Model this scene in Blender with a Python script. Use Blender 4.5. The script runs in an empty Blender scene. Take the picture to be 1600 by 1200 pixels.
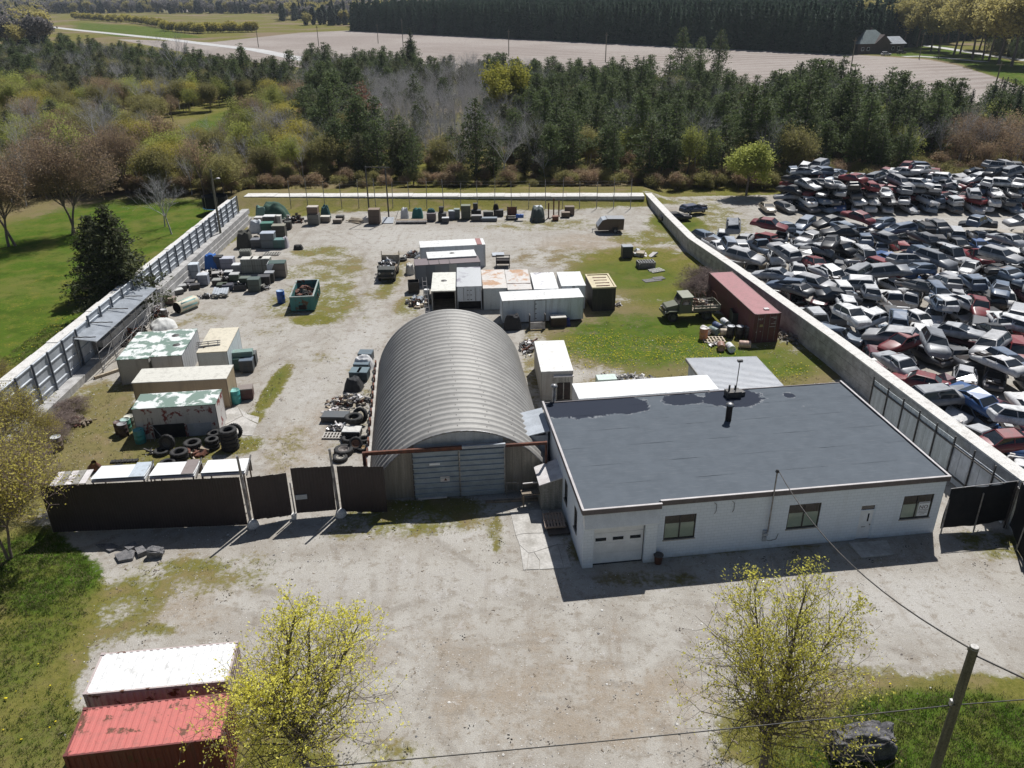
import bpy, math, random
import numpy as np
from mathutils import Vector, Matrix, noise as mnoise

sc = bpy.context.scene
col = sc.collection
R = math.radians
# ------------------------------------------------------------------ camera
F, PITCH, ROLL, CAMH = 1261.9, 0.45518, -0.00836, 29.66      # focal length in photo pixels, tilt, roll, drone height
cp, sp, cr, sr = math.cos(PITCH), math.sin(PITCH), math.cos(ROLL), math.sin(ROLL)
cam = bpy.data.cameras.new('camera'); cam_ob = bpy.data.objects.new('camera', cam); col.objects.link(cam_ob)
up0 = Vector((0, sp, cp)); fwd = Vector((0, cp, -sp)); rt0 = Vector((1, 0, 0))
rt = rt0 * cr + up0 * sr; up = rt0 * -sr + up0 * cr
m = Matrix((rt, up, -fwd)).transposed().to_4x4(); m.translation = (0, 0, CAMH); cam_ob.matrix_world = m
cam.sensor_width = 36; cam.lens = 36 * F / 1600; cam.clip_start = .5; cam.clip_end = 9000
sc.camera = cam_ob
# ------------------------------------------------------------------ light
SUN_AZ = math.atan2(1.10, 2.56); SUN_EL = R(55.0)              # sun stands beyond the yard, a little to the right
w = bpy.data.worlds.new('World'); sc.world = w; w.use_nodes = True
nt = w.node_tree; bg = nt.nodes['Background']; sky = nt.nodes.new('ShaderNodeTexSky')
sky.sky_type = 'NISHITA'; sky.sun_disc = False; sky.sun_elevation = SUN_EL; sky.sun_rotation = SUN_AZ
nt.links.new(sky.outputs[0], bg.inputs[0]); bg.inputs[1].default_value = .05
sun = bpy.data.lights.new('sun', 'SUN'); sun.energy = 5.0; sun.angle = R(.55); sun.color = (1, .985, .955)
sun_ob = bpy.data.objects.new('sun', sun); col.objects.link(sun_ob)
sd = Vector((math.sin(SUN_AZ) * math.cos(SUN_EL), math.cos(SUN_AZ) * math.cos(SUN_EL), math.sin(SUN_EL)))
sun_ob.rotation_euler = sd.to_track_quat('Z', 'Y').to_euler()
vs = sc.view_settings; vs.view_transform = 'Standard'; vs.look = 'None'; vs.gamma = 1; vs.use_curve_mapping = False; vs.exposure = .12
sc.cycles.max_bounces = 5; sc.cycles.diffuse_bounces = 3; sc.cycles.glossy_bounces = 2; sc.cycles.transmission_bounces = 3
sc.cycles.transparent_max_bounces = 6; sc.cycles.caustics_reflective = False; sc.cycles.caustics_refractive = False

# ------------------------------------------------------------------ helpers
def G(px, py, z=0.0):
    """survey: the place at height z that the photograph shows at (px, py), in metres"""
    x = px - 800; y = 600 - py
    x, y = cr * x - sr * y, sr * x + cr * y
    d = Vector((x, F * cp + y * sp, -F * sp + y * cp)); t = (z - CAMH) / d.z
    return Vector((d.x * t, d.y * t, z))
def rng(seed): return random.Random(seed)
def lin(r, g, b): return tuple(((c / 255) / 12.92 if c < 11 else ((c / 255 + .055) / 1.055) ** 2.4) for c in (r, g, b))

def tag(o, label=None, cat=None, group=None, kind=None):
    if label: o['label'] = label
    if cat: o['category'] = cat
    if group: o['group'] = group
    if kind: o['kind'] = kind
    return o
def empty(name, loc, rz=0, label=None, cat=None, group=None):
    o = bpy.data.objects.new(name, None); col.objects.link(o); o.empty_display_size = .3
    o.location = loc; o.rotation_euler = (0, 0, rz); return tag(o, label, cat, group)
class MB:
    """collects boxes, bars, tubes and sheets into one mesh"""
    def __init__(s): s.v = []; s.f = []; s.m = []; s.sm = []
    def add(s, v, f, mi=0, smooth=False):
        n = len(s.v); s.v += [tuple(q) for q in v]; s.f += [tuple(i + n for i in q) for q in f]; s.m += [mi] * len(f); s.sm += [smooth] * len(f); return s
    def box(s, x0, x1, y0, y1, z0, z1, mi=0):
        return s.add([(x0, y0, z0), (x1, y0, z0), (x1, y1, z0), (x0, y1, z0), (x0, y0, z1), (x1, y0, z1), (x1, y1, z1), (x0, y1, z1)],
                     [(3, 2, 1, 0), (4, 5, 6, 7), (0, 1, 5, 4), (1, 2, 6, 5), (2, 3, 7, 6), (3, 0, 4, 7)], mi)
    def rbox(s, c, size, rz=0, mi=0, rx=0, ry=0, taper=1):
        M_ = Matrix.Translation(c) @ Matrix.Rotation(rz, 4, 'Z') @ Matrix.Rotation(ry, 4, 'Y') @ Matrix.Rotation(rx, 4, 'X')
        a, b, d = size[0] / 2, size[1] / 2, size[2] / 2; v = []
        for z in (-d, d):
            k = taper if z > 0 else 1
            for x, y in ((-a, -b), (a, -b), (a, b), (-a, b)): v.append(M_ @ Vector((x * k, y * k, z)))
        return s.add(v, [(3, 2, 1, 0), (4, 5, 6, 7), (0, 1, 5, 4), (1, 2, 6, 5), (2, 3, 7, 6), (3, 0, 4, 7)], mi)
    def cyl(s, p0, p1, r0, r1=None, n=12, mi=0, caps=True, smooth=True):
        p0, p1 = Vector(p0), Vector(p1); r1 = r0 if r1 is None else r1
        d = p1 - p0
        if d.length < 1e-6: return s
        q = d.to_track_quat('Z', 'Y'); ax, ay = q @ Vector((1, 0, 0)), q @ Vector((0, 1, 0)); v = []
        for p, r_ in ((p0, r0), (p1, r1)):
            for i in range(n):
                a = 2 * math.pi * i / n; v.append(p + ax * (math.cos(a) * r_) + ay * (math.sin(a) * r_))
        f = [(i, (i + 1) % n, n + (i + 1) % n, n + i) for i in range(n)]
        s.add(v, f, mi, smooth)
        if caps: s.add(v, [tuple(range(n - 1, -1, -1)), tuple(range(n, 2 * n))], mi)
        return s
    def tube(s, pts, r, n=6, mi=0):
        for a, b in zip(pts[:-1], pts[1:]): s.cyl(a, b, r, n=n, mi=mi, caps=True)
        return s
    def lathe(s, prof, n=20, mi=0, axis='Z', o=(0, 0, 0), smooth=True):
        v = []; o = Vector(o)
        for r_, z in prof:
            for i in range(n):
                a = 2 * math.pi * i / n; c_, s_ = math.cos(a) * r_, math.sin(a) * r_
                v.append(o + Vector({'Z': (c_, s_, z), 'Y': (c_, z, s_), 'X': (z, c_, s_)}[axis]))
        f = [(k * n + i, k * n + (i + 1) % n, (k + 1) * n + (i + 1) % n, (k + 1) * n + i) for k in range(len(prof) - 1) for i in range(n)]
        return s.add(v, f, mi, smooth)
    def prism(s, poly, y0, y1, mi=0, plane='XZ'):
        n = len(poly)
        def P(a, b, y): return (a, y, b) if plane == 'XZ' else ((a, b, y) if plane == 'XY' else (y, a, b))
        v = [P(a, b, y0) for a, b in poly] + [P(a, b, y1) for a, b in poly]
        return s.add(v, [(i, (i + 1) % n, n + (i + 1) % n, n + i) for i in range(n)] + [tuple(range(n - 1, -1, -1)), tuple(range(n, 2 * n))], mi)
    def corr(s, L, Hh, pitch, amp, th=.02, x0=0, y=0, z0=0, mi=0, sharp=True):
        """corrugated sheet standing in XZ, ribs vertical"""
        prof = []; n = max(1, round(L / pitch)); pw = L / n
        for i in range(n):
            for a, b in ((0, 0), (.22, 0), (.38, 1), (.78, 1), (.94, 0)): prof.append((x0 + (i + a) * pw, y - amp * b))
        prof.append((x0 + L, y)); k = len(prof)
        v = [(a, b, z0) for a, b in prof] + [(a, b, z0 + Hh) for a, b in prof] + [(a, b + th, z0) for a, b in prof] + [(a, b + th, z0 + Hh) for a, b in prof]
        f = []
        for i in range(k - 1):
            f += [(i, i + 1, k + i + 1, k + i), (2 * k + i + 1, 2 * k + i, 3 * k + i, 3 * k + i + 1), (k + i, k + i + 1, 3 * k + i + 1, 3 * k + i), (i + 1, i, 2 * k + i, 2 * k + i + 1)]
        f += [(0, k, 3 * k, 2 * k), (k - 1, 3 * k - 1, 4 * k - 1, 2 * k - 1)]
        return s.add(v, f, mi)
    def xf(s, M_, k=0):
        s.v[k:] = [tuple(M_ @ Vector(q)) for q in s.v[k:]]; return s
    def mesh(s, name, mats):
        me = bpy.data.meshes.new(name); me.from_pydata(s.v, [], s.f)
        for q in (mats if isinstance(mats, (list, tuple)) else [mats]): me.materials.append(q)
        me.polygons.foreach_set('material_index', s.m); me.polygons.foreach_set('use_smooth', s.sm); me.update(); return me
    def build(s, name, mats, parent=None, loc=None, rz=None, color=None, bevel=0):
        o = bpy.data.objects.new(name, s.mesh(name, mats)); col.objects.link(o)
        if parent: o.parent = parent
        if loc is not None: o.location = loc
        if rz is not None: o.rotation_euler = (0, 0, rz)
        if color: o.color = (*color, 1)
        if bevel:
            b = o.modifiers.new('bevel', 'BEVEL'); b.width = bevel; b.segments = 2; b.limit_method = 'ANGLE'; b.angle_limit = R(40)
        return o
def kids(o): return [c for c in bpy.data.objects if c.parent == o]
def copy_tree(src, children, loc, rz=0, scale=None, color=None, colored=('body', 'roof', 'door')):
    c = src.copy(); col.objects.link(c); c.location = loc; c.rotation_euler = (0, 0, rz)
    if scale: c.scale = (scale,) * 3 if not isinstance(scale, tuple) else scale
    for ch in children:
        d = ch.copy(); col.objects.link(d); d.parent = c
        if color and ch.name.split('.')[0] in colored: d.color = (*color, 1)
    return c

# ------------------------------------------------------------------ materials
class NT:
    def __init__(s, name):
        s.m = bpy.data.materials.new(name); s.m.use_nodes = True; s.t = s.m.node_tree; s.b = s.t.nodes['Principled BSDF']
    def n(s, typ, **kw):
        q = s.t.nodes.new('ShaderNode' + typ)
        for k, v in kw.items(): setattr(q, k, v)
        return q
    def l(s, a, b): s.t.links.new(a, b)
    def val(s, sock, v):
        if hasattr(v, 'links') or isinstance(v, bpy.types.NodeSocket): s.l(v, sock)
        else: sock.default_value = v
    def math(s, op, a, b=0.0, clamp=False):
        q = s.n('Math', operation=op, use_clamp=clamp); s.val(q.inputs[0], a); s.val(q.inputs[1], b); return q.outputs[0]
    def mix(s, f, a, b, bt='MIX'):
        q = s.n('Mix', data_type='RGBA', blend_type=bt); s.val(q.inputs[0], f)
        for i, v in ((6, a), (7, b)): s.val(q.inputs[i], (*v, 1) if isinstance(v, tuple) and len(v) == 3 else v)
        return q.outputs[2]
    def noise(s, vec, scale, detail=4, rough=.55, dist=0):
        q = s.n('TexNoise'); s.l(vec, q.inputs['Vector']); q.inputs['Scale'].default_value = scale; q.inputs['Detail'].default_value = detail
        q.inputs['Roughness'].default_value = rough; q.inputs['Distortion'].default_value = dist; return q.outputs['Fac']
    def vor(s, vec, scale, out='Distance', feat='F1'):
        q = s.n('TexVoronoi', feature=feat); s.l(vec, q.inputs['Vector']); q.inputs['Scale'].default_value = scale; return q.outputs[out]
    def step(s, v, a, b):
        q = s.n('MapRange', interpolation_type='SMOOTHSTEP'); s.val(q.inputs[0], v); q.inputs[1].default_value = a; q.inputs[2].default_value = b; return q.outputs[0]
    def rangev(s, v, a, b, c, d):
        q = s.n('MapRange'); s.val(q.inputs[0], v); q.inputs[1].default_value = a; q.inputs[2].default_value = b; q.inputs[3].default_value = c; q.inputs[4].default_value = d; return q.outputs[0]
    def attr(s, name):
        q = s.n('Attribute', attribute_name=name); return q.outputs['Fac']
    def scalev(s, vec, sc_, rot=(0, 0, 0)):
        q = s.n('Mapping'); s.l(vec, q.inputs[0]); q.inputs['Scale'].default_value = sc_; q.inputs['Rotation'].default_value = rot; return q.outputs[0]
    def obj(s): return s.n('TexCoord').outputs['Object']
    def pos(s): return s.n('NewGeometry').outputs['Position']
    def bump(s, h, strength=.3, dist=.02):
        q = s.n('Bump'); s.val(q.inputs['Height'], h); q.inputs['Strength'].default_value = strength; q.inputs['Distance'].default_value = dist
        s.l(q.outputs[0], s.b.inputs['Normal'])
    def fin(s, c, rough=.7, metal=0, spec=None):
        s.val(s.b.inputs['Base Color'], (*c, 1) if isinstance(c, tuple) else c); s.val(s.b.inputs['Roughness'], rough); s.b.inputs['Metallic'].default_value = metal
        if spec is not None: s.b.inputs['Specular IOR Level'].default_value = spec
        return s.m
M = {}
def mk(name, c, c2=None, scale=2.0, lo=.35, hi=.65, rough=.7, metal=0, bump=0, bscale=30, stretch=(1, 1, 1), fine=.18, world=True, spec=None):
    t = NT(name); v = t.pos() if world else t.obj(); vs_ = t.scalev(v, stretch)
    base = t.mix(t.step(t.noise(vs_, scale, 5, .6), lo, hi), c, c2 or tuple(x * .7 for x in c))
    f = t.rangev(t.noise(v, scale * 9, 3), .3, .7, 1 - fine, 1 + fine)
    q = t.n('Mix', data_type='RGBA', blend_type='MULTIPLY'); q.inputs[0].default_value = 1; t.l(base, q.inputs[6])
    cc = t.n('CombineColor'); [t.l(f, cc.inputs[i]) for i in range(3)]; t.l(cc.outputs[0], q.inputs[7])
    if bump: t.bump(t.noise(v, bscale, 4), bump, .02)
    M[name] = t.fin(q.outputs[2], rough, metal, spec); return M[name]
def mk_paint(name, rough=.55, dirt=.45, patch=None, pscale=1.2, lo=.5, hi=.56, metal=0, streak=(1, 1, .12), bump=.05, dirtcol=(.12, .10, .08)):
    """takes the object's own colour; grime in streaks, optional peeled patches"""
    t = NT(name); v = t.pos(); oi = t.n('ObjectInfo').outputs['Color']
    d = t.step(t.noise(t.scalev(v, streak), 2.6, 5, .65), .45, .8); d2 = t.noise(v, 14, 4, .6)
    base = t.mix(t.math('MULTIPLY', d, dirt), oi, dirtcol)
    base = t.mix(t.rangev(d2, .35, .75, 0, dirt * .55), base, dirtcol)
    if patch:
        base = t.mix(t.step(t.math('ADD', t.noise(v, pscale, 6, .62, .4), t.math('MULTIPLY', t.math('SUBTRACT', d2, .5), .12)), lo, hi), base, patch)
    t.bump(d2, bump, .01)
    M[name] = t.fin(base, rough, metal); return M[name]
mk_paint('paint'); mk_paint('paint_clean', dirt=.22, rough=.45); mk_paint('car_paint', rough=.38, dirt=.5, patch=(.16, .09, .06), pscale=1.1, lo=.62, hi=.70, streak=(1, 1, 1), bump=.12)
mk_paint('fabric', rough=.9, dirt=.3, bump=.3, streak=(1, 1, 1)); mk_paint('plastic', rough=.5, dirt=.25, streak=(1, 1, 1))
mk_paint('roof_green', patch=(.17, .24, .20), pscale=.85, lo=.47, hi=.53, dirt=.15, streak=(1, 1, 1))
mk_paint('roof_rust', patch=(.42, .24, .13), pscale=.7, lo=.5, hi=.62, dirt=.3, streak=(1, 1, 1))
mk_paint('roof_stain', patch=(.22, .20, .24), pscale=.55, lo=.56, hi=.66, dirt=.12, streak=(1, .3, 1))
mk_paint('wall_peel', patch=(.20, .045, .04), pscale=1.05, lo=.55, hi=.58, dirt=.3)
mk_paint('rusty_paint', patch=(.13, .055, .03), pscale=1.6, lo=.56, hi=.64, dirt=.35)
mk('concrete', (.47, .45, .42), (.33, .31, .28), .8, rough=.9, bump=.25, bscale=25, fine=.15)
mk('pale_panel', (.50, .54, .55), (.38, .41, .41), 1.2, rough=.7, stretch=(3, 3, .25), fine=.12)
mk('block', (.44, .43, .42), (.30, .29, .28), 1.3, rough=.92, bump=.3, bscale=18, fine=.2)
mk('cap', (.62, .60, .57), (.40, .38, .35), 1.6, .5, .75, rough=.9, bump=.2, bscale=12, fine=.25)
mk('wood', (.27, .22, .16), (.17, .13, .10), 1.2, rough=.85, bump=.3, bscale=30, stretch=(1, 1, .15), fine=.3)
mk('pale_wood', (.50, .43, .33), (.33, .27, .2), 2, rough=.85, bump=.2, fine=.25)
mk('grey_wood', (.30, .29, .26), (.20, .19, .17), 1.5, rough=.9, stretch=(4, 4, .3), bump=.3, fine=.25)
mk('rust', (.16, .06, .035), (.08, .035, .025), 3, rough=.85, bump=.3, fine=.3)
mk('rubber', (.018, .018, .019), (.035, .033, .031), 5, rough=.8, bump=.3, bscale=60, fine=.3)
mk('galv', (.44, .47, .51), (.34, .365, .395), 1.1, rough=.5, metal=.1, bump=.04, fine=.08)
mk('hut_metal', (.33, .318, .298), (.265, .255, .24), .5, .3, .75, rough=.60, metal=.12, bump=.05, bscale=8, fine=.07)
mk('steel', (.33, .33, .34), (.2, .19, .18), 4, rough=.45, metal=.6, fine=.15)
mk('dark_steel', (.05, .05, .055), (.09, .08, .07), 4, rough=.6, metal=.2)
mk('black_cloth', (.008, .008, .010), (.014, .014, .016), 2, rough=.95, bump=.2)
mk('brown_sheet', (.034, .023, .024), (.027, .019, .020), 1.2, rough=.6, fine=.1)
mk('stone', (.20, .19, .19), (.10, .10, .105), 3, rough=.95, bump=.6, bscale=9, fine=.4)
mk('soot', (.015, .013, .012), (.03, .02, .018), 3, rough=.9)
mk('white_board', (.80, .82, .84), (.72, .74, .76), 2, rough=.5, fine=.05)
mk('bark', (.20, .165, .145), (.12, .10, .09), 6, rough=.95, bump=.5, bscale=25, fine=.3)
mk('grey_bark', (.50, .48, .485), (.36, .345, .35), 4, rough=.95, fine=.3)
mk('brown_twig', (.24, .18, .16), (.17, .13, .115), 4, rough=.95, fine=.3)
def mk_glass():
    t = NT('glass'); t.b.inputs['Base Color'].default_value = (.02, .025, .03, 1); t.b.inputs['Roughness'].default_value = .06
    t.b.inputs['Specular IOR Level'].default_value = .8; M['glass'] = t.m
    t = NT('pane'); tr = t.n('BsdfTransparent'); gl = t.n('BsdfGlossy'); gl.inputs['Roughness'].default_value = .04; mx = t.n('MixShader')
    fr = t.n('Fresnel'); fr.inputs[0].default_value = 1.5; t.l(fr.outputs[0], mx.inputs[0]); t.l(tr.outputs[0], mx.inputs[1]); t.l(gl.outputs[0], mx.inputs[2])
    tr.inputs[0].default_value = (.8, .86, .84, 1); t.l(mx.outputs[0], t.t.nodes['Material Output'].inputs[0]); M['pane'] = t.m
mk_glass()
def mk_leaf(name, c, c2, trans=.35, rough=.7, hueobj=True):
    t = NT(name); v = t.pos(); oi = t.n('ObjectInfo').outputs['Random']
    base = t.mix(t.step(t.noise(v, .9, 3), .3, .7), c, c2)
    f = t.math('MULTIPLY', t.rangev(t.noise(v, 7, 2), .3, .7, .7, 1.3), t.rangev(oi, 0, 1, .78, 1.22))
    cc = t.n('CombineColor'); [t.l(f, cc.inputs[i]) for i in range(3)]
    base = t.mix(1.0, base, cc.outputs[0], 'MULTIPLY'); t.fin(base, rough, 0, .2)
    tl = t.n('BsdfTranslucent'); t.l(base, tl.inputs[0]); mx = t.n('MixShader'); mx.inputs[0].default_value = trans
    t.l(t.b.outputs[0], mx.inputs[1]); t.l(tl.outputs[0], mx.inputs[2]); t.l(mx.outputs[0], t.t.nodes['Material Output'].inputs[0])
    M[name] = t.m
mk_leaf('pine', (.085, .120, .048), (.125, .158, .056), .35); mk_leaf('spruce', (.045, .068, .042), (.062, .085, .046), .25)
mk_leaf('cedar', (.13, .145, .058), (.10, .115, .052), .35); mk_leaf('plantation', (.050, .088, .056), (.070, .112, .062), .25)
mk_leaf('bud', (.80, .74, .16), (.72, .70, .15), .6); mk_leaf('budgreen', (.38, .40, .10), (.31, .34, .09), .45)
mk_leaf('darkcedar', (.070, .080, .032), (.052, .062, .028), .25); mk_leaf('willow', (.33, .33, .06), (.38, .35, .07), .4); mk_leaf('budred', (.35, .24, .16), (.30, .23, .13), .4)
mk_leaf('olive', (.31, .29, .10), (.26, .235, .10), .4); mk_leaf('yellow', (.46, .40, .085), (.38, .34, .09), .45)
mk_leaf('blade', (.080, .135, .022), (.125, .165, .034), .4); mk_leaf('blade_dry', (.34, .28, .16), (.24, .23, .10), .35); mk_leaf('petal', (.72, .60, .03), (.62, .52, .03), .2)
mk_leaf('redleaf', (.28, .13, .09), (.22, .12, .08), .3)
mk_leaf('farpine', (.065, .088, .066), (.085, .105, .07), .2); mk_leaf('farbud', (.44, .38, .13), (.36, .32, .13), .45); mk_leaf('fargrey', (.24, .22, .215), (.20, .185, .18), .3)
# ------------------------------------------------------------------ ground sheet (one mesh out to the horizon)
def axis(fine0, fine1, step, far0, far1, mid=3.5, midlen=300):
    a = list(np.arange(fine0, fine1 + .01, step))
    x = fine1; s_ = step
    while x < far1:
        s_ = min(s_ * 1.25, mid) if x - fine1 < midlen else s_ * 1.12
        x += s_; a.append(x)
    x = fine0; s_ = step; b = []
    while x > far0:
        s_ = min(s_ * 1.25, mid) if fine0 - x < midlen else s_ * 1.12
        x -= s_; b.append(x)
    return np.array(b[::-1] + a)
XS = axis(-46, 46, .45, -3500, 3500); YS = axis(16, 134, .45, -60, 6000, 3.5, 650)
GX, GY = np.meshgrid(XS, YS)
def sm(x): x = np.clip(x, 0, 1); return x * x * (3 - 2 * x)
def in_poly(X, Y, poly):
    r_ = np.zeros(X.shape, bool); n = len(poly)
    for i in range(n):
        x0, y0 = poly[i]; x1, y1 = poly[(i + 1) % n]
        c = ((y0 > Y) != (y1 > Y))
        with np.errstate(divide='ignore', invalid='ignore'): r_ ^= c & (X < (x1 - x0) * (Y - y0) / (y1 - y0 + 1e-12) + x0)
    return r_
def dist_poly(X, Y, poly):
    d = np.full(X.shape, 1e9); n = len(poly)
    for i in range(n):
        x0, y0 = poly[i]; x1, y1 = poly[(i + 1) % n]; dx, dy = x1 - x0, y1 - y0
        t = np.clip(((X - x0) * dx + (Y - y0) * dy) / (dx * dx + dy * dy + 1e-9), 0, 1)
        d = np.minimum(d, np.hypot(X - x0 - t * dx, Y - y0 - t * dy))
    return np.where(in_poly(X, Y, poly), d, -d)
def polymask(poly, soft): return sm(dist_poly(GX, GY, poly) / (2 * soft) + .5)
def pp(lst, z=0): return [tuple(G(x, y, z)[:2]) for x, y in lst]
def blob(cx, cy, rx, ry, pw=1.0):
    c = G(cx, cy); a = G(cx, cy - ry); b = G(cx, cy + ry); e = G(cx + rx, cy)
    ry_ = abs(a.y - b.y) / 2; rx_ = abs(e.x - c.x); q = np.hypot((GX - c.x) / rx_, (GY - c.y) / ry_)
    return pw * sm(1.5 - q)
yard = [(-36.2, 41.8), (-37.2, 70), (-37.5, 112), (-40, 121), (21, 121), (21.5, 92), (27, 62), (30.5, 39.5), (25, 38)]
scrap = [(30.2, 40.5), (28.8, 49.3), (26.7, 62), (20.8, 92), (20.6, 127), (120, 131), (120, 40), (60, 38)]
lot = pp([(80, 825), (130, 860), (170, 900), (150, 990), (120, 1080), (130, 1130), (330, 1110), (420, 1140), (520, 1185), (560, 1300), (1180, 1300), (1190, 1190), (1210, 1110), (1290, 1085), (1390, 1060),
          (1480, 1052), (1700, 1060), (1750, 880), (1600, 850), (1450, 838), (900, 880), (840, 760), (600, 800)])
gravel = np.maximum.reduce([polymask(yard, 1.2), polymask(scrap, 1.0), polymask(lot, .9)])
grass = np.zeros(GX.shape); lush = np.zeros(GX.shape); dand = np.zeros(GX.shape)
for q in [(1010, 425, 120, 40, 1.15), (1010, 520, 160, 55, 1.3), (1150, 575, 160, 34, 1.3), (905, 520, 45, 40, .8), (1060, 350, 50, 18, .9), (1030, 372, 90, 14, .6), (960, 405, 140, 18, .55), (850, 405, 60, 14, .45),
          (500, 395, 55, 12, .55), (470, 425, 70, 14, .45), (525, 455, 30, 40, .55), (490, 500, 40, 10, .8), (432, 600, 16, 34, .95), (418, 622, 14, 22, .95), (400, 650, 16, 16, .7), (612, 432, 22, 38, .6), (640, 478, 26, 20, .55),
          (580, 470, 20, 40, .4), (375, 695, 38, 16, .8), (130, 650, 85, 60, .8), (230, 705, 130, 40, .8), (110, 700, 70, 50, .9), (60, 760, 60, 60, .9), (560, 640, 40, 90, .35), (450, 700, 40, 40, .4), (280, 620, 60, 30, .3), (460, 470, 50, 30, .5), (520, 480, 40, 30, .6), (330, 900, 130, 40, .45), (640, 810, 130, 30, .6), (200, 940, 70, 70, .6), (520, 420, 60, 30, .5), (760, 520, 40, 20, .5), (850, 350, 120, 12, .45), (630, 560, 30, 60, .3), (350, 372, 22, 30, .95), (300, 395, 20, 14, .5), (700, 318, 350, 11, 1.2), (450, 325, 90, 16, .9),
          (300, 500, 70, 14, .35), (400, 475, 60, 12, .35), (420, 510, 70, 20, .3), (560, 585, 30, 14, .4), (505, 560, 40, 12, .35), (830, 560, 18, 70, .5), (980, 600, 80, 14, .5), (1240, 560, 60, 40, .7), (690, 790, 110, 14, .75),
          (775, 835, 14, 34, .75), (300, 885, 80, 16, .6), (250, 930, 60, 14, .35), (240, 985, 40, 16, .6), (545, 830, 60, 14, .45), (1545, 850, 50, 26, .6), (1010, 905, 100, 14, .5), (1300, 870, 110, 12, .3), (1120, 340, 50, 40, .5),
          (400, 1150, 130, 40, .55), (620, 1190, 80, 40, .45), (1200, 1150, 90, 60, .85), (1340, 1050, 90, 16, .55), (870, 400, 90, 20, .35), (770, 340, 120, 10, .3), (560, 415, 50, 8, .35), (640, 520, 20, 30, .35)]:
    grass = np.maximum(grass, blob(*q))
for q in [(60, 400, 180, 110, 1), (230, 355, 110, 50, 1), (60, 520, 140, 50, .75), (100, 900, 70, 60, 1), (40, 880, 90, 60, .9), (50, 1000, 70, 120, .55), (60, 1150, 80, 90, .45), (1480, 1130, 170, 55, 1.05), (1450, 1210, 250, 60, 1), (360, 190, 60, 30, .9),
          (1180, 565, 120, 28, .72), (1080, 465, 120, 20, .52), (1000, 530, 155, 48, .72), (980, 430, 100, 28, .58), (1060, 350, 50, 16, .6), (350, 372, 20, 26, .6), (330, 220, 50, 40, .6), (1230, 1170, 80, 40, .5), (405, 170, 30, 20, .8), (430, 600, 14, 34, .5), (1010, 345, 60, 14, .4)]:
    lush = np.maximum(lush, blob(*q))
for q in [(950, 545, 80, 30, 1.0), (1060, 545, 80, 24, 1.0), (1190, 580, 90, 16, .8), (900, 570, 40, 20, .6), (60, 480, 140, 90, .55), (1330, 1060, 100, 16, .4), (40, 1100, 100, 120, .35), (1545, 127, 45, 9, 1.0), (1480, 104, 40, 4, .8)]:
    dand = np.maximum(dand, blob(*q))
grass = np.clip(np.maximum(grass, 1 - gravel), 0, 1.2)
FIELD = pp([(180, 61), (330, 66), (470, 51), (548, 47.5), (700, 53), (900, 62), (1100, 72), (1345, 86), (1450, 93), (1500, 103), (1560, 122), (1625, 145), (1640, 180), (1500, 190), (1100, 150), (600, 120), (330, 90)])
field = polymask(FIELD, 3)
FIELD2 = pp([(250, 12), (500, 7), (560, 3), (560, 6), (480, 12), (260, 20)]); field = np.maximum(field, polymask(FIELD2, 8))
FARM = pp([(1240, 80), (1345, 84), (1450, 91), (1500, 100), (1570, 125), (1640, 150), (1700, 140), (1600, 100), (1480, 72), (1400, 66), (1300, 66)])
lush = np.maximum(lush, polymask(FARM, 5)); lush = np.maximum(lush, .7 * polymask(pp([(110, 33), (240, 42), (330, 60), (180, 58), (110, 45)]), 6))
dirt = np.clip(np.maximum.reduce([blob(700, 1000, 320, 60, .5), blob(900, 1100, 260, 90, .7), blob(470, 690, 60, 70, .7), blob(560, 540, 70, 40, .5), blob(640, 420, 40, 60, .6), blob(930, 380, 120, 18, .8), blob(1050, 400, 80, 20, .7), blob(280, 930, 120, 60, .7)]), 0, 1)
pale = np.clip(np.maximum.reduce([blob(700, 370, 190, 26, .8), blob(560, 545, 50, 60, .8), blob(480, 620, 40, 50, .6), blob(640, 905, 260, 40, .6), blob(1450, 940, 170, 60, .8), blob(330, 530, 70, 40, .6), blob(420, 520, 90, 30, .5), blob(720, 830, 50, 26, .8), blob(1450, 350, 260, 12, .9)]), 0, 1)
def relief(X, Y):
    z = np.zeros(X.shape)
    z += 1.0 * sm((Y - 121) / 5) * sm((134 - Y) / 4 ) * sm((X + 46) / 4) * sm((25 - X) / 4)          # grassy bank under the back wall
    far = np.clip((Y - 900) / 1500, 0, 3)
    z += far * 1.6 * (1 + .6 * np.sin(X / 420 + 1.0))
    return z
GZ = relief(GX, GY)
rngn = np.random.default_rng(4)
near = (GY < 134) & (np.abs(GX) < 46)
GZ = GZ + np.where(near & (gravel < .5), rngn.normal(0, .012, GX.shape), np.where(near, rngn.normal(0, .004, GX.shape), 0))
ny, nx = GX.shape
gv = np.stack([GX.ravel(), GY.ravel(), GZ.ravel()], 1)
i0 = (np.arange(ny - 1)[:, None] * nx + np.arange(nx - 1)[None, :]).ravel()
gf = np.stack([i0, i0 + 1, i0 + nx + 1, i0 + nx], 1)
def np_mesh(name, v, f, mats):
    me = bpy.data.meshes.new(name); k = f.shape[1]
    me.vertices.add(len(v)); me.vertices.foreach_set('co', np.asarray(v, np.float32).ravel())
    me.loops.add(f.size); me.loops.foreach_set('vertex_index', f.astype(np.int32).ravel())
    me.polygons.add(len(f)); me.polygons.foreach_set('loop_start', np.arange(0, f.size, k, dtype=np.int32))
    for q in mats: me.materials.append(q)
    me.update(calc_edges=True); return me
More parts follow.
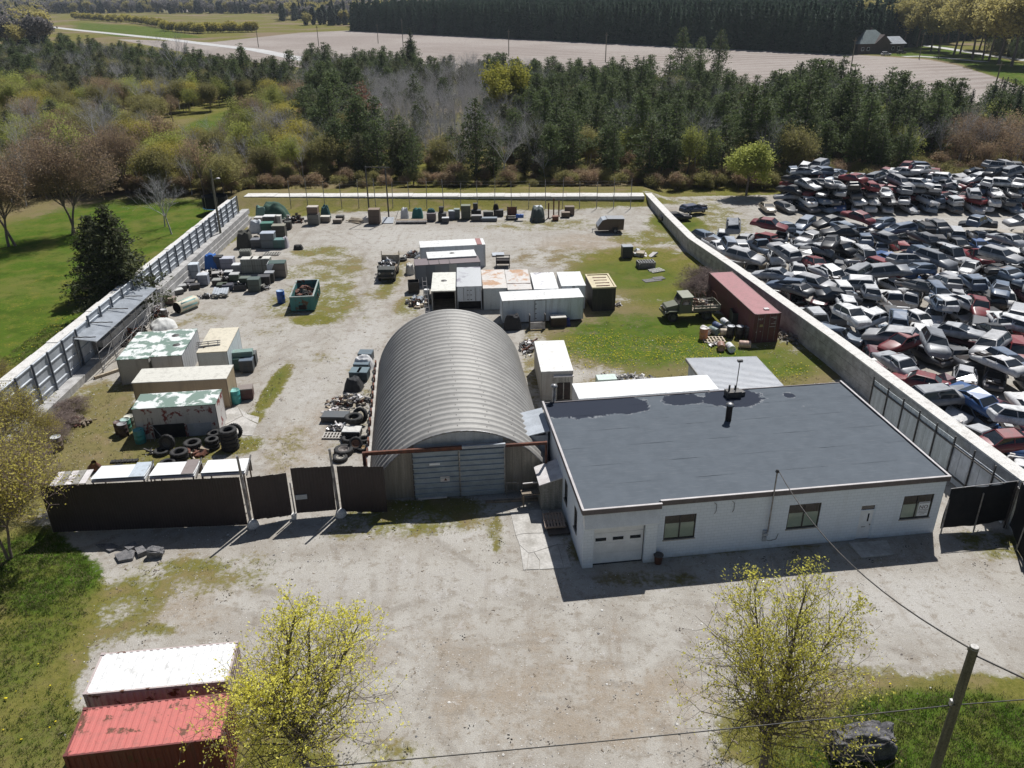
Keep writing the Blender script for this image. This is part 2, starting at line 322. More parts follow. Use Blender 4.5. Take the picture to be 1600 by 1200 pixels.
def mk_ground():
    t = NT('ground'); v = t.pos()
    n1, n2, n3, n4 = t.noise(v, .06, 4), t.noise(v, .45, 5, .6), t.noise(v, 3.2, 5, .65), t.noise(v, 17, 4, .7)
    st = t.vor(v, 7.5); st2 = t.vor(v, 22)
    e = t.math('ADD', t.math('MULTIPLY', t.math('SUBTRACT', n2, .5), 1.5), t.math('MULTIPLY', t.math('SUBTRACT', n3, .5), 1.1))
    # gravel and dirt
    g = t.mix(t.step(n2, .34, .66), (.400, .378, .342), (.325, .298, .262))
    rut = None; sp3 = t.n('SeparateXYZ'); t.l(v, sp3.inputs[0])                       # wheel tracks: pairs of worn arcs
    for cx_, cy_, r_ in ((5, 8, 27), (-31, 30, 23), (22, 62, 34), (-4, -2, 30.5), (-43, 62, 31), (12, 97, 31), (-48, 86, 33), (62, 18, 47), (4, 6, 24.2), (-20, 14, 21), (-40, 60, 26.5)):
        d_ = t.math('SQRT', t.math('ADD', t.math('POWER', t.math('SUBTRACT', sp3.outputs[0], cx_), 2.0), t.math('POWER', t.math('SUBTRACT', sp3.outputs[1], cy_), 2.0)))
        q_ = t.step(t.math('ABSOLUTE', t.math('SUBTRACT', t.math('ABSOLUTE', t.math('SUBTRACT', d_, r_)), .85)), .34, .10); rut = q_ if rut is None else t.math('MAXIMUM', rut, q_)
    g = t.mix(t.math('MULTIPLY', rut, t.rangev(t.noise(v, .5, 5, .7), .42, .62, 0, .62)), g, (.235, .208, .178))
    g = t.mix(t.step(t.math('ADD', t.attr('dirt'), e), .35, 1.0), g, (.315, .262, .205))
    g = t.mix(t.step(t.math('ADD', t.attr('pale'), e), .35, 1.0), g, (.435, .415, .385))
    tr_ = t.noise(t.scalev(v, (1.3, .10, 1), (0, 0, R(-6))), 1.0, 5, .65); g = t.mix(t.math('MULTIPLY', t.step(tr_, .52, .68), .32), g, (.255, .215, .175)); g = t.mix(t.math('MULTIPLY', t.step(n1, .5, .66), .45), g, (.27, .235, .195))
    g = t.mix(t.math('MULTIPLY', t.step(t.noise(v, 1.3, 6, .7), .52, .64), .6), g, (.235, .20, .16)); g = t.mix(t.step(n3, .56, .72), g, (.205, .175, .14)); g = t.mix(t.math('MULTIPLY', t.step(t.noise(v, .9, 6, .7, .6), .60, .66), .5), g, (.46, .44, .42)); g = t.mix(t.math('MULTIPLY', t.step(st, .28, .05), t.step(n3, .42, .60)), g, (.50, .48, .45))
    g = t.mix(t.math('MULTIPLY', t.step(st2, .30, .08), t.step(n2, .40, .62)), g, (.19, .17, .15))
    # wild and mown grass
    gr = t.mix(t.step(n3, .35, .65), (.112, .116, .024), (.172, .158, .042)); gr = t.mix(t.step(n2, .48, .72), gr, (.215, .168, .085))
    gr = t.mix(t.step(t.noise(v, .02, 3), .45, .65), gr, (.21, .16, .105))
    lu = t.mix(t.step(n3, .3, .7), (.050, .098, .011), (.085, .130, .018)); lu = t.mix(t.step(n2, .44, .68), lu, (.115, .128, .026)); lu = t.mix(t.math('MULTIPLY', t.step(t.noise(v, .11, 5, .65), .48, .64), .6), lu, (.150, .145, .042)); lu = t.mix(t.step(n4, .60, .74), lu, (.035, .07, .012)); lu = t.mix(t.math('MULTIPLY', t.step(t.noise(v, .25, 6, .7), .50, .62), .55), lu, (.038, .072, .009))
    gr = t.mix(t.step(t.math('ADD', t.attr('lush'), t.math('MULTIPLY', e, .7)), .3, .75), gr, lu)
    d = t.math('MULTIPLY', t.step(t.vor(v, 4.5), .34, .12), t.step(t.math('ADD', t.attr('dand'), t.math('MULTIPLY', e, .9)), .45, .9))
    gr = t.mix(t.math('MULTIPLY', d, .75), gr, (.42, .36, .02))
    c = t.mix(t.step(t.math('ADD', t.attr('grass'), t.math('MULTIPLY', e, .85)), .30, .66), g, gr)
    # ploughed field with rows
    wv = t.n('TexWave', wave_type='BANDS', bands_direction='Y'); t.l(t.scalev(v, (1, 1, 1), (0, 0, R(-18))), wv.inputs[0]); wv.inputs['Scale'].default_value = .030; wv.inputs['Distortion'].default_value = 2.5; wv.inputs['Detail'].default_value = 3; wv.inputs['Detail Scale'].default_value = .8
    fd = t.mix(t.step(wv.outputs['Fac'], .15, .85), (.325, .285, .260), (.250, .210, .188)); fd = t.mix(t.step(t.noise(v, .012, 4), .4, .65), fd, (.345, .305, .278)); fd = t.mix(t.step(n2, .5, .75), fd, (.225, .188, .165))
    c = t.mix(t.step(t.math('ADD', t.attr('field'), t.math('MULTIPLY', e, .3)), .4, .6), c, fd)
    f = t.rangev(n4, .25, .75, .72, 1.25); cc = t.n('CombineColor'); [t.l(f, cc.inputs[i]) for i in range(3)]
    c = t.mix(1.0, c, cc.outputs[0], 'MULTIPLY')
    hgt = t.math('ADD', t.math('MULTIPLY', n3, .5), t.math('ADD', t.math('MULTIPLY', n4, .35), t.math('MULTIPLY', st2, -.3))); t.bump(hgt, .55, .06)
    return t.fin(c, .97, 0, .03)
M['ground'] = mk_ground()
me = np_mesh('ground', gv, gf, [M['ground']])
for nme, a in (('gravel', gravel), ('grass', grass), ('lush', lush), ('dand', dand), ('field', field), ('dirt', dirt), ('pale', pale)):
    me.attributes.new(nme, 'FLOAT', 'POINT').data.foreach_set('value', a.astype(np.float32).ravel())
ground = bpy.data.objects.new('ground', me); col.objects.link(ground); tag(ground, kind='structure')
def sample(arr, x, y):
    i = np.clip(np.searchsorted(YS, y), 0, ny - 1); j = np.clip(np.searchsorted(XS, x), 0, nx - 1); return arr[i, j]

# roads far away
def strip(name, pts, width, mat, z=.06, kind='structure'):
    P_ = [Vector((a, b, 0)) for a, b in pts]; mb = MB(); L_, R_ = [], []
    for i, q in enumerate(P_):
        t_ = (P_[min(i + 1, len(P_) - 1)] - P_[max(i - 1, 0)]).normalized(); nrm = Vector((-t_.y, t_.x, 0)) * width / 2
        L_.append(q + nrm); R_.append(q - nrm)
    n = len(P_); mb.add([(a.x, a.y, z + float(relief(np.array([a.x]), np.array([a.y]))[0])) for a in L_ + R_], [(i, n + i, n + i + 1, i + 1) for i in range(n - 1)])
    o = mb.build(name, mat); tag(o, kind=kind); return o
mk('road_gravel', (.50, .49, .48), (.42, .41, .40), .1, rough=.95, fine=.1)
strip('country_road', pp([(60, 40), (115, 46.5), (200, 55), (260, 61), (330, 70), (400, 78), (470, 92), (560, 112)]), 9, M['road_gravel'])
strip('farm_lane', pp([(1360, 66), (1420, 68), (1480, 76), (1530, 84), (1600, 94), (1700, 110)]), 6, M['road_gravel'])
strip('farm_driveway', pp([(1412, 88.5), (1435, 88), (1480, 91), (1540, 97)]), 5, M['road_gravel'], .07)
strip('roadside_path', pp([(1530, 171), (1560, 170), (1640, 172)]), 3, M['road_gravel'])

# concrete apron beside the hut, in cracked slabs
apron = empty('concrete_apron', G(800, 800)); tag(apron, kind='structure')
def slab(name, px, z0=.0, z1=.03, mat='concrete', parent=None, z=0):
    q = [G(x, y, z) for x, y in px]; mb = MB(); mb.prism([(a.x, a.y) for a in q], z0, z1, plane='XY')
    o = mb.build(name, M[mat]); 
    if parent: o.parent = parent; o.matrix_parent_inverse = Matrix.Translation(parent.location).inverted()
    return o
for px in ([(797, 799), (826, 797), (845, 797), (851, 826), (849, 833), (818, 834), (806, 837)], [(806.4, 837.5), (818, 834.6), (849, 833.8), (852, 831), (866, 832), (871, 851), (834, 863), (826, 864.5), (812, 852)],
           [(812.3, 853), (826, 865.3), (822.5, 890.5), (818, 891)], [(826.6, 865.2), (834, 863.6), (843, 877), (842, 890), (823.3, 890.6)], [(834.8, 863.4), (871.3, 851.8), (881, 888), (843, 890), (843.8, 877)]):
    slab('concrete_slab', px, parent=apron, z1=.035)
for px in ([(871.8, 851.5), (881, 853), (893, 887), (881.6, 888)], [(852.6, 831), (866, 831.6), (880.6, 852.4), (871.6, 851)]):
    slab('concrete_slab', px, parent=apron, z1=.03)
yslab = empty('yard_slab', G(380, 660)); tag(yslab, kind='structure')
for px in ([(345, 640), (372, 637), (378, 650), (352, 664)], [(372.8, 637), (388, 648), (405, 652), (403, 662), (381, 652)], [(352.8, 664.6), (378.8, 651), (402, 663), (394, 681), (366, 680)]):
    slab('concrete_slab', px, parent=yslab, z1=.03)
step_slab = slab('door_step_slab', [(1326, 850), (1385, 846), (1396, 868), (1346, 873)], 0, .09); tag(step_slab, kind='structure')

# ------------------------------------------------------------------ walls and fences round the yard
def along(pts, d):
    """point and heading d metres along a polyline"""
    for a, b in zip(pts[:-1], pts[1:]):
        L_ = (b - a).length
        if d <= L_: return a + (b - a) * (d / L_), math.atan2(b.y - a.y, b.x - a.x)
        d -= L_
    return pts[-1], math.atan2(pts[-1].y - pts[-2].y, pts[-1].x - pts[-2].x)
# right: concrete wall of big blocks with pale capping
rw_px = [((1007.5, 302), 1.0), ((1040, 337), 1.4), ((1075, 372), 1.8), ((1140, 416), 2.1), ((1300, 530), 2.5), ((1450, 642), 2.8), ((1597, 752), 3.1)]
rw = [G(*q, z) for q, z in rw_px]
rwall = empty('concrete_wall', (rw[3].x, rw[3].y, 0), 0, 'long pale capped concrete block wall between the yard and the scrapyard', 'wall')
inv = Matrix.Translation(rwall.location).inverted()
k = 0
for a, b in zip(rw[:-1], rw[1:]):
    L_ = (b.xy - a.xy).length; n = max(1, round(L_ / 2.4)); u = (b - a) / n; yaw = math.atan2(u.y, u.x)
    for i in range(n):
        p0, p1 = a + u * i, a + u * (i + 1); h = (p0.z + p1.z) / 2; c = (p0 + p1) / 2; Ls = (p1.xy - p0.xy).length
        nr = max(1, round(h / .75)); hh = (h - .12) / nr
        for j in range(nr):
            o = MB().rbox((0, 0, 0), (Ls - .03, .95, hh - .02)).build('wall_block', M['block'], rwall); o.location = Vector((c.x + .5, c.y + .1, hh * (j + .5))) - rwall.location; o.rotation_euler.z = yaw
        o = MB().rbox((0, 0, 0), (Ls + .01, 1.05, .12)).build('wall_capping', M['cap'], rwall); o.location = Vector((c.x + .55, c.y + .1, h - .06)) - rwall.location; o.rotation_euler = (0, -math.asin(max(-.3, min(.3, u.z / max(Ls, .1)))), yaw); k += 1
# back: broad pale capping on the grassy bank
bwall = empty('back_wall', (-10, 127, 0), 0, 'low broad pale concrete wall along the back of the yard', 'wall')
bl, br = G(384, 304, 1.1), G(1006, 303.5, 1.1); n = 26
for i in range(n):
    a, b = bl.lerp(br, i / n), bl.lerp(br, (i + 1) / n); c = (a + b) / 2
    o = MB().rbox((0, 0, 0), ((b - a).length - .025, 2.3, .5)).build('wall_block', M['cap'], bwall); o.location = Vector((c.x, c.y, .80 + .02 * math.sin(i * 2.1))) - Vector((-10, 127, 0)); o.rotation_euler.z = math.atan2(br.y - bl.y, br.x - bl.x)
# back wire fence: posts with wires, one thing
wf = empty('wire_fence', (-8, 119.5, 0), 0, 'tall wire mesh fence with thin leaning posts along the back', 'fence'); fpx = [(455 + 26.5 * i) for i in range(21)]
for i, x in enumerate(fpx):
    q = G(x, 326, 0); lean = .12 * math.sin(i * 3.3)
    MB().cyl((0, 0, 0), (lean, 0, 4.2 + .4 * math.sin(i * 1.7)), .06, .05, 6).build('post', M['steel'], wf, loc=(q.x + 8, q.y - 119.5, 0))
a, b = G(fpx[0], 326), G(fpx[-1], 326)
for z in (.4, 1.2, 2.0, 2.8, 3.6, 4.05):
    MB().cyl((a.x + 8, a.y - 119.5, z), (b.x + 8, b.y - 119.5, z), .012, n=3).build('wire', M['steel'], wf)
# left: block retaining wall with galvanised sheet fence on top
LW0, LW1 = Vector((-36.3, 47.0, 0)), Vector((-37.4, 113.5, 0)); Ldir = (LW1 - LW0).normalized(); Ly = math.atan2(Ldir.y, Ldir.x)
lwall = empty('block_retaining_wall', (-37, 80, 0), 0, 'pale concrete block retaining wall along the left side of the yard', 'wall')
n = 28
for i in range(n):
    for j in range(3):
        if i < 8 and j: continue
        d = (i + .5 + (.5 if j % 2 else 0)) * 2.4
        if d > 66: continue
        c = LW0 + Ldir * d
        o = MB().rbox((0, 0, 0), (2.37, 1.0, .60)).build('wall_block', M['block'], lwall); o.location = Vector((c.x + .1 * (2 - j) - .25, c.y, .305 + .615 * j)) - Vector((-37, 80, 0)); o.rotation_euler.z = Ly
lcap = empty('rubble_top_wall', (-38, 80, 0), 0, 'thick wall with speckled rubble concrete top behind the sheet metal fence', 'wall')
for i in range(n - 1):
    d = (i + .5) * 2.4; c = LW0 + Ldir * d
    o = MB().rbox((0, 0, 0), (2.38, .95, 3.75)).build('wall_block', M['cap'], lcap); o.location = Vector((c.x - 1.35, c.y, 1.87 + .03 * math.sin(i * 2.3))) - Vector((-38, 80, 0)); o.rotation_euler.z = Ly
mk('post_steel', (.13, .15, .18), (.09, .10, .12), 3, rough=.6)
sheetf = empty('sheet_metal_fence', (-37, 80, 0), 0, 'galvanised sheet metal fence with dark posts on top of the left wall', 'fence')
for i in range(n):
    d = i * 2.4; c = LW0 + Ldir * d; z0 = 1.86 if i >= 8 else .25; z1 = 4.2 if i >= 8 else 3.9
    rel = Vector((c.x - .62, c.y, 0)) - Vector((-37, 80, 0))
    o = MB().box(-.045, .045, -.07, .07, z0 - .1, z1 + .05).build('post', M['post_steel'], sheetf, loc=rel + Vector((.12, 0, 0)), rz=Ly)
    if i < n - 1:
        mb = MB(); nb = 4; hh = (z1 - z0) / nb
        for b_ in range(nb):                                # horizontal pressed ribs
            za = z0 + b_ * hh; mb.prism([(za, 0), (za + hh * .78, 0), (za + hh * .86, -.07), (za + hh * .94, -.07), (za + hh, 0), (za + hh, .02), (za, .02)], 0.02, 2.36, plane='YZ')
        mb.v = [(x, z_, y_) for (x, y_, z_) in mb.v]
        mb.build('sheet_panel', M['galv'], sheetf, loc=rel, rz=Ly)
# scaffold shelter on the left wall
shel = empty('scaffold_shelter', (-36, 70, 0), Ly, 'open scaffold shelter with corrugated grey roof against the left wall', 'shelter')
for i in range(4):
    x0 = -6.6 + i * 3.4; mb = MB(); mb.corr(3.36, 2.0, .22, .035, .02, x0=x0); mb.xf(Matrix.Translation((0, 1.35, 3.25)) @ Matrix.Rotation(R(-82), 4, 'X') @ Matrix.Translation((0, 0, -2.0)))
    mb.build('roof_sheet', M['galv'], shel)
    MB().box(x0 - .05, x0 + .05, -.6, 1.3, 3.36, 3.42).build('batten', M['dark_steel'], shel)
for i in range(6):
    x = -6.7 + i * 2.75
    for y in (-.55, 1.2): MB().cyl((x, y, 0), (x, y, 2.9 + (.28 if y > 0 else 0)), .035, n=6).build('upright', M['steel'], shel)
    if i < 5:
        MB().cyl((x, -.55, .3), (x + 2.75, -.55, 1.9), .025, n=5).build('brace', M['steel'], shel)
        for z in (1.0, 1.95): MB().cyl((x, -.55, z), (x + 2.75, -.55, z), .03, n=5).build('rail', M['steel'], shel)
        MB().cyl((x, -.55, 2.9), (x + 2.75, -.55, 2.9), .035, n=5).build('rail', M['steel'], shel)
# ------------------------------------------------------------------ main building
BO = Vector((3.85, 36.90, 0)); BY = R(7.5); BW, BD, BH = 21.65, 12.65, 4.0
bld = empty('workshop_building', BO, BY, 'white painted block workshop with flat dark grey roof and garage door', 'building')
def mk_blockwall():
    t = NT('block_wall'); v = t.obj(); br_ = t.n('TexBrick'); sep = t.n('SeparateXYZ'); t.l(v, sep.inputs[0]); cmb = t.n('CombineXYZ')
    t.l(t.math('ADD', sep.outputs[0], sep.outputs[1]), cmb.inputs[0]); t.l(sep.outputs[2], cmb.inputs[1]); t.l(cmb.outputs[0], br_.inputs[0])
    br_.inputs['Scale'].default_value = 1; br_.inputs['Brick Width'].default_value = .4; br_.inputs['Row Height'].default_value = .2; br_.inputs['Mortar Size'].default_value = .008; br_.inputs['Mortar Smooth'].default_value = .3
    br_.inputs['Color1'].default_value = (.74, .80, .87, 1); br_.inputs['Color2'].default_value = (.70, .765, .835, 1); br_.inputs['Mortar'].default_value = (.54, .60, .66, 1)
    c = t.mix(t.math('MULTIPLY', t.step(t.noise(t.scalev(v, (1, 1, .25)), 1.2, 5, .65), .5, .8), .3), br_.outputs['Color'], (.52, .55, .58))
    c = t.mix(t.math('MULTIPLY', t.step(t.math('ADD', sep.outputs[2], t.math('MULTIPLY', t.noise(v, 2.5), .5)), .55, .15), .5), c, (.36, .34, .30))
    q = t.n('Bump'); q.inputs['Strength'].default_value = .5; q.inputs['Distance'].default_value = .012; q.invert = True; t.l(br_.outputs['Fac'], q.inputs['Height']); t.l(q.outputs[0], t.b.inputs['Normal'])
    M['block_wall'] = t.fin(c, .65)
mk_blockwall()
def wall_mesh(L_, h, t_, ops):
    """wall in XZ with real openings; outer face at y=0"""
    xs = sorted({0, L_, *[q for o in ops for q in o[:2]]}); mb = MB()
    for a, b in zip(xs[:-1], xs[1:]):
        cut = sorted([(o[2], o[3]) for o in ops if o[0] <= a + 1e-6 and o[1] >= b - 1e-6]); z = 0
        for z0, z1 in cut:
            if z0 > z: mb.box(a, b, 0, t_, z, z0)
            z = z1
        if z < h: mb.box(a, b, 0, t_, z, h)
    return mb
FW = [(4.75, 6.6, 1.28, 2.93), (12.13, 14.08, 1.25, 2.93), (19.2, 21.1, 1.2, 2.85), (16.6, 17.55, 0, 2.46)]
wall_mesh(BW, BH - .13, .3, FW + [(.3, 4.0, 0, 3.2)]).build('front_wall', M['block_wall'], bld)
SW = [(1.35, 2.2, 1.2, 2.75), (4.15, 5.1, 1.25, 2.75)]
wm = wall_mesh(BD - .6, BH - .13, .3, [(BD - .3 - b, BD - .3 - a, c, d) for a, b, c, d in SW]); wm.build('left_wall', M['block_wall'], bld, loc=(0, BD - .3, 0), rz=R(-90))
wall_mesh(BD - .6, BH - .13, .3, []).build('right_wall', M['block_wall'], bld, loc=(BW, .3, 0), rz=R(90))
wall_mesh(BW, BH - .13, .3, []).build('back_wall', M['block_wall'], bld, loc=(BW, BD, 0), rz=R(180))
MB().box(.3, BW - .3, .32, BD - .32, .01, .03).build('floor', M['concrete'], bld)
# garage bay standing a little proud of the front
MB().box(.02, .62, -.28, -.003, 0, 2.9).build('bay_pier', M['block_wall'], bld); MB().box(3.58, 4.28, -.28, -.003, 0, 2.9).build('bay_pier', M['block_wall'], bld)
MB().prism([(-.28, 3.72), (-.003, 3.72), (-.003, 2.905), (-.62, 2.905), (-.62, 2.93)], .02, 4.28, plane='YZ').build('bay_header', M['white_board'], bld)
hb = MB()
for i in range(24): x = .04 + i * .1765; hb.prism([(-.283, 3.722), (-.623, 2.932), (-.631, 2.936), (-.291, 3.726)], x, x + .012, plane='YZ')
hb.build('header_ribs', M['white_board'], bld)
gd = MB().box(.64, 3.56, .02, .05, .05, 2.86).build('garage_door', M['white_board'], bld)
for i in range(4):
    MB().box(.65, 3.55, -.015, .018, .06 + i * .70, .06 + i * .70 + .685).build('door_panel', M['white_board'], gd, color=(.7, .7, .7))
for i in range(3):
    x = .78 + i * 1.0; MB().box(x, x + .62, -.028, -.017, 1.62, 1.84).build('pane', M['glass'], gd); MB().box(x - .03, x + .65, -.022, -.016, 1.59, 1.87).build('pane_frame', M['white_board'], gd)
MB().box(.62, .64, -.02, .06, 0, 2.88).build('seal', M['rubber'], gd); MB().box(3.56, 3.58, -.05, .06, 0, 2.88).build('seal', M['rubber'], gd); MB().box(.64, 3.56, -.05, .06, .0, .045).build('seal', M['rubber'], gd)
def window(x0, x1, z0, z1, parent, yaw=0, loc=(0, 0, 0), blind=.62, paper=None):
    w_ = MB(); t_ = .06
    w_.box(x0, x1, .03, .11, z0, z0 + t_); w_.box(x0, x1, .03, .11, z1 - t_, z1); w_.box(x0, x0 + t_, .03, .11, z0 + t_, z1 - t_); w_.box(x1 - t_, x1, .03, .11, z0 + t_, z1 - t_)
    xm = (x0 + x1) / 2
    if x1 - x0 > 1.2: w_.box(xm - .035, xm + .035, .025, .11, z0 + t_, z1 - t_)
    W_ = w_.build('window', M['dark_steel'], parent, loc=loc, rz=yaw)
    for a, b in ([(x0 + t_, xm - .035), (xm + .035, x1 - t_)] if x1 - x0 > 1.2 else [(x0 + t_, x1 - t_)]):
        MB().add([(a, .064, z0 + t_), (b, .064, z0 + t_), (b, .064, z1 - t_), (a, .064, z1 - t_)], [(0, 1, 2, 3)]).build('pane', M['pane'], W_)
    if blind: MB().box(x0 + .07, x1 - .07, .085, .095, z0 + .065, z0 + (z1 - z0) * blind).build('blind', M['window_blind'], W_)
    MB().box(x0 - .04, x1 + .04, -.05, .03, z0 - .07, z0).build('sill', M['concrete'], W_)
    return W_
mk('window_blind', (.78, .82, .74), (.68, .74, .68), 1.2, rough=.8, fine=.05); mk('room_brown', (.30, .21, .15), (.22, .16, .11), 1.5, rough=.9)
for i, q in enumerate(FW[:3]):
    W_ = window(*q, bld, blind=(.64, .62, .60)[i])
    MB().box(q[0] - .2, q[1] + .2, .9, .93, .6, 3.3).build('inner_backing', M['room_brown'], W_)
    if i == 1: MB().box(13.25, 13.75, .17, .2, 1.35, 1.62).build('box_on_sill', M['room_brown'], W_)
for a, b, c, d in SW: window(BD - .3 - b, BD - .3 - a, c, d, bld, R(-90), (0, BD - .3, 0), blind=0)
# sign in the right window
def text_mesh(body, size, mat, parent, loc, rot, name='lettering', ext=.004, align='CENTER'):
    cu = bpy.data.curves.new(name, 'FONT'); cu.body = body; cu.size = size; cu.extrude = ext; cu.align_x = align; cu.resolution_u = 2
    o = bpy.data.objects.new(name, cu); col.objects.link(o); dg = bpy.context.evaluated_depsgraph_get(); me_ = bpy.data.meshes.new_from_object(o.evaluated_get(dg)); bpy.data.objects.remove(o)
    me_.materials.clear(); me_.materials.append(mat); q = bpy.data.objects.new(name, me_); col.objects.link(q); q.parent = parent; q.location = loc; q.rotation_euler = rot; return q
sg = MB().box(20.28, 20.98, .045, .055, 1.30, 2.3).build('paper_sign', M['white_board'], None); sg.location = BO; sg.rotation_euler.z = BY
tag(sg, 'white paper sign reading NO taped inside the rightmost front window', 'sign')
mk('dark_ink', (.06, .02, .03), (.05, .02, .03)); mk('grey_ink', (.30, .28, .29), (.25, .24, .25))
text_mesh('NO', .36, M['dark_ink'], sg, (20.63, .043, 1.82), (R(90), 0, 0))
for z, w_ in ((1.73, .60), (1.62, .5), (1.52, .56), (1.42, .3)): MB().box(20.63 - w_ / 2, 20.63 + w_ / 2, .040, .0445, z, z + .035).build('print_line', M['grey_ink'], sg)
MB().box(20.32, 20.94, .040, .0445, 2.2, 2.26).build('print_line', M['grey_ink'], sg)
# front door
dr = MB().box(16.66, 17.49, .06, .11, .03, 2.05).build('front_door', M['white_board'], bld)
fr = MB(); fr.box(16.6, 16.66, .03, .14, 0, 2.46); fr.box(17.49, 17.55, .03, .14, 0, 2.46); fr.box(16.66, 17.49, .03, .14, 2.4, 2.46); fr.box(16.66, 17.49, .03, .14, 2.05, 2.1); fr.build('frame', M['block_wall'], dr)
MB().box(16.66, 17.49, .07, .09, 2.1, 2.4).build('transom_pane', M['glass'], dr); MB().box(17.17, 17.27, .05, .058, 1.25, 1.8).build('pane', M['glass'], dr)
MB().box(16.9, 17.15, .045, .058, .85, .90).build('letter_slot', M['steel'], dr); MB().cyl((17.4, .06, 1.02), (17.4, -.0, 1.02), .03, n=8).build('handle', M['steel'], dr)
# roof: membrane strips, kerb and fascia
def mk_membrane():
    t = NT('membrane'); v = t.obj(); n = t.noise(v, 1.1, 5, .6); n2 = t.noise(t.scalev(v, (.5, 3, 1)), 2.5, 4); n3 = t.noise(v, 55, 3)
    c = t.mix(t.step(n, .3, .7), (.120, .138, .160), (.104, .120, .140)); c = t.mix(t.math('MULTIPLY', t.step(n2, .5, .7), .5), c, (.148, .163, .182))
    wet = t.math('ADD', t.attr('pond'), t.math('MULTIPLY', t.math('SUBTRACT', t.noise(v, 1.7, 6, .68), .5), 1.0))
    c = t.mix(t.math('MULTIPLY', t.math('MULTIPLY', t.step(wet, .33, .44), t.step(t.noise(v, 3.5, 4), .42, .58)), .85), c, (.27, .28, .295)); c = t.mix(t.step(wet, .44, .50), c, (.026, .032, .050))
    c = t.mix(t.rangev(n3, .3, .7, 0, .25), c, (.05, .055, .06)); t.bump(n3, .25, .005)
    M['membrane'] = t.fin(c, .9, 0, .12)
mk_membrane()
ponds = [(2.6, 11.7, 2.6, 1.2, 1.15), (5.3, 11.6, 1.4, 1.0, 1.15), (9.6, 11.85, 1.2, .75, 1), (13.1, 11.6, 1.7, 1.15, 1.1), (17.2, 11.3, .45, .45, .75), (16.3, 10.6, .25, .4, .42), (17.6, 9.6, .5, .2, .40)]
rb = empty('roof_dummy', (0, 0, 0)); bpy.data.objects.remove(rb)
nst = 12
for s_ in range(nst):
    y0, y1 = .004 + s_ * (BD - .01) / nst, .004 + (s_ + 1) * (BD - .01) / nst + .05
    cuts = [.004, 7.1 + 3.9 * ((s_ * 7) % 5) / 5 - 1.5, BW - .12 - 5.2 - 2 * ((s_ * 3) % 4) / 4, BW - .045]
    for x0, x1 in zip(cuts[:-1], cuts[1:]):
        nx_, ny_ = max(2, int((x1 - x0) / .16)), 7; xs = np.linspace(x0, x1 + .04, nx_); ys = np.linspace(y0, min(y1, BD - .004), ny_); X, Y = np.meshgrid(xs, ys)
        Z = BH - .02 - .005 * (s_ % 2) - (.05 * Y / BD) + .006 * np.sin(X * 1.3 + s_) + np.random.default_rng(s_).normal(0, .0015, X.shape)
        Z = Z + .008 * ((xs - x0) / (x1 - x0))[None, :]
        ii = (np.arange(ny_ - 1)[:, None] * nx_ + np.arange(nx_ - 1)[None, :]).ravel()
        me_ = np_mesh('roof_sheet', np.stack([X.ravel(), Y.ravel(), Z.ravel()], 1), np.stack([ii, ii + 1, ii + nx_ + 1, ii + nx_], 1), [M['membrane']])
        pd = np.zeros(X.shape)
        for cx, cy, rx, ry, pw in ponds: pd = np.maximum(pd, pw * np.clip(1.35 - .75 * np.hypot((X - cx) / rx, (Y - cy) / ry), 0, 1))
        me_.attributes.new('pond', 'FLOAT', 'POINT').data.foreach_set('value', pd.astype(np.float32).ravel())
        o = bpy.data.objects.new('roof_sheet', me_); col.objects.link(o); o.parent = bld
MB().box(.1, BW - .1, .1, BD - .1, BH - .3, BH - .13).build('roof_deck', M['dark_steel'], bld)
mk('fascia_brown', (.12, .10, .105), (.09, .075, .08), 1.5, rough=.5); mk('roof_trim', (.46, .43, .43), (.36, .33, .33), 1.5, rough=.5, fine=.1); mk('trim_white', (.66, .63, .62), (.52, .48, .47), 1.5, rough=.5, fine=.1)
def edge(x0, x1, y0, y1, top=True):
    MB().box(x0, x1, y0, y1, BH - .26, BH + .045).build('fascia', M['fascia_brown'], bld); MB().box(x0 - .01, x1 + .01, y0 - .01, y1 + .01, BH + .046, BH + .085).build('roof_trim', M['roof_trim'], bld)
edge(-.10, 4.38, -.40, -.29); edge(4.40, BW + .12, -.12, -.01); edge(-.12, -.01, -.28, BD + .1); edge(BW + .01, BW + .12, .0, BD + .1)
MB().box(-.0, 4.30, -.288, .14, BH - .20, BH - .012).build('bay_roof', M['membrane'], bld)
MB().box(0, BW, BD + .0, BD + .08, BH - .25, BH - .02).build('gutter', M['fascia_brown'], bld)
# chimney pipe, antenna mast, hot-water flue
ch = MB().cyl((0, 0, 0), (0, 0, 1.15), .2, n=16).build('flue_pipe', M['soot'], bld, loc=(11.6, 8.45, BH - .06)); MB().lathe([(.0, 1.32), (.15, 1.30), (.26, 1.2), (.26, 1.15), (.2, 1.15)], 16).build('flue_cap', M['steel'], ch)
am = MB(); am.cyl((0, 0, 0), (.05, 0, 2.6), .03, n=6); am.rbox((.05, 0, 2.65), (.35, .2, .14)); am.build('antenna_mast', M['dark_steel'], bld, loc=(13.45, 11.9, BH - .06))
ub = MB(); ub.rbox((0, 0, .25), (1.0, .7, .45)); ub.rbox((.5, .1, .15), (.7, .5, .3), .3); ub.cyl((-.3, 0, .4), (-.3, 0, .9), .07); ub.cyl((.2, .2, .4), (.2, .2, .75), .05); ub.build('roof_unit', M['dark_steel'], bld, loc=(13.2, 11.75, BH - .05))
fp = MB().cyl((0, 0, 0), (0, 0, 3.0 + BH - 4), .14, n=12).build('side_flue', M['steel'], bld, loc=(.75, BD + .35, 2.0)); MB().lathe([(0, 3.2), (.2, 3.15), (.24, 3.05), (.24, 3.0), (.1, 3.0)], 14).build('flue_cap', M['steel'], fp)
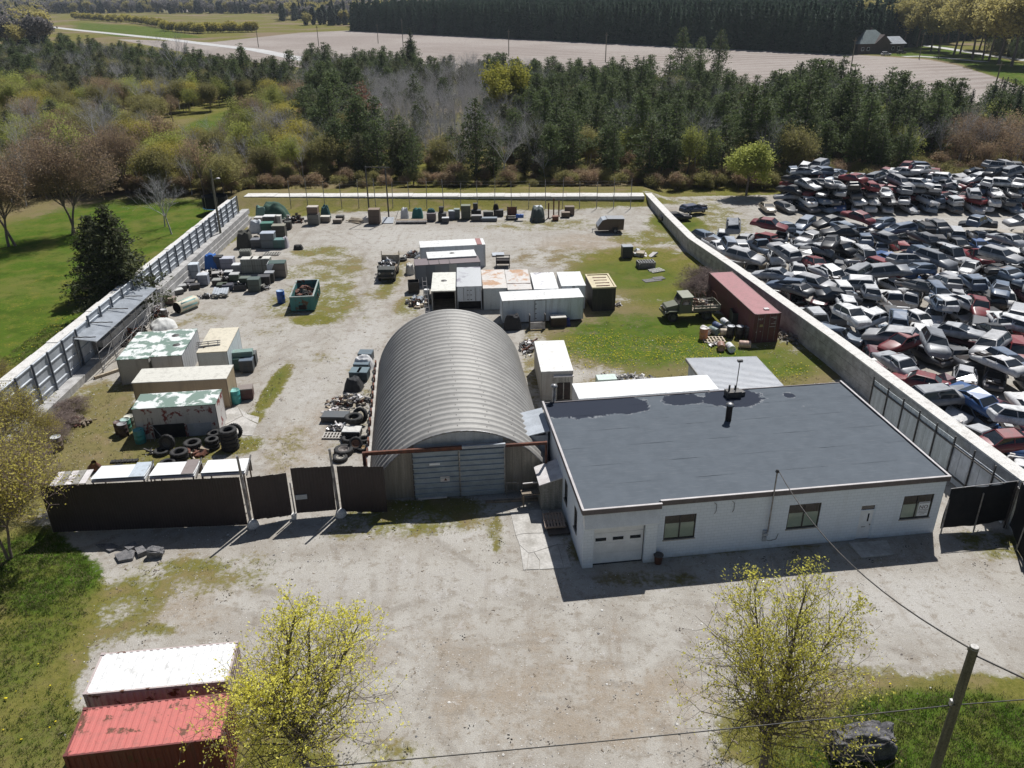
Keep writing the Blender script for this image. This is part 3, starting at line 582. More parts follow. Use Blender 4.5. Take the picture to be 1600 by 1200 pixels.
# power mast, meter and conduits on the front wall
pm = MB(); pm.cyl((10.95, -.16, 1.3), (10.95, -.16, 5.35), .045, n=8); pm.build('service_mast', M['steel'], bld)
MB().lathe([(0, 5.55), (.09, 5.5), (.11, 5.38), (.05, 5.33)], 10, o=(10.95, -.16, 0)).build('weather_head', M['dark_steel'], bld)
mt = MB(); mt.box(10.72, 10.98, -.15, -.005, 1.0, 1.35); mt.cyl((10.85, -.16, 1.2), (10.85, -.27, 1.2), .1, n=14); mt.box(10.74, 10.96, -.13, -.005, .62, .92); mt.build('electric_meter', M['galv'], bld)
MB().tube([(10.85, -.05, .7), (11.2, -.04, .55), (11.6, -.03, .62), (11.7, -.03, 1.0)], .014).build('cable', M['dark_steel'], bld)
for x in (7.55, 8.6): MB().tube([(x, -.05, 3.6), (x + .15, -.05, 3.45), (x + .15, -.05, 3.0), (x + .08, -.05, 2.85)], .014).build('cable', M['dark_steel'], bld)
# cellar hood on the left wall
ho = MB(); ho.box(-1.35, -.004, 5.7, 7.6, 0, 1.75); ho.prism([(-1.35, 1.752), (-.004, 1.752), (-.004, 2.35), (-1.35, 1.95)], 5.7, 7.6); hh_ = ho.build('side_hood', M['grey_wood'], bld)
hr = MB(); hr.prism([(-1.5, 1.92), (-.004, 2.37), (-.004, 2.43), (-1.5, 1.98)], 5.55, 7.75); hr.build('hood_roof', M['trim_white'], hh_)
for i in range(9): MB().box(-1.34, -.01, 5.685, 5.699, .02 + i * .19, .02 + i * .19 + .17).build('board', M['grey_wood'], hh_)

# ------------------------------------------------------------------ arched steel hut
HY = R(6.2); HR, HC, HD = 6.28, -1.52, 21.6
hut = empty('quonset_hut', (-3.22, 44.2, 0), HY, 'arched corrugated steel hut with grey sliding doors beside the workshop', 'building')
a0 = math.asin(-HC / HR); NA = 44
nr = 30; pr = HD / nr
for i in range(nr):                                          # each arch rib is a sheet of its own
    mb = MB(); v = []; prof = [(0, 0), (.16, .0), (.30, .10), (.42, .14), (.58, .14), (.70, .10), (.84, 0), (1.0, 0)]
    for k in range(NA + 1):
        a = a0 + (math.pi - 2 * a0) * k / NA
        for t_, dz in prof:
            r_ = HR + dz * 1.0; v.append((math.cos(a) * r_, i * pr + t_ * pr + .0, HC + math.sin(a) * r_))
    n = len(prof); f = [(k * n + j, (k + 1) * n + j, (k + 1) * n + j + 1, k * n + j + 1) for k in range(NA) for j in range(n - 1)]
    mb.add(v, f, 0, True); mb.build('arch_rib', M['hut_metal'], hut)
bolts = MB()
rr = rng(5)
for i in range(nr + 1):
    for k in (6, 12, 17, 22, 27, 32, 38):
        a = a0 + (math.pi - 2 * a0) * (k + (.5 if i % 2 else 0)) / NA; r_ = HR + .012
        c = Vector((math.cos(a) * r_, min(i * pr, HD - .05), HC + math.sin(a) * r_)); bolts.rbox(c, (.05, .22, .03), 0, 0, 0, math.pi / 2 - a)
bolts = bolts.build('rib_bolts', M['dark_steel'], hut); tag(bolts, kind='stuff')
# end walls of vertical sheets
mk('end_sheet', (.30, .275, .235), (.22, .20, .17), 2, rough=.7, stretch=(3, 3, .2), fine=.15); mk('door_sheet', (.30, .345, .385), (.24, .28, .31), 1.5, rough=.6, fine=.08)
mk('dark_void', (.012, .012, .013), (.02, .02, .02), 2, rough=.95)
def arch_z(x, r_=HR): return HC + math.sqrt(max(.001, r_ * r_ - x * x))
for y, s_ in ((.12, 1), (HD - .12, -1)):
    x = -6.05; i = 0
    while x < 6.05:
        x1 = min(x + .30, 6.05)
        if s_ == 1 and x > -3.1 and x1 < 2.65:
            za, zb = 3.55, 3.55
        else: za = zb = .0
        mb = MB(); off = -.05 if i % 2 else 0
        mb.prism([(x, za), (x1, zb), (x1, max(.05, arch_z(x1) - .02)), (x, max(.05, arch_z(x) - .02))], y + off, y + off + .03)
        if arch_z((x + x1) / 2) - za > .1: mb.build('end_sheet', M['end_sheet'] if not (za > 0) else M['galv'], hut)
        x = x1; i += 1
# arch edge trim
at = MB()
for k in range(NA):
    a, b = [a0 + (math.pi - 2 * a0) * q / NA for q in (k, k + 1)]
    at.cyl((math.cos(a) * HR, .02, HC + math.sin(a) * HR), (math.cos(b) * HR, .02, HC + math.sin(b) * HR), .055, n=6)
at.build('arch_trim', M['steel'], hut)
# sliding doors with horizontal ribs
for k, (x0, x1, y) in enumerate(((-3.15, -.21, -.18), (-.19, 2.70, -.24))):
    mb = MB(); nb = 9; hh = 3.5 / nb
    for b_ in range(nb):
        za = .06 + b_ * hh; mb.prism([(za, 0), (za + hh * .70, 0), (za + hh * .80, -.09), (za + hh * .94, -.09), (za + hh, 0), (za + hh, .03), (za, .03)], x0, x1, plane='YZ')
    mb.v = [(a, c + y, b) for (a, b, c) in mb.v]; d_ = mb.build('sliding_door', M['door_sheet'], hut)
    e = MB(); e.box(x0 - .03, x0 + .04, y - .08, y + .05, .04, 3.6); e.box(x1 - .04, x1 + .03, y - .08, y + .05, .04, 3.6); e.build('door_edge', M['dark_steel'] if k == 0 else M['steel'], d_)
    if k == 0:
        MB().box(-2.1, -1.42, y - .085, y - .07, 2.55, 2.74).build('notice_plate', M['white_board'], d_); MB().box(-1.45, -.86, y - .085, y - .07, 1.28, 1.66).build('faded_sign', M['trim_white'], d_)
        tr_ = MB(); tr_.prism([(-1.22, 1.36), (-1.02, 1.36), (-1.12, 1.56)], y - .09, y - .086); tr_.build('sign_mark', M['rust'], d_)
        MB().box(-2.95, -1.1, y - .10, y + .04, .03, .13).build('bottom_rail', M['trim_white'], d_)
bm = MB(); bm.box(-6.15, .0, -.36, -.20, 3.62, 3.86); bm.build('door_rail', M['rust'], hut); MB().box(2.75, 5.4, -.36, -.2, 3.60, 3.78).build('door_rail', M['rust'], hut); MB().box(.0, 2.75, -.36, -.2, 3.66, 3.86).build('door_rail', M['galv'], hut)
MB().box(-6.2, -6.0, -.4, -.2, 0, 3.85).build('rail_post', M['rust'], hut); MB().box(5.3, 5.42, -.4, -.2, 0, 3.8).build('rail_post', M['rust'], hut)
lg = MB(); lg.box(-6.55, -6.2, .2, HD, 0, .35); lg.build('footing', M['concrete'], hut)
for i in range(14): MB().rbox((-6.42, .8 + i * 1.5, .55), (.12, .5, .5)).build('base_flange', M['rust'], hut)
# link roof between hut and workshop
lk = empty('link_roof', (2.2, 47.2, 0), R(7), 'grey lean-to roof bridging the arched hut and the workshop', 'roof')
q = MB(); q.prism([(-1.75, 2.85), (.22, 3.25), (.22, 3.33), (-1.75, 2.93)], -.5, 2.8); q.build('roof_sheet', M['galv'], lk)
MB().box(-1.0, .12, -.42, -.37, 0, 2.95).build('front_panel', M['galv'], lk); MB().box(-.02, .12, -.36, 2.7, 0, 3.2).build('side_panel', M['galv'], lk)
# ------------------------------------------------------------------ cargo boxes, trailers, shipping containers
def frame_of(FL, FR, h):
    a, b = G(*FL, h), G(*FR, h); d = b - a; return a, d.length, math.atan2(d.y, d.x)
def cargo_box(name, label, cat, FL, FR, h, depth, wall, roof, W=None, yaw=None, roofmat='paint', wallmat='paint', group=None, front='closed', lift=.0, rooflip=.03, posts=True, boards=False, anchor='L', seed=0):
    a, L_, y_ = frame_of(FL, FR, h); W = W or L_; yaw = y_ if yaw is None else R(yaw)
    if anchor == 'C': c_ = (a + G(*FR, h)) / 2; a = c_ - Vector((math.cos(yaw), math.sin(yaw), 0)) * W / 2
    t = empty(name, (a.x, a.y, 0), yaw, label, cat, group); th = .07; z0 = lift
    hh = h - .06
    def wallp(nm, x0, x1, y0, y1): return MB().box(x0, x1, y0, y1, z0, hh).build(nm, M[wallmat], t, color=wall)
    if front == 'closed': wallp('front_wall', 0, W, 0, th)
    elif front == 'open':
        MB().box(0, W, 0, th, hh - .12, hh).build('front_beam', M[wallmat], t, color=wall); MB().box(0, .1, 0, th, z0, hh - .12).build('front_post', M[wallmat], t, color=wall); MB().box(W - .1, W, 0, th, z0, hh - .12).build('front_post', M[wallmat], t, color=wall)
    elif front == 'doors':
        MB().box(0, W, 0, th, hh - .1, hh).build('front_beam', M[wallmat], t, color=wall); MB().box(0, .06, 0, th, z0, hh - .1).build('front_post', M[wallmat], t, color=wall); MB().box(W - .06, W, 0, th, z0, hh - .1).build('front_post', M[wallmat], t, color=wall)
        for s_ in (0, 1):
            x0 = .065 + s_ * (W - .13) / 2; d_ = MB().box(x0, x0 + (W - .13) / 2 - .01, .0, .05, z0 + .04, hh - .11).build('door', M[wallmat], t, color=wall)
            for k in range(2): MB().cyl((x0 + .25 + k * .55, -.03, z0 + .08), (x0 + .25 + k * .55, -.03, hh - .15), .02, n=6).build('lock_rod', M['steel'], d_)
    wallp('left_wall', 0, th, th + .002, depth - th - .002); wallp('right_wall', W - th, W, th + .002, depth - th - .002); wallp('back_wall', 0, W, depth - th, depth)
    # roof as bowed panel
    nx_, ny_ = 9, 9; rr = rng(seed + 7); v = []
    for j in range(ny_):
        for i in range(nx_):
            x, y = -rooflip + (W + 2 * rooflip) * i / (nx_ - 1), -rooflip + (depth + 2 * rooflip) * j / (ny_ - 1)
            v.append((x, y, hh + .02 + .035 * math.sin(math.pi * i / (nx_ - 1)) * math.sin(math.pi * j / (ny_ - 1)) + rr.uniform(-.008, .008)))
    mb = MB(); mb.add(v, [(j * nx_ + i, j * nx_ + i + 1, (j + 1) * nx_ + i + 1, (j + 1) * nx_ + i) for j in range(ny_ - 1) for i in range(nx_ - 1)], 0, True)
    mb.box(-rooflip, W + rooflip, -rooflip, depth + rooflip, hh - .04, hh + .012); mb.build('roof', M[roofmat], t, color=roof)
    if posts:
        dk = tuple(c * .55 for c in wall)
        for x in (-.012, W - .048):
            for y in (-.012, depth - .048): MB().box(x, x + .06, y, y + .06, z0, hh - .045).build('corner_post', M['paint'], t, color=dk)
        n = max(2, int(round(W / .6))); 
        if W > 3.5:
            for i in range(1, n): MB().box(W * i / n - .012, W * i / n + .012, -.008, -.001, z0 + .02, hh - .05).build('seam_strip', M['paint'], t, color=tuple(c * .9 for c in wall))
        n = max(2, int(round(depth / .6)))
        if depth > 3.5:
            for i in range(1, n):
                for x in (-.008, W + .001): MB().box(x, x + .007, depth * i / n - .012, depth * i / n + .012, z0 + .02, hh - .05).build('seam_strip', M['paint'], t, color=tuple(c * .9 for c in wall))
    if lift > .1:
        for y in (.4, depth - .6): MB().box(.15, W - .15, y, y + .2, 0, lift - .003).build('sleeper', M['wood'], t)
    else: MB().box(.03, W - .03, .03, depth - .03, .01, .05).build('floor', M['wood'], t)
    return t, W, depth, hh
WHT = (.74, .74, .73); OFF = (.62, .60, .55); CRM = (.60, .55, .44)
# left side of the yard
cargo_box('cargo_box', 'white box with green blotched roof nearest the scaffold shelter', 'cargo box', (181.6, 561.3), (231.4, 560.5), 2.35, 6.0, (.46, .45, .42), (.70, .72, .70), W=2.5, yaw=6, roofmat='roof_green', seed=1)
t, W, D, hh = cargo_box('cargo_box', 'grey white box with blotched roof and two dark roof vents', 'cargo box', (234.3, 556.7), (281.2, 555), 2.5, 5.9, (.50, .51, .52), (.70, .72, .70), W=2.5, yaw=7, roofmat='roof_green', seed=2)
for x, y in ((1.0, 4.4), (1.6, 2.2)): MB().lathe([(0, .07), (.3, .05), (.36, .0)], 16, o=(x, y, hh + .02)).build('roof_vent', M['dark_steel'], t)
MB().box(1.2, 1.26, -.03, -.005, .9, 1.4).build('door_latch', M['dark_steel'], t)
cargo_box('cargo_box', 'cream roofed pale blue box beside the stacked teal crates', 'cargo box', (307, 550.3), (354, 548.4), 2.5, 5.4, (.55, .62, .64), (.66, .60, .47), W=2.45, yaw=6.5, seed=3)
cargo_box('cargo_box', 'small low white box in front of the cream roofed box', 'cargo box', (325, 562), (353, 561), 1.7, 1.3, (.6, .6, .58), (.72, .72, .70), W=1.35, yaw=6, posts=False, seed=4)
cargo_box('cargo_box', 'long cream box with stained tan side on the left of the yard', 'cargo box', (205.6, 597.3), (353, 590.6), 2.6, 2.55, (.37, .29, .18), (.66, .64, .57), yaw=5.2, seed=5)
t, W, D, hh = cargo_box('cargo_box', 'white box with peeling red paint and patchy green roof behind the tyres', 'cargo box', (205.2, 638.5), (335.8, 629.8), 2.6, 2.4, (.55, .53, .51), (.70, .72, .70), yaw=7.2, roofmat='roof_green', wallmat='wall_peel', seed=6)
MB().box(1.2, 3.4, -.03, -.009, .02, 1.15).build('dark_panel', M['dark_void'], t); MB().box(3.6, 5.3, -.05, -.009, .05, 1.05).build('grey_panel', M['galv'], t)  # near-black panel low on the front wall
for x in (.95, 1.25): MB().cyl((x, -.45, 0), (x, -.02, 1.75), .02, n=5).build('leaning_pole', M['steel'], t)
MB().cyl((1.15, -.1, 1.2), (2.3, -1.0, .05), .025, n=5).build('leaning_pole', M['steel'], t)
# centre cluster
t, W, D, hh = cargo_box('semi_trailer', 'long white trailer body at the back of the cluster, red corner patch', 'trailer', (656.7, 386.2), (758, 381.2), 2.75, 2.6, (.55, .57, .60), WHT, yaw=8.2, seed=11)
MB().box(W - .95, W - .35, .0, 2.6, hh + .058, hh + .064).build('red_patch', M['paint'], t, color=(.33, .14, .13)); MB().box(W - 1.0, W - .2, -.014, -.009, .3, hh - .2).build('side_door', M['paint'], t, color=(.5, .52, .56))
t, W, D, hh = cargo_box('cargo_box', 'white roofed box squeezed between the long trailer and the brown roofed box', 'cargo box', (668.7, 403.3), (743.7, 397.7), 2.6, 2.45, (.55, .56, .58), WHT, yaw=9.5, seed=12)
MB().lathe([(0, .06), (.22, .05), (.3, 0)], 14, o=(W * .52, 1.4, hh + .05)).build('roof_vent', M['dark_steel'], t)
t, W, D, hh = cargo_box('cargo_box', 'long box with maroon brown roof and dark weathered metal side', 'cargo box', (648.5, 414.2), (750, 408), 2.4, 2.3, (.17, .185, .21), (.17, .13, .14), yaw=9.3, seed=13)
for i in (1, 2, 3): MB().box(W * (.05 + i * .16), W * (.05 + i * .16) + .06, 0, D, hh + .03, hh + .075).build('roof_batten', M['dark_steel'], t)
MB().box(W * .16, W * .30, -.03, -.01, .05, hh - .05).build('grey_sheet', M['paint'], t, color=(.10, .12, .15)); MB().box(W * .52, W * .64, -.03, -.01, .05, hh - .05).build('grey_sheet', M['paint'], t, color=(.28, .28, .27))
t, W, D, hh = cargo_box('cargo_box', 'open fronted white box with dark empty inside behind the arched hut', 'cargo box', (673.7, 454), (711.5, 454.7), 2.2, 5.9, (.50, .49, .44), (.70, .69, .62), W=2.48, yaw=3, front='open', seed=14)
MB().lathe([(0, .07), (.25, .05), (.33, 0)], 14, o=(W * .5, 3.0, hh + .05)).build('roof_vent', M['dark_steel'], t); MB().box(.08, W - .08, 3.4, 3.45, .06, hh - .05).build('inner_backing', M['soot'], t)  # near-black backing sheet paints in the darkness of the open box
t, W, D, hh = cargo_box('truck_body', 'tall grey roofed truck body with paired rear doors above a dark gap', 'truck body', (713.7, 447.2), (752.3, 446.8), 2.6, 6.3, (.60, .64, .68), (.47, .48, .49), W=2.5, yaw=3, front='none', roofmat='roof_stain', seed=15)
for s_ in (0, 1):
    x0 = .07 + s_ * 1.185; d_ = MB().box(x0, x0 + 1.175, .0, .05, .95, hh - .05).build('rear_door', M['paint'], t, color=(.62, .66, .70))
    for z in (1.1, 1.6, 2.1): MB().box(x0 + (.95 if s_ == 0 else .1), x0 + (1.1 if s_ == 0 else .25), -.03, -.002, z, z + .07).build('hinge', M['dark_steel'], d_)
    MB().cyl((x0 + .6, -.02, 1.0), (x0 + .6, -.02, 2.4), .018, n=5).build('lock_rod', M['dark_steel'], d_)
MB().box(.0, .07, .0, .07, 0, hh - .05).build('front_post', M['paint'], t, color=(.62, .66, .7)); MB().box(W - .07, W, 0, .07, 0, hh - .05).build('front_post', M['paint'], t, color=(.62, .66, .7)); MB().box(.1, W - .1, .35, .4, .05, .95).build('gap_shade_sheet', M['dark_void'], t)  # near-black sheet stands in for the shade inside the open gap
RST = (.60, .56, .52)
cargo_box('cargo_box', 'pale box with broad rust stain across its roof, left of the rusty pair', 'cargo box', (755, 450), (793, 447), 2.35, 6.0, (.52, .55, .55), RST, W=2.42, yaw=3.5, roofmat='roof_rust', seed=16)
t, W, D, hh = cargo_box('cargo_box', 'pale box with rust streaked roof and cross seam, right of the rusty pair', 'cargo box', (793.7, 452), (832.5, 450), 2.4, 6.4, (.50, .52, .52), (.58, .55, .52), W=2.42, yaw=3, roofmat='roof_rust', seed=17)
MB().box(0, W, 1.7, 1.78, hh + .04, hh + .075).build('roof_batten', M['rust'], t)
cargo_box('cargo_box', 'white box with dark stained hollow in its roof behind the long reefer', 'cargo box', (835, 451), (872.5, 449.5), 2.55, 5.2, (.62, .63, .64), WHT, W=2.42, yaw=3, roofmat='roof_stain', seed=18)
t, W, D, hh = cargo_box('cargo_box', 'clean white box beside the black box in the cluster', 'cargo box', (877.5, 446.2), (916, 445), 2.55, 4.5, (.66, .67, .68), WHT, W=2.45, yaw=3, seed=19)
MB().box(1.1, 1.35, -.04, -.005, hh - .16, hh - .06).build('marker_lamp', M['dark_steel'], t)
t, W, D, hh = cargo_box('semi_trailer', 'long white insulated trailer body with side door and ladder', 'trailer', (785, 469.5), (912, 463.2), 2.55, 2.6, (.64, .70, .75), WHT, yaw=6.8, lift=.2, seed=20)
d_ = MB().box(W * .40, W * .53, -.04, -.009, .35, hh - .12).build('side_door', M['paint_clean'], t, color=(.64, .70, .75))
MB().box(W * .395, W * .40, -.06, -.005, .3, hh - .1).build('door_jamb', M['dark_steel'], d_); MB().box(W * .53, W * .535, -.05, -.005, .3, hh - .1).build('door_jamb', M['dark_steel'], d_); MB().box(W * .395, W * .535, -.05, -.005, hh - .12, hh - .1).build('door_jamb', M['dark_steel'], d_)
for k in range(4): MB().box(W * .40, W * .42, -.065, -.041, .5 + k * .5, .56 + k * .5).build('hinge', M['dark_steel'], d_)
t, W, D, hh = cargo_box('cargo_box', 'black sided box with cream framed roof standing right of the cluster', 'cargo box', (926, 450), (961, 447), 2.5, 4.2, (.012, .012, .013), (.58, .50, .32), W=2.4, yaw=5, front='closed', posts=False, seed=21)
rim = MB(); rim.box(-.05, W + .05, -.05, .12, hh + .013, hh + .12); rim.box(-.05, W + .05, D - .12, D + .05, hh + .013, hh + .12); rim.box(-.05, .12, .121, D - .121, hh + .013, hh + .12); rim.box(W - .12, W + .05, .121, D - .121, hh + .013, hh + .12); rim.build('roof_rim', M['paint'], t, color=(.62, .53, .33))
for i in range(4): MB().box(.5 + .02 * i, W - .5 + .1 * (i % 2), .55 + i * .85, .72 + i * .85, hh + .055, hh + .075).build('roof_stain_strip', M['rust'], t)
# beside the hut
t, W, D, hh = cargo_box('site_trailer', 'beige sided site trailer with porch door right of the arched hut', 'trailer', (846, 579.7), (896, 578.2), 2.6, 6.1, (.42, .40, .36), (.76, .75, .72), W=2.5, yaw=3.5, seed=22)
for i in range(13): MB().box(.03, 1.0, -.03, -.013, .08 + i * .185, .08 + i * .185 + .165).build('siding_board', M['paint'], t, color=(.40, .37, .33))
MB().box(1.0, 2.48, -.16, -.014, .1, 2.1).build('porch', M['grey_wood'], t); MB().box(1.25, 2.3, -.18, -.163, .1, 1.6).build('porch_door', M['soot'], t); MB().box(1.72, 1.79, -.19, -.181, .1, 1.6).build('door_stile', M['grey_wood'], t)
MB().box(.95, 2.55, -.22, -.01, 2.1, 2.2).build('porch_top', M['trim_white'], t)
cargo_box('cargo_box', 'long low white roof close behind the workshop', 'cargo box', (905, 622), (1118, 606), 2.7, 2.5, (.6, .6, .6), (.78, .78, .78), W=10.6, yaw=7.5, seed=23)
# metal lean-to shed behind the workshop
sh = empty('metal_shed', G(1116, 601, 2.8) * Vector((1, 1, 0)) if False else (15.0, 53.2, 0), R(6), 'shed with ribbed white metal roof behind the right end of the workshop', 'shed')
MB().box(0, .08, 0, 6.3, 0, 2.55).build('left_wall', M['galv'], sh); MB().box(5.42, 5.5, 0, 6.3, 0, 2.35).build('right_wall', M['galv'], sh); MB().box(.082, 5.418, 6.2, 6.28, 0, 2.45).build('back_wall', M['galv'], sh)
MB().box(-.04, -.003, 3.0, 4.0, .1, 2.0).build('side_door', M['grey_wood'], sh)
for i in range(8):
    mb = MB(); mb.corr(5.9, .88, .30, .03, .012); mb.xf(Matrix.Translation((0, 0, 0)))
    mb = MB(); y0 = -.35 + i * .86
    prof = []
    for k in range(4):
        for a, b in ((0, 0), (.6, 0), (.7, .045), (.9, .045), (1.0, 0)): prof.append((y0 + (k + a) * .215, b))
    n = len(prof); v = [(-.2, a, 2.62 + b) for a, b in prof] + [(5.75, a, 2.46 + b) for a, b in prof]; mb.add(v, [(j, n + j, n + j + 1, j + 1) for j in range(n - 1)]); mb.build('roof_sheet', M['paint_clean'], sh, color=(.66, .67, .69))
MB().box(-.26, -.2, -.35, 6.5, 2.45, 2.66).build('barge_board', M['grey_wood'], sh)
# white roofed lean-tos behind the front fence
for i, (x0, x1, c, lab) in enumerate(((128, 176, (.74, .76, .78), 'low white roofed lean-to behind the brown fence, left of three'), (220, 276, (.78, .78, .78), 'low white roofed lean-to with brown panel behind the brown fence, middle of three'), (302, 379, (.80, .80, .79), 'low white roofed lean-to behind the brown fence, next to the gate'))):
    a, b = G(x0 + 6, 757 - (x0 - 130) * .055, 3.0), G((222, 300, 380)[i], 757 - ((222, 300, 380)[i] - 130) * .055, 3.0)
    L_ = (b - a).length; t = empty('lean_to', (a.x, 41.75 + (a.x + 26) * .09, 0), R(5), lab, 'shelter', 'lean-tos behind the front fence')
    mb = MB(); mb.add([(0, 0, 3.0), (L_ - .1, 0, 3.0), (L_ - .1, 1.75, 2.85), (0, 1.75, 2.85)], [(0, 1, 2, 3)]); mb.box(0, L_ - .1, 0, 1.75, 2.72, 2.84); mb.build('roof', M['paint_clean'], t, color=c)
    for x in (.06, L_ - .2):
        for y in (.06, 1.6): MB().cyl((x, y, 0), (x, y, 2.72), .05, n=6).build('post', M['wood'], t)
    MB().box(0, L_ - .1, 1.76, 1.8, 1.9, 2.8).build('rear_panel', M['grey_wood'], t)
    if i < 2: MB().box(L_ * .68, L_ - .15, .02, 1.7, 3.003, 3.012).build('roof_panel', M['paint'], t, color=((.50, .56, .62), (.24, .2, .19))[i])
    MB().cyl((L_ - .04, .1, 2.6), (L_ - .04, 1.7, 3.1), .05, n=6).build('end_pipe', M['dark_steel'], t)
t = empty('plank_roof', G(128, 757, 2.8) * Vector((1, 1, 0)), R(8), 'grey white plank roof at the left end of the brown fence', 'shelter')
for i in range(5): MB().box(-1.9 + i * .42, -1.9 + i * .42 + .39, .1, 1.7, 2.78, 2.82).build('plank', M['grey_wood'] if i % 2 else M['trim_white'], t)
for x in (-1.8, .1): MB().cyl((x, .2, 0), (x, .2, 2.78), .05, n=6).build('post', M['wood'], t)
# shipping containers
def container(label, FL, FR, h, depth, long_is_front, wall, roof, yaw, W, roofmat='paint', group=None, doors_front=False, text=False):
    a, L_, y_ = frame_of(FL, FR, h); t = empty('shipping_container', (a.x, a.y, 0), R(yaw), label, 'container', group); D = depth
    def cw(nm, L2, loc, rz): MB().corr(L2 - .24, h - .34, .278, .036, .012, x0=.12, z0=.17).build(nm, M['rusty_paint'], t, loc=loc, rz=rz, color=wall)
    if not doors_front: cw('front_wall', W, (0, .05, 0), 0)
    cw('back_wall', W, (W, D - .05, 0), R(180)); cw('left_wall', D, (.05, D, 0), R(-90)); cw('right_wall', D, (W - .05, 0, 0), R(90))
    # roof: pressed panels across the width of the box
    L2, Wd = (W, D) if long_is_front else (D, W); prof = []; n = int(L2 / .30)
    for i in range(n):
        for q, b in ((0, 0), (.35, 0), (.45, .025), (.9, .025)): prof.append((.08 + (i + q) * (L2 - .16) / n, b))
    prof.append((L2 - .08, 0)); k = len(prof)
    P_ = (lambda u, s_, z: (u, s_, z)) if long_is_front else (lambda u, s_, z: (s_, u, z))
    mb = MB(); mb.add([P_(u, .07, h - .05 + b) for u, b in prof] + [P_(u, Wd - .07, h - .05 + b) for u, b in prof], [((i, i + 1, k + i + 1, k + i) if long_is_front else (i, k + i, k + i + 1, i + 1)) for i in range(k - 1)]); mb.build('roof', M[roofmat], t, color=roof)
    fr = MB()
    for x in (0, W - .12):
        for y in (0, D - .12): fr.box(x, x + .12, y, y + .12, 0, h - .13)
    for y in (0, D - .1): fr.box(.121, W - .121, y + .005, y + .095, h - .17, h - .03); fr.box(.121, W - .121, y + .005, y + .095, 0, .17)
    for x in (0, W - .1): fr.box(x + .005, x + .095, .121, D - .121, h - .17, h - .03); fr.box(x + .005, x + .095, .121, D - .121, 0, .17)
    fr.build('frame', M['rusty_paint'], t, color=tuple(c * .85 for c in wall))
    for x in (-.01, W - .16):
        for y in (-.01, D - .15):
            for z in (0, h - .125): MB().box(x, x + .17, y, y + .16, z, z + .13).build('corner_casting', M['rusty_paint'], t, color=tuple(c * .75 for c in wall))
    if doors_front:
        for s_ in (0, 1):
            x0 = .13 + s_ * (W - .26) / 2; d_ = MB().box(x0, x0 + (W - .27) / 2, .05, .09, .18, h - .18).build('door', M['rusty_paint'], t, color=wall)
            for q in (.25, .85): MB().cyl((x0 + q, .02, .1), (x0 + q, .02, h - .1), .022, n=6).build('lock_rod', M['steel'], d_)
            for z in (.6, 1.2, 1.8): MB().box(x0 + .1, x0 + .95, .035, .0495, z, z + .08).build('door_rib', M['rusty_paint'], d_, color=wall)
            if text:
                if s_ == 0:
                    MB().box(x0 + .48, x0 + .78, .028, .034, 1.55, 1.78).build('plate', M['paint_clean'], d_, color=(.45, .36, .16))
                    for q, z in ((.12, 1.05), (.5, 1.1)): MB().cyl((x0 + q + .1, .034, z), (x0 + q + .1, .026, z), .05, n=8).build('seal_disc', M['trim_white'], d_)
                else:
                    for z, w_ in ((2.42, .55), (2.3, .3), (1.95, .25), (1.8, .5), (1.5, .6), (.95, .1)): MB().box(x0 + .9 - w_, x0 + .9, .028, .034, z, z + .045).build('stencil_line', M['trim_white'], d_)
        if text: text_mesh('NLY', .26, M['trim_white'], t, (.62, .03, h - .62), (R(90), 0, 0))
    MB().box(.1, W - .1, .1, D - .1, .08, .14).build('floor', M['wood'], t)
    return t
container('red shipping container in the bottom left foreground', (98, 1182), (334, 1152), 2.6, 2.44, True, (.20, .04, .036), (.54, .15, .13), 7.6, 6.06, roofmat='rusty_paint')
t = container('white roofed shipping container with pink weathered side behind the red one', (129, 1085), (358, 1065), 2.6, 2.44, True, (.60, .50, .48), (.80, .80, .79), 6.6, 6.06)
t = container('long maroon shipping container beside the army truck', (1180, 491), (1224, 491), 2.85, 12.19, False, (.13, .034, .042), (.42, .17, .18), 7.0, 2.5, doors_front=True, text=True)
MB().box(1.3, 1.75, .9, 1.3, 2.86, 2.93).build('roof_tile', M['trim_white'], t)

# ------------------------------------------------------------------ front fence, gate
def sheet_fence(name, label, cat, A, B, z0a, z1a, z0b, z1b, mat='brown_sheet', pitch=.19, sheet=.86, group=None):
    """ribbed sheets between two ground points; bottom and top heights at either end"""
    d = B - A; L_ = d.length; yaw = math.atan2(d.y, d.x); t = empty(name, (A.x, A.y, 0), yaw, label, cat, group); n = max(1, round(L_ / sheet))
    for i in range(n):
        u0, u1 = L_ * i / n - .02, L_ * (i + 1) / n + .02; um = (u0 + u1) / 2 / L_; z0, z1 = z0a + (z0b - z0a) * um, z1a + (z1b - z1a) * um
        mb = MB(); mb.corr(u1 - u0, z1 - z0, pitch, .016, .01, x0=u0, y=-.012 * (i % 2), z0=z0); mb.build('sheet', M[mat], t)
    for f_ in (.12, .5, .88):
        za, zb = z0a + (z1a - z0a) * f_, z0b + (z1b - z0b) * f_; mb = MB(); mb.add([(0, .03, za), (L_, .03, zb), (L_, .09, zb), (0, .09, za), (0, .03, za + .09), (L_, .03, zb + .09), (L_, .09, zb + .09), (0, .09, za + .09)], [(3, 2, 1, 0), (4, 5, 6, 7), (0, 1, 5, 4), (1, 2, 6, 5), (2, 3, 7, 6), (3, 0, 4, 7)]); mb.build('rail', M['dark_steel'], t)
    return t
A, B, C_, D_, E_ = G(84, 832), G(393, 820), G(462, 809), G(530, 803), G(605, 800)
sheet_fence('brown_sheet_fence', 'dark brown ribbed metal fence along the front left of the yard', 'fence', A, B + Vector((-.25, 0, 0)), .02, 3.35, .02, 3.5)
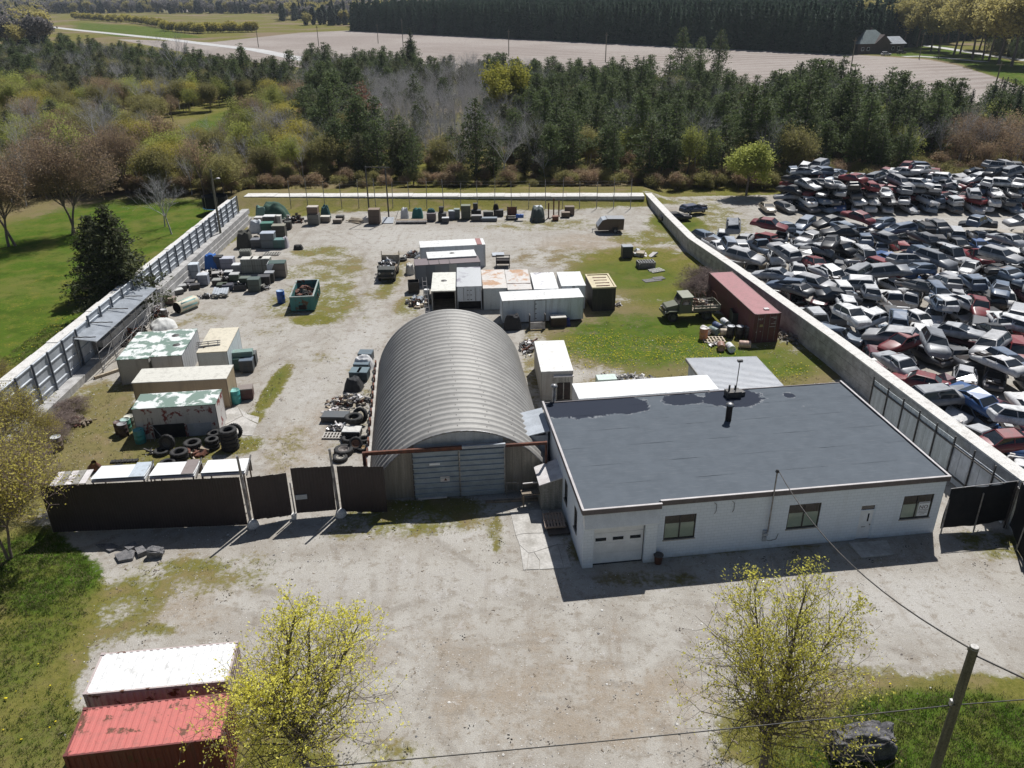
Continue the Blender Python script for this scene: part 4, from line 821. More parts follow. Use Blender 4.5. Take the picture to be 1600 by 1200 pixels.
sheet_fence('gate_leaf', 'dark brown sheet gate leaf next to the long brown fence, lower hung', 'gate', B + Vector((.2, .05, 0)), C_ + Vector((-.2, .02, 0)), .35, 3.42, .18, 3.28, group='gate leaves')
t = sheet_fence('gate_leaf', 'dark brown sheet gate leaf with pale latch plate', 'gate', C_ + Vector((.12, .05, 0)), D_ + Vector((-.18, .02, 0)), .32, 3.62, .30, 3.5, group='gate leaves')
MB().box(.05, .75, -.08, -.045, 1.35, 1.68).build('latch_plate', M['galv'], t)
sheet_fence('brown_sheet_fence', 'short dark brown ribbed fence panel between gate and arched hut', 'fence', D_ + Vector((.2, .05, 0)), E_, .15, 3.52, .0, 3.35)
mk('peeled_pole', (.36, .34, .33), (.14, .125, .12), 3, .4, .6, rough=.7, stretch=(1, 1, .4), fine=.3)
for p_, top, lab in ((B, 4.95, 'tall peeling pale gate post at the end of the long brown fence'), (D_, 4.75, 'tall peeling pale gate post right of the latch plate leaf')):
    t = empty('gate_post', p_, 0, lab, 'post'); MB().cyl((0, 0, 0), (-.08, 0, 3.55), .1, .095, 10).build('post_shaft', M['peeled_pole'], t); MB().cyl((-.08, 0, 3.5), (-.12, 0, top), .075, .07, 10).build('post_pipe', M['steel'], t)
    mb = MB(); mb.lathe([(.0, .42), (.25, .38), (.34, .2), (.38, 0)], 10); mb.v = [(x * (1 + .12 * math.sin(i * 2.7)), y, z) for i, (x, y, z) in enumerate(mb.v)]; mb.build('concrete_foot', M['cap'], t, loc=(.15, -.12, 0))
t = empty('gate_stop', C_, 0, 'thin pale drop bolt post between the two gate leaves', 'post'); MB().cyl((0, 0, 0), (-.03, 0, 2.6), .045, n=8).build('post_shaft', M['peeled_pole'], t); MB().rbox((-.05, -.08, .18), (.28, .28, .36)).build('concrete_foot', M['cap'], t)
# right front: black cloth screens on poles
p1, p2, p3 = G(1467, 832), G(1569, 823), G(1610, 905)
def screen(label, a, b, za, zb, h):
    d = b - a; L_ = d.length; t = empty('screen_fence', (a.x, a.y, 0), math.atan2(d.y, d.x), label, 'fence'); n = 24; v = []
    for j in range(9):
        for i in range(n + 1):
            u = i / n; z = (za + (zb - za) * u) + (h - .2) * j / 8 - .10 * math.sin(math.pi * u) * (1 if j == 8 else .3); v.append((u * L_, .05 * math.sin(u * 9 + j * .7) + .03 * math.sin(u * 23), z))
    mb = MB(); mb.add(v, [(j * (n + 1) + i, j * (n + 1) + i + 1, (j + 1) * (n + 1) + i + 1, (j + 1) * (n + 1) + i) for j in range(8) for i in range(n)], 0, True); mb.build('cloth', M['black_cloth'], t)
    MB().cyl((0, 0, h + za - .2), (L_, 0, h + zb - .2), .03, n=6).build('top_rail', M['steel'], t)
    for u in (.0, .5, 1.0): MB().cyl((u * L_, -.16, 0), (u * L_, -.1, h - .6 + .5 * u), .045, n=8).build('pole', M['steel'], t)
    return t
screen('black cloth screen fence between the workshop and the right hand corner', p1, p2, .28, .45, 3.05)
screen('black cloth screen fence running forward at the right edge', p2 + Vector((.35, .1, 0)), p3, .05, .05, 3.3)
# board fence along the right wall beside the workshop
bf = [G(1372, 592, 3.1), G(1597, 757, 3.1)]; bf = [Vector((q.x - .22, q.y, 0)) for q in bf]
d = bf[1] - bf[0]; L_ = d.length; t = empty('board_fence', bf[0], math.atan2(d.y, d.x), 'grey board fence with steel posts against the right hand wall', 'fence')
n = int(L_ / .30)
for i in range(n):
    z1 = 3.0 if i < n * .62 else 2.75; MB().box(i * .3, i * .3 + .285, -.02 - .006 * (i % 3), .01, .1, z1).build('board', M['pale_panel'] if i < n * .62 else M['galv'], t)
for i in range(9):
    u = i * L_ / 8; MB().box(u - .035, u + .035, -.13, -.04, 0, 3.3).build('post', M['dark_steel'], t)
    if i < 8:
        MB().box(u + .05, u + L_ / 8 - .05, -.12, -.05, 2.55, 2.65).build('rail', M['dark_steel'], t); MB().box(u + .05, u + L_ / 8 - .05, -.12, -.05, .55, .65).build('rail', M['dark_steel'], t)
# ------------------------------------------------------------------ things lying in the yard
def place(px, py): q = G(px, py); return Vector((q.x, q.y, 0))
def crate(label, px, py, w, d, h, color, rz=5, lid=None, ribs=True, cat='crate', name='storage_crate', group=None, mat='paint', feet=True, base=0, open_=False):
    """box with its own lid, corner posts and feet; (px, py) is the foot of its front face"""
    q = place(px, py); t = empty(name, (q.x, q.y + d / 2, base), R(rz), label, cat, group); a, b = w / 2, d / 2; z0 = .1 if feet else 0
    if open_:
        mb = MB()
        for x0, x1, y0, y1 in ((-a, a, -b, -b + .04), (-a, a, b - .04, b), (-a, -a + .04, -b + .041, b - .041), (a - .04, a, -b + .041, b - .041)): mb.box(x0, x1, y0, y1, z0, h)
        mb.box(-a + .04, a - .04, -b + .04, b - .04, z0, z0 + .04); mb.build('body', M[mat], t, color=color)
    else: MB().box(-a, a, -b, b, z0, h - .06).build('body', M[mat], t, color=color)
    if ribs:
        for x in (-a - .01, a - .05):
            for y in (-b - .01, b - .05): MB().box(x, x + .06, y, y + .06, z0, h - .065).build('corner_post', M[mat], t, color=tuple(c * .7 for c in color))
        MB().box(-a - .006, a + .006, -b - .016, -b - .001, z0 + (h - z0) * .48, z0 + (h - z0) * .56).build('band', M[mat], t, color=tuple(c * .7 for c in color))
    if lid and not open_:
        mb = MB(); mb.rbox((0, 0, h - .02), (w + .06, d + .06, .075), taper=.96); mb.build('lid', M[mat], t, color=lid)
    if feet:
        for x in (-a + .1, a - .1): MB().box(x - .06, x + .06, -b + .03, b - .03, 0, .097).build('runner', M['wood'], t)
    return t
def tarp(label, px, py, w, d, h, color, rz=0, seed=1, name='tarped_pile', cat='tarp pile', lump=.16, boxy=.35, group=None, base=0):
    q = place(px, py); t = empty(name, (q.x, q.y + d / 2, base), R(rz), label, cat, group); n = 22; v = []; sd_ = Vector((seed * 3.7, seed * 1.3, seed))
    for j in range(n + 1):
        for i in range(n + 1):
            x, y = 2 * i / n - 1, 2 * j / n - 1; e = max(abs(x), abs(y)); r_ = (abs(x) ** 4 + abs(y) ** 4) ** .25
            z = h * min(1, max(0, (1 - r_) / boxy)) ** .55; k = mnoise.noise(Vector((x * 2.1, y * 2.1, 0)) + sd_); k2 = mnoise.noise(Vector((x * 6, y * 6, 3)) + sd_)
            z = max(0, z * (1 + lump * 1.6 * k) + (k2 * .07 if z > .1 else 0)); v.append((x * w / 2 * (1 + .06 * k), y * d / 2 * (1 + .06 * k2), z))
    mb = MB(); mb.add(v, [(j * (n + 1) + i, j * (n + 1) + i + 1, (j + 1) * (n + 1) + i + 1, (j + 1) * (n + 1) + i) for j in range(n) for i in range(n)], 0, True)
    mb.build('cover', M['fabric'], t, color=color); 
    return t
def barrel(label, px, py, color, r=.3, h=.9, lid=None, lying=None, group=None, name='drum', cat='barrel', mat='paint'):
    q = place(px, py); prof = [(.0, 0), (r * .97, 0), (r, .02), (r, h * .32), (r * 1.035, h * .335), (r, h * .35), (r, h * .65), (r * 1.035, h * .665), (r, h * .68), (r, h - .03), (r * .97, h)]
    t = empty(name, (q.x, q.y + r, 0), 0, label, cat, group); mb = MB(); mb.lathe(prof, 18); o = mb.build('shell', M[mat], t, color=color)
    l_ = MB().lathe([(0, h - .012), (r * .93, h - .012), (r * .93, h + .004), (r * .985, h + .004), (r * .985, h - .03)], 18).build('lid', M[mat], t, color=lid or tuple(min(1, c * 1.4 + .03) for c in color))
    b_ = MB().cyl((r * .55, 0, h - .012), (r * .55, 0, h + .02), .04, n=8).build('bung', M['dark_steel'], t)
    if lying is not None: t.rotation_euler = (R(90), 0, R(lying)); t.location.z = r
    return t
def tyre_mesh(r, w):
    prof = [(r * .56, -w * .34), (r * .66, -w * .48), (r * .86, -w * .5), (r * .97, -w * .4), (r, -w * .2), (r, w * .2), (r * .97, w * .4), (r * .86, w * .5), (r * .66, w * .48), (r * .56, w * .34), (r * .56, -w * .34)]
    mb = MB(); mb.lathe(prof, 26)
    for i in range(26):
        a = 2 * math.pi * i / 26; mb.rbox((math.cos(a) * r, math.sin(a) * r, (.1 if i % 2 else -.1) * w * 2), (.03, r * .11, w * .34), a)
    return mb.mesh('tread', [M['rubber']])
def rim_mesh(r, w):
    mb = MB(); mb.lathe([(0, w * .05), (r * .2, w * .05), (r * .22, w * .16), (r * .3, w * .05), (r * .48, -.02), (r * .5, w * .36), (r * .57, w * .40), (r * .565, -w * .3), (r * .45, -w * .3)], 20)
    return mb.mesh('rim', [M['paint']])
TY = {}
def tyre(label, px, py, r=.5, w=.28, z=0, rim=None, lean=None, rz=0, group='loose tyres', flatoff=0):
    k = (r, w)
    if k not in TY: TY[k] = (tyre_mesh(r, w), rim_mesh(r, w))
    q = place(px, py); t = empty('tyre', (q.x, q.y + r * (.9 if lean is None else .3), z + w / 2), R(rz), label, 'tyre', group)
    o = bpy.data.objects.new('tread', TY[k][0]); col.objects.link(o); o.parent = t
    if rim: o2 = bpy.data.objects.new('rim', TY[k][1]); col.objects.link(o2); o2.parent = t; o2.color = (*rim, 1)
    if lean is not None: t.rotation_euler = (R(lean), 0, R(rz)); t.location.z = z + r * math.sin(R(abs(lean))) + w / 2 * abs(math.cos(R(lean)))
    return t
def pallet(label, px, py, w=1.2, d=1.0, rz=0, layers=1, color=(.33, .29, .24), z=0, group=None, load=0):
    q = place(px, py); 
    for k in range(layers):
        lab = label if layers == 1 else label + (', bottom of its stack', ', second from the ground', ', third from the ground', ', fourth from the ground', ', fifth from the ground', ', top of its stack')[k if k < layers - 1 else 5]
        t = empty('pallet', (q.x, q.y + d / 2, z + k * .15), R(rz + (k * 37 % 7) - 3), lab, 'pallet', group)
        for i in range(7): x = -w / 2 + .05 + i * (w - .1) / 6; MB().box(x - .05, x + .05, -d / 2, d / 2, .118, .14).build('slat', M['paint'], t, color=color)
        for y in (-d / 2 + .05, 0, d / 2 - .05): MB().box(-w / 2, w / 2, y - .045, y + .045, .022, .1175).build('bearer', M['paint'], t, color=tuple(c * .8 for c in color))
        for x in (-w / 2 + .08, 0, w / 2 - .08): MB().box(x - .06, x + .06, -d / 2, d / 2, 0, .0215).build('bottom_slat', M['paint'], t, color=tuple(c * .8 for c in color))
def heap(label, px, py, w, d, h, colors, n=60, seed=1, size=(.1, .5), name='scrap_heap', cat='scrap'):
    """loose scrap nobody could count"""
    q = place(px, py); rr = rng(seed); mb = MB()
    for i in range(n):
        x, y = max(-1, min(1, rr.gauss(0, .45))), max(-1, min(1, rr.gauss(0, .45))); z = h * max(0, 1 - math.hypot(x, y)) * rr.uniform(.2, 1)
        s_ = (rr.uniform(*size), rr.uniform(*size) * rr.choice((.3, 1)), rr.uniform(.03, size[1] * .5)); k = rr.randrange(len(colors))
        if rr.random() < .3: a = Vector((x * w / 2, y * d / 2, z + .08)); mb.cyl(a, a + Vector((rr.uniform(-.5, .5), rr.uniform(-.5, .5), rr.uniform(-.05, .25))), rr.uniform(.02, .09), n=6, mi=k)
        else: mb.rbox((x * w / 2, y * d / 2, z + s_[2] / 2), s_, rr.uniform(0, 6), k, rr.uniform(-.5, .5), rr.uniform(-.4, .4))
    o = mb.build(name, [M[c] for c in colors]); o.location = (q.x, q.y + d / 2, 0); tag(o, label, cat, kind='stuff'); return o
GRY, DGR, BLK, TEAL, GRN, LGR, NVY, BRN = (.30, .31, .34), (.10, .105, .12), (.018, .018, .02), (.035, .20, .21), (.045, .085, .06), (.55, .57, .60), (.05, .07, .13), (.15, .10, .075)
# --- left cluster near the scaffold
crate('tall grey panelled cabinet against the block wall', 300, 437, 1.55, 1.0, 1.75, (.36, .40, .45), 8, (.62, .68, .74), cat='cabinet', name='cabinet')
tarp('bright blue tarp over a pile near the block wall', 329, 421, 1.6, 1.5, 1.6, (.03, .13, .42), 4, 3)
crate('black bin right of the bright blue tarp', 342, 420, .95, .9, 1.45, NVY, 4, BLK, name='bin', cat='bin')
crate('violet grey crate with pale lid right of the black bin', 355, 421, 1.5, 1.1, 1.3, (.26, .27, .34), 3, (.52, .53, .60))
crate('pale topped crate left of the three slatted crates', 372, 428, 1.3, 1.0, 1.05, (.26, .27, .28), 3, (.66, .67, .68))
for i, (x, y, lab) in enumerate(((387, 428, 'left'), (402, 427.5, 'middle'), (414, 427, 'right'))):
    t = crate(f'ribbed grey crate with cream lid, {lab} one of three in a row', x, y, 1.3, 1.1, 1.75, (.27, .28, .25), 2, (.66, .64, .58), group='three ribbed crates in a row')
    for k in range(5): MB().box(-.6 + k * .28, -.55 + k * .28, -.58, -.551, .1, 1.68).build('rib', M['paint'], t, color=(.34, .35, .32))
t = crate('big brown crate half wrapped in white sheeting', 433, 435, 1.9, 1.4, 1.75, (.17, .145, .13), 6, (.045, .09, .08))
mb = MB(); mb.add([(-1.02, -.75, .12), (-.2, -.76, 1.72), (-.2, .6, 1.76), (-1.02, .6, 1.72), (-1.02, -.75, 1.7)], [(0, 1, 4), (4, 1, 2, 3), (0, 4, 3)]); mb.build('wrap_sheet', M['fabric'], t, color=(.6, .62, .63))
crate('square violet grey crate standing in front of the tall cabinet', 317, 447, 1.1, 1.0, 1.25, (.27, .29, .35), 6, (.56, .58, .62))
crate('dark crate with white lid in front of the pale topped crate', 357, 437, .85, .8, .9, DGR, 3, (.55, .56, .56)); crate('dark green crate with white lid papers', 366, 441, 1.0, .9, .9, GRN, 5, (.48, .49, .48))
crate('large dark green crate on the right edge of the cluster', 397, 457, 1.25, 1.1, 1.45, (.05, .075, .068), 4, (.085, .12, .11)); crate('olive green crate touching the large dark green crate', 383, 450, 1.1, .9, 1.1, (.055, .075, .05), 2, (.12, .15, .12))
crate('black steel crate behind the large dark green crate', 412, 447, 1.3, 1.0, 1.05, BLK, 8, (.06, .06, .065)); crate('black crate with grey lid behind the black steel crate', 421, 442, 1.0, .9, 1.15, (.03, .03, .032), 4, (.33, .34, .36))
for i, (x, y, w_, c, l_, lab) in enumerate(((338, 447, .9, BLK, (.30, .30, .28), 'black low bin with grey lid'), (346, 454, 1.0, (.03, .04, .03), (.07, .09, .06), 'blackish green low bin in front'), (355, 455, 1.1, NVY, (.05, .05, .07), 'navy low bin in front'), (374, 455, 1.3, (.02, .025, .035), None, 'open blue black skip box full of scrap'), (336, 436, .8, BLK, (.40, .38, .36), 'black low bin with dusty pale lid'))):
    crate(lab + ' of the left hand crate cluster', x, y, w_, .9, .65, c, 5 + i * 3, l_, name='bin', cat='bin', open_=l_ is None)
heap('loose grey scrap inside the blue black skip box', 374, 452, 1.0, .6, .75, ['steel', 'dark_steel', 'galv'], 30, 5, (.08, .3))
for i, (x, y, c, l_, lab) in enumerate(((287, 443, DGR, (.33, .32, .30), 'dark low box under the block wall, farthest left'), (296, 449, BLK, (.09, .09, .1), 'black low box beside a pale wheel frame'), (304, 453, BLK, (.05, .05, .06), 'flat black box nearest the plank stack'), (283, 456, (.06, .06, .065), (.40, .40, .40), 'dark box with light grey lid near the cream tank'), (277, 461, (.12, .12, .12), (.60, .60, .58), 'small box with white lid near the cream tank'))):
    crate(lab, x, y, .95, .8, .55 + .1 * (i % 2), c, i * 9, l_, name='box', cat='box')
heap('white and grey scrap between the low boxes and plank stack', 321, 468, 2.2, 1.1, .35, ['trim_white', 'galv', 'dark_steel'], 60, 8, (.1, .4)); heap('dark scrap between the bins of the left cluster', 348, 443, 3.2, 1.6, .6, ['dark_steel', 'rubber', 'steel', 'soot'], 90, 9, (.1, .5)); heap('dark scrap under the block wall', 290, 452, 2.6, 1.6, .45, ['dark_steel', 'steel', 'rubber', 'trim_white'], 70, 10, (.1, .5))
t = empty('plank_stack', place(344, 466), R(12), 'stack of long grey planks with ends sticking out', 'planks')
for k in range(3):
    for i in range(6): MB().box(-.8 + i * .27, -.56 + i * .27, -.1 + .2 * ((i * 5 + k) % 3), 2.0 + .25 * ((i * 7 + k * 3) % 4), .1 + k * .13, .22 + k * .13).build('plank', M['galv'] if k == 2 else M['grey_wood'], t)
for y in (.3, 1.5): MB().box(-.85, .85, y, y + .1, 0, .098).build('bearer', M['wood'], t)
# cream cut tank
q = place(288, 489); t = empty('storage_tank', (q.x, q.y + .9, .62), R(62), 'cut open cream and teal tank lying on its side', 'tank'); mb = MB(); mb.lathe([(.60, -1.25), (.62, -1.2), (.62, 1.1), (.5, 1.3), (.25, 1.42), (0, 1.45)], 20, axis='X'); mb.build('shell', M['rusty_paint'], t, color=(.60, .55, .42))
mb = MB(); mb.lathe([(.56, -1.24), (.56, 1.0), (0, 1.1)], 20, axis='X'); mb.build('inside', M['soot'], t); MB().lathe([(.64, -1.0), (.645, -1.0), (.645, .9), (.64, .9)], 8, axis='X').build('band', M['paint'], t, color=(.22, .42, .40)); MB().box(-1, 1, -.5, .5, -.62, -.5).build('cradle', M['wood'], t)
crate('low brown crate beside the scaffold shelter', 261, 477, 1.4, .9, .7, (.20, .14, .11), 4, (.30, .24, .20)); barrel('rusty steel drum with bright lid near the cream tank', 256, 498, (.12, .10, .09), .32, .9, (.6, .6, .6))
barrel('blue plastic barrel standing alone near the teal dumpster', 438.5, 475, (.02, .09, .36), .42, 1.35, (.30, .42, .62), mat='plastic')
pallet('grey slatted pallet beside the dark tarp pile', 382, 401.5, 1.3, 1.1, 8, 5, (.22, .23, .20)); pallet('single bleached pallet lying flat in the gravel', 423, 399.5, 2.0, 1.2, 3, 1, (.48, .46, .42))
tarp('white tarp over junk right of the scaffold shelter', 247, 517, 2.4, 2.6, .7, (.60, .60, .58), 30, 21, boxy=.7); heap('rusty junk under the end of the scaffold shelter', 236, 500, 2.2, 2.4, 1.1, ['rust', 'dark_steel', 'steel', 'trim_white'], 80, 22, (.1, .6)); heap('dark junk stored inside the scaffold shelter', 185, 545, 2.0, 5.0, .9, ['soot', 'rust', 'dark_steel', 'wood'], 110, 23, (.15, .7))
t = empty('timber_beam', place(170, 585), R(50), 'pale timber beam on the ground by the scaffold shelter', 'beam'); MB().box(-1.2, 1.2, -.12, .12, 0, .24).build('beam_body', M['pale_wood'], t); MB().box(-1.22, -1.2, -.12, .12, 0, .24).build('end_grain', M['wood'], t)
# --- upper left cluster
tarp('large dark green tarpaulin mound at the back left', 424, 343, 4.2, 3.0, 2.1, (.03, .085, .06), 0, 31, boxy=.6); tarp('pale green tarp beside the large green mound', 408, 343, 1.9, 1.6, 1.6, (.16, .27, .23), 0, 32)
crate('black crate with bright white lid in the back left cluster', 421, 354, 1.6, 1.2, 1.4, BLK, 0, (.68, .68, .67)); crate('small off white crate right of the white lidded crate', 434, 351, .9, .9, 1.2, (.5, .5, .48), 0, (.66, .65, .6)); crate('white low crate left of the white lidded crate', 405, 350, 1.3, 1.0, .9, (.45, .42, .40), 0, (.64, .62, .6))
tarp('white plastic sheet over a crate in the back left cluster', 399, 364, 1.9, 1.5, 1.5, (.56, .59, .62), 3, 33); crate('bottle green crate beside the white plastic sheet', 417, 364, 1.55, 1.2, 1.3, (.03, .13, .10), 4, (.05, .20, .15)); crate('tall olive lidded cabinet at the right of the back left cluster', 436, 374, 1.7, 1.2, 1.8, (.06, .06, .05), 3, (.27, .26, .2), name='cabinet', cat='cabinet')
tarp('nearly black tarp pile beside the slatted pallets', 380, 389, 2.0, 2.2, 1.9, (.05, .05, .042), 5, 34); crate('dark crate between the black tarp and blue grey crate', 402, 388, 1.6, 1.1, 1.1, (.07, .075, .085), 4, (.16, .17, .19)); crate('blue grey crate with pale sheet lid', 419, 389, 1.7, 1.3, 2.0, (.13, .16, .18), 2, (.42, .47, .54)); crate('dark teal crate at the front right of the back left cluster', 436, 389, 1.4, 1.2, 1.15, (.055, .14, .13), 4, (.12, .24, .23))
tarp('white wrap bundle at the end of the dark teal crate', 446, 388, .7, 1.0, 1.3, (.50, .47, .50), 0, 35); crate('small black box on the gravel behind the olive cabinet', 450, 359, .85, .8, 1.05, BLK, 2, (.05, .05, .04), name='box', cat='box'); tarp('low black bundle alone on the gravel', 465, 391, 1.2, .9, .55, (.025, .025, .025), 0, 36, name='bundle', cat='bundle')
heap('tangled red brown machine parts at the back left', 463, 349, 2.4, 1.6, 1.4, ['rust', 'dark_steel', 'steel', 'soot'], 90, 37, (.15, .6))
# --- row along the back
crate('tall cabinet with brown upper half, left end of the back row', 490, 352, 1.55, 1.2, 1.5, (.16, .16, .15), 0, (.1, .09, .08), name='cabinet', cat='cabinet'); crate('brown box on top of the tall cabinet in the back row', 490, 351, 1.45, 1.1, .95, (.21, .14, .10), 0, (.52, .46, .40), base=1.52, feet=False, name='box', cat='box')
crate('cream topped low box in the back row beside the tall cabinet', 508, 348, 1.3, .9, .85, (.22, .19, .16), 0, (.60, .57, .5)); tarp('dark teal tarp behind the cream topped low box', 508, 343, 1.4, 1.2, 1.7, (.02, .085, .09), 0, 41); crate('low brown box alone in the back row', 527, 349.5, 1.2, .8, .55, (.13, .11, .09), 0, (.30, .26, .22), name='box', cat='box'); crate('black low box behind the low brown box', 531, 345, 1.1, .8, .65, BLK, 0, (.04, .04, .04), name='box', cat='box')
t = empty('lumber_pile', place(556, 347), R(-25), 'pinkish lumber pile in the back row', 'lumber')
for i in range(9): MB().rbox((rng(i).uniform(-.3, .3), i * .16 - .6, .12 + .12 * (i % 3)), (2.2, .15, .1), rng(i + 4).uniform(-.2, .2)).build('plank', M['pale_wood'], t)
tarp('white sheet against the tall brown box in the back row', 572, 348, 1.6, 1.2, .8, (.62, .58, .54), 0, 42, boxy=.8); crate('tall rusty brown box with pale rim in the back row', 585, 351, 1.55, 1.2, 2.1, (.085, .055, .042), 0, (.25, .18, .13))
t = empty('slate_sheet', place(606, 349), R(0), 'grey sheet leaning on blocks in the back row', 'sheet'); MB().rbox((0, .4, .35), (1.6, 1.3, .05), 0, 0, R(25)).build('sheet_panel', M['galv'], t); MB().box(-.7, -.5, .6, .9, 0, .5).build('support_block', M['concrete'], t); MB().box(.5, .7, .6, .9, 0, .5).build('support_block', M['concrete'], t); MB().cyl((.9, .2, 0), (1.5, .9, 1.6), .03).build('leaning_pole', M['steel'], t)
t = empty('flat_rack', place(643, 350), 0, 'long low flat rack with pale rails in the back row', 'rack')
for y in (0, 1.0): MB().box(-2.2, 2.2, y, y + .14, .25, .42).build('rail', M['trim_white'] if y == 0 else M['wood'], t)
for x in (-2.0, -.7, .7, 2.0): MB().box(x - .08, x + .08, .02, 1.12, 0, .248).build('leg', M['dark_steel'], t)
MB().box(-2.15, 2.15, .15, .99, .43, .47).build('deck', M['wood'], t)
tarp('round white sack behind the flat rack', 632, 343, 1.2, 1.0, 1.4, (.58, .58, .59), 0, 43, name='sack', cat='sack'); tarp('teal tarp lump behind the flat rack', 652, 342, 1.6, 1.2, 1.35, (.025, .15, .14), 0, 44)
crate('purple brown box with teal cover in the back row', 674, 346, 1.25, .9, 1.1, (.13, .10, .11), 0, (.17, .14, .15)); tarp('teal cover lying on the purple brown box', 674, 344.5, 1.15, .8, .45, (.02, .09, .09), 0, 45, base=1.11)
crate('black bin with stacked seat in the back row', 691, 347, 1.1, .9, 1.2, BLK, 0, (.03, .03, .035), name='bin', cat='bin'); crate('black box on top of the black bin in the back row', 690, 345.5, .6, .6, .75, (.03, .03, .035), 0, BLK, base=1.22, feet=False, name='box', cat='box'); crate('small black bin with white lid in front of the black bin', 696, 349.5, .95, .7, .8, (.03, .035, .05), 0, (.60, .61, .62), name='bin', cat='bin')
crate('blue grey bin in the back row, left of the green grey one', 706, 343.5, .9, .8, 1.25, (.13, .15, .19), 0, (.40, .44, .46), name='bin', cat='bin'); crate('green grey bin in the back row beside the blue grey one', 714, 342.5, .8, .8, 1.4, (.12, .15, .14), 0, (.25, .30, .27), name='bin', cat='bin'); crate('tall olive green locker in the back row', 728, 343.5, 1.3, 1.0, 2.0, (.055, .065, .04), 0, (.18, .20, .14), name='locker', cat='locker')
crate('black machine box in the back row right of the locker', 744, 341, 1.4, .9, 1.1, BLK, 0, (.06, .06, .07), name='box', cat='box'); crate('upright black box on the machine box', 743, 340, .6, .5, .9, BLK, 0, (.05, .05, .05), base=1.12, feet=False, name='box', cat='box'); crate('dark box with dusty grey lid in front of the machine box', 745, 346, 1.5, .8, .8, (.05, .05, .055), 0, (.30, .29, .29), name='box', cat='box')
crate('long blue grey flat case in the back row', 764, 346.5, 2.3, .8, .5, (.09, .11, .13), 0, (.22, .26, .3), name='case', cat='case'); crate('dark olive bench box behind the long flat case', 763, 342, 1.4, .8, 1.0, (.045, .045, .04), 0, (.13, .13, .11), name='box', cat='box'); crate('black double seat in the back row', 779, 338.5, 1.4, .9, .9, BLK, 0, (.06, .06, .06), name='seat', cat='seat'); tarp('black plastic bag on the black double seat', 775, 337.5, .8, .6, .7, (.012, .012, .012), 10, 46, base=.92, name='bag', cat='bag')
t = empty('steel_frame_trailer', place(800, 344.5), 0, 'small dark frame trailer holding a blue tank in the back row', 'trailer')
for x in (-.65, .65):
    for y in (0, 1.2): MB().box(x - .05, x + .05, y, y + .1, .2, 1.7).build('post', M['dark_steel'], t)
MB().box(-.7, .7, 0, 1.3, .2, .32).build('deck', M['dark_steel'], t); MB().box(-.7, .7, 1.22, 1.28, .4, 1.65).build('mesh_panel', M['rust'], t)
for x in (-.78, .78): MB().cyl((x - .08, .6, .28), (x + .08, .6, .28), .28, n=14).build('wheel', M['rubber'], t)
o = barrel('blue tank lying on the small frame trailer', 800, 345.5, (.02, .10, .38), .3, 1.1, lying=90, name='tank', cat='tank'); o.location.z = .65; o.location.x += .55
t = tarp('army green tarped jeep in the back row', 841, 348, 1.9, 3.6, 1.75, (.055, .075, .072), 3, 47, name='tarped_vehicle', cat='vehicle', boxy=.3)
for x in (-.75, .75): MB().cyl((x - .1, -1.3, .36), (x + .1, -1.3, .36), .36, n=16).build('wheel', M['rubber'], t)
MB().box(-.8, .8, -1.72, -1.6, .35, .6).build('bumper', M['dark_steel'], t); MB().rbox((.1, .4, 1.75), (1.1, .9, .04), .2, 0, .15).build('pale_panel', M['galv'], t)
crate('small red rust box in front of rusty uprights', 868, 345.5, .85, .7, .65, (.16, .05, .03), 0, (.22, .09, .05), mat='rusty_paint', name='box', cat='box')
for i, (x, y) in enumerate(((857, 341), (865, 338), (873, 338))):
    t = empty('rusty_upright', place(x, y), 0, ('leftmost', 'middle', 'rightmost')[i] + ' of the three rusty uprights in the back row', 'post'); MB().box(-.09, .09, -.09, .09, 0, 2.2 + .4 * i % .7).build('shaft', M['rust'], t); MB().box(-.18, .18, -.18, .18, 0, .05).build('base_plate', M['rust'], t)
crate('brown upright box at the right end of the back row', 890, 337, 1.35, 1.0, 1.25, BRN, 0, (.15, .11, .08), name='box', cat='box'); crate('brown low box at the right end of the back row', 884, 340.5, 1.2, .8, .75, (.11, .075, .05), 0, (.2, .14, .1), name='box', cat='box')
# --- things round the centre cluster
t = empty('open_frame_cart', place(786, 419), 0, 'black open frame cart behind the rusty roofed boxes', 'cart')
for x in (-.8, .75):
    for y in (0, 1.1): MB().cyl((x, y, 0), (x, y, 1.25), .045, n=6).build('post', M['dark_steel'], t)
for z in (.25, 1.2): mb = MB(); mb.box(-.85, .85, -.05, .05, z, z + .08); mb.box(-.85, .85, 1.05, 1.15, z, z + .08); mb.build('rail', M['dark_steel'], t)
MB().box(-.8, .8, .05, 1.05, .5, .9).build('dark_seat', M['soot'], t)
t = empty('slate_sheet', place(779, 401), R(5), 'flat blue grey sheet lying behind the open frame cart', 'sheet'); MB().box(-.75, .75, 0, 1.3, .12, .16).build('sheet_panel', M['galv'], t); MB().box(-.6, .6, .1, 1.2, 0, .118).build('support_block', M['wood'], t)
tyre('black tyre lying left of the maroon roofed box', 628, 409, .55, .3); heap('engine parts left of the long trailer', 645, 404, 2.6, 1.6, .8, ['steel', 'rust', 'dark_steel', 'galv'], 70, 51, (.1, .5)); tarp('white sack leaning on the maroon roofed box', 640, 430, 1.0, 1.2, 1.1, (.6, .58, .54), 20, 52, name='sack', cat='sack')
crate('dark pallet box holding white parts left of the open fronted box', 646, 459, 1.2, 1.2, 1.25, (.028, .024, .024), 8, None, open_=True); heap('white parts in the dark pallet box', 646, 455, .9, .7, 1.3, ['trim_white', 'steel', 'rust'], 30, 53, (.1, .3)); heap('green and rusty engine blocks behind the arched hut', 652, 482, 2.6, 2.6, 1.0, ['rust', 'dark_steel', 'pale_wood', 'steel', 'galv'], 110, 54, (.12, .55))
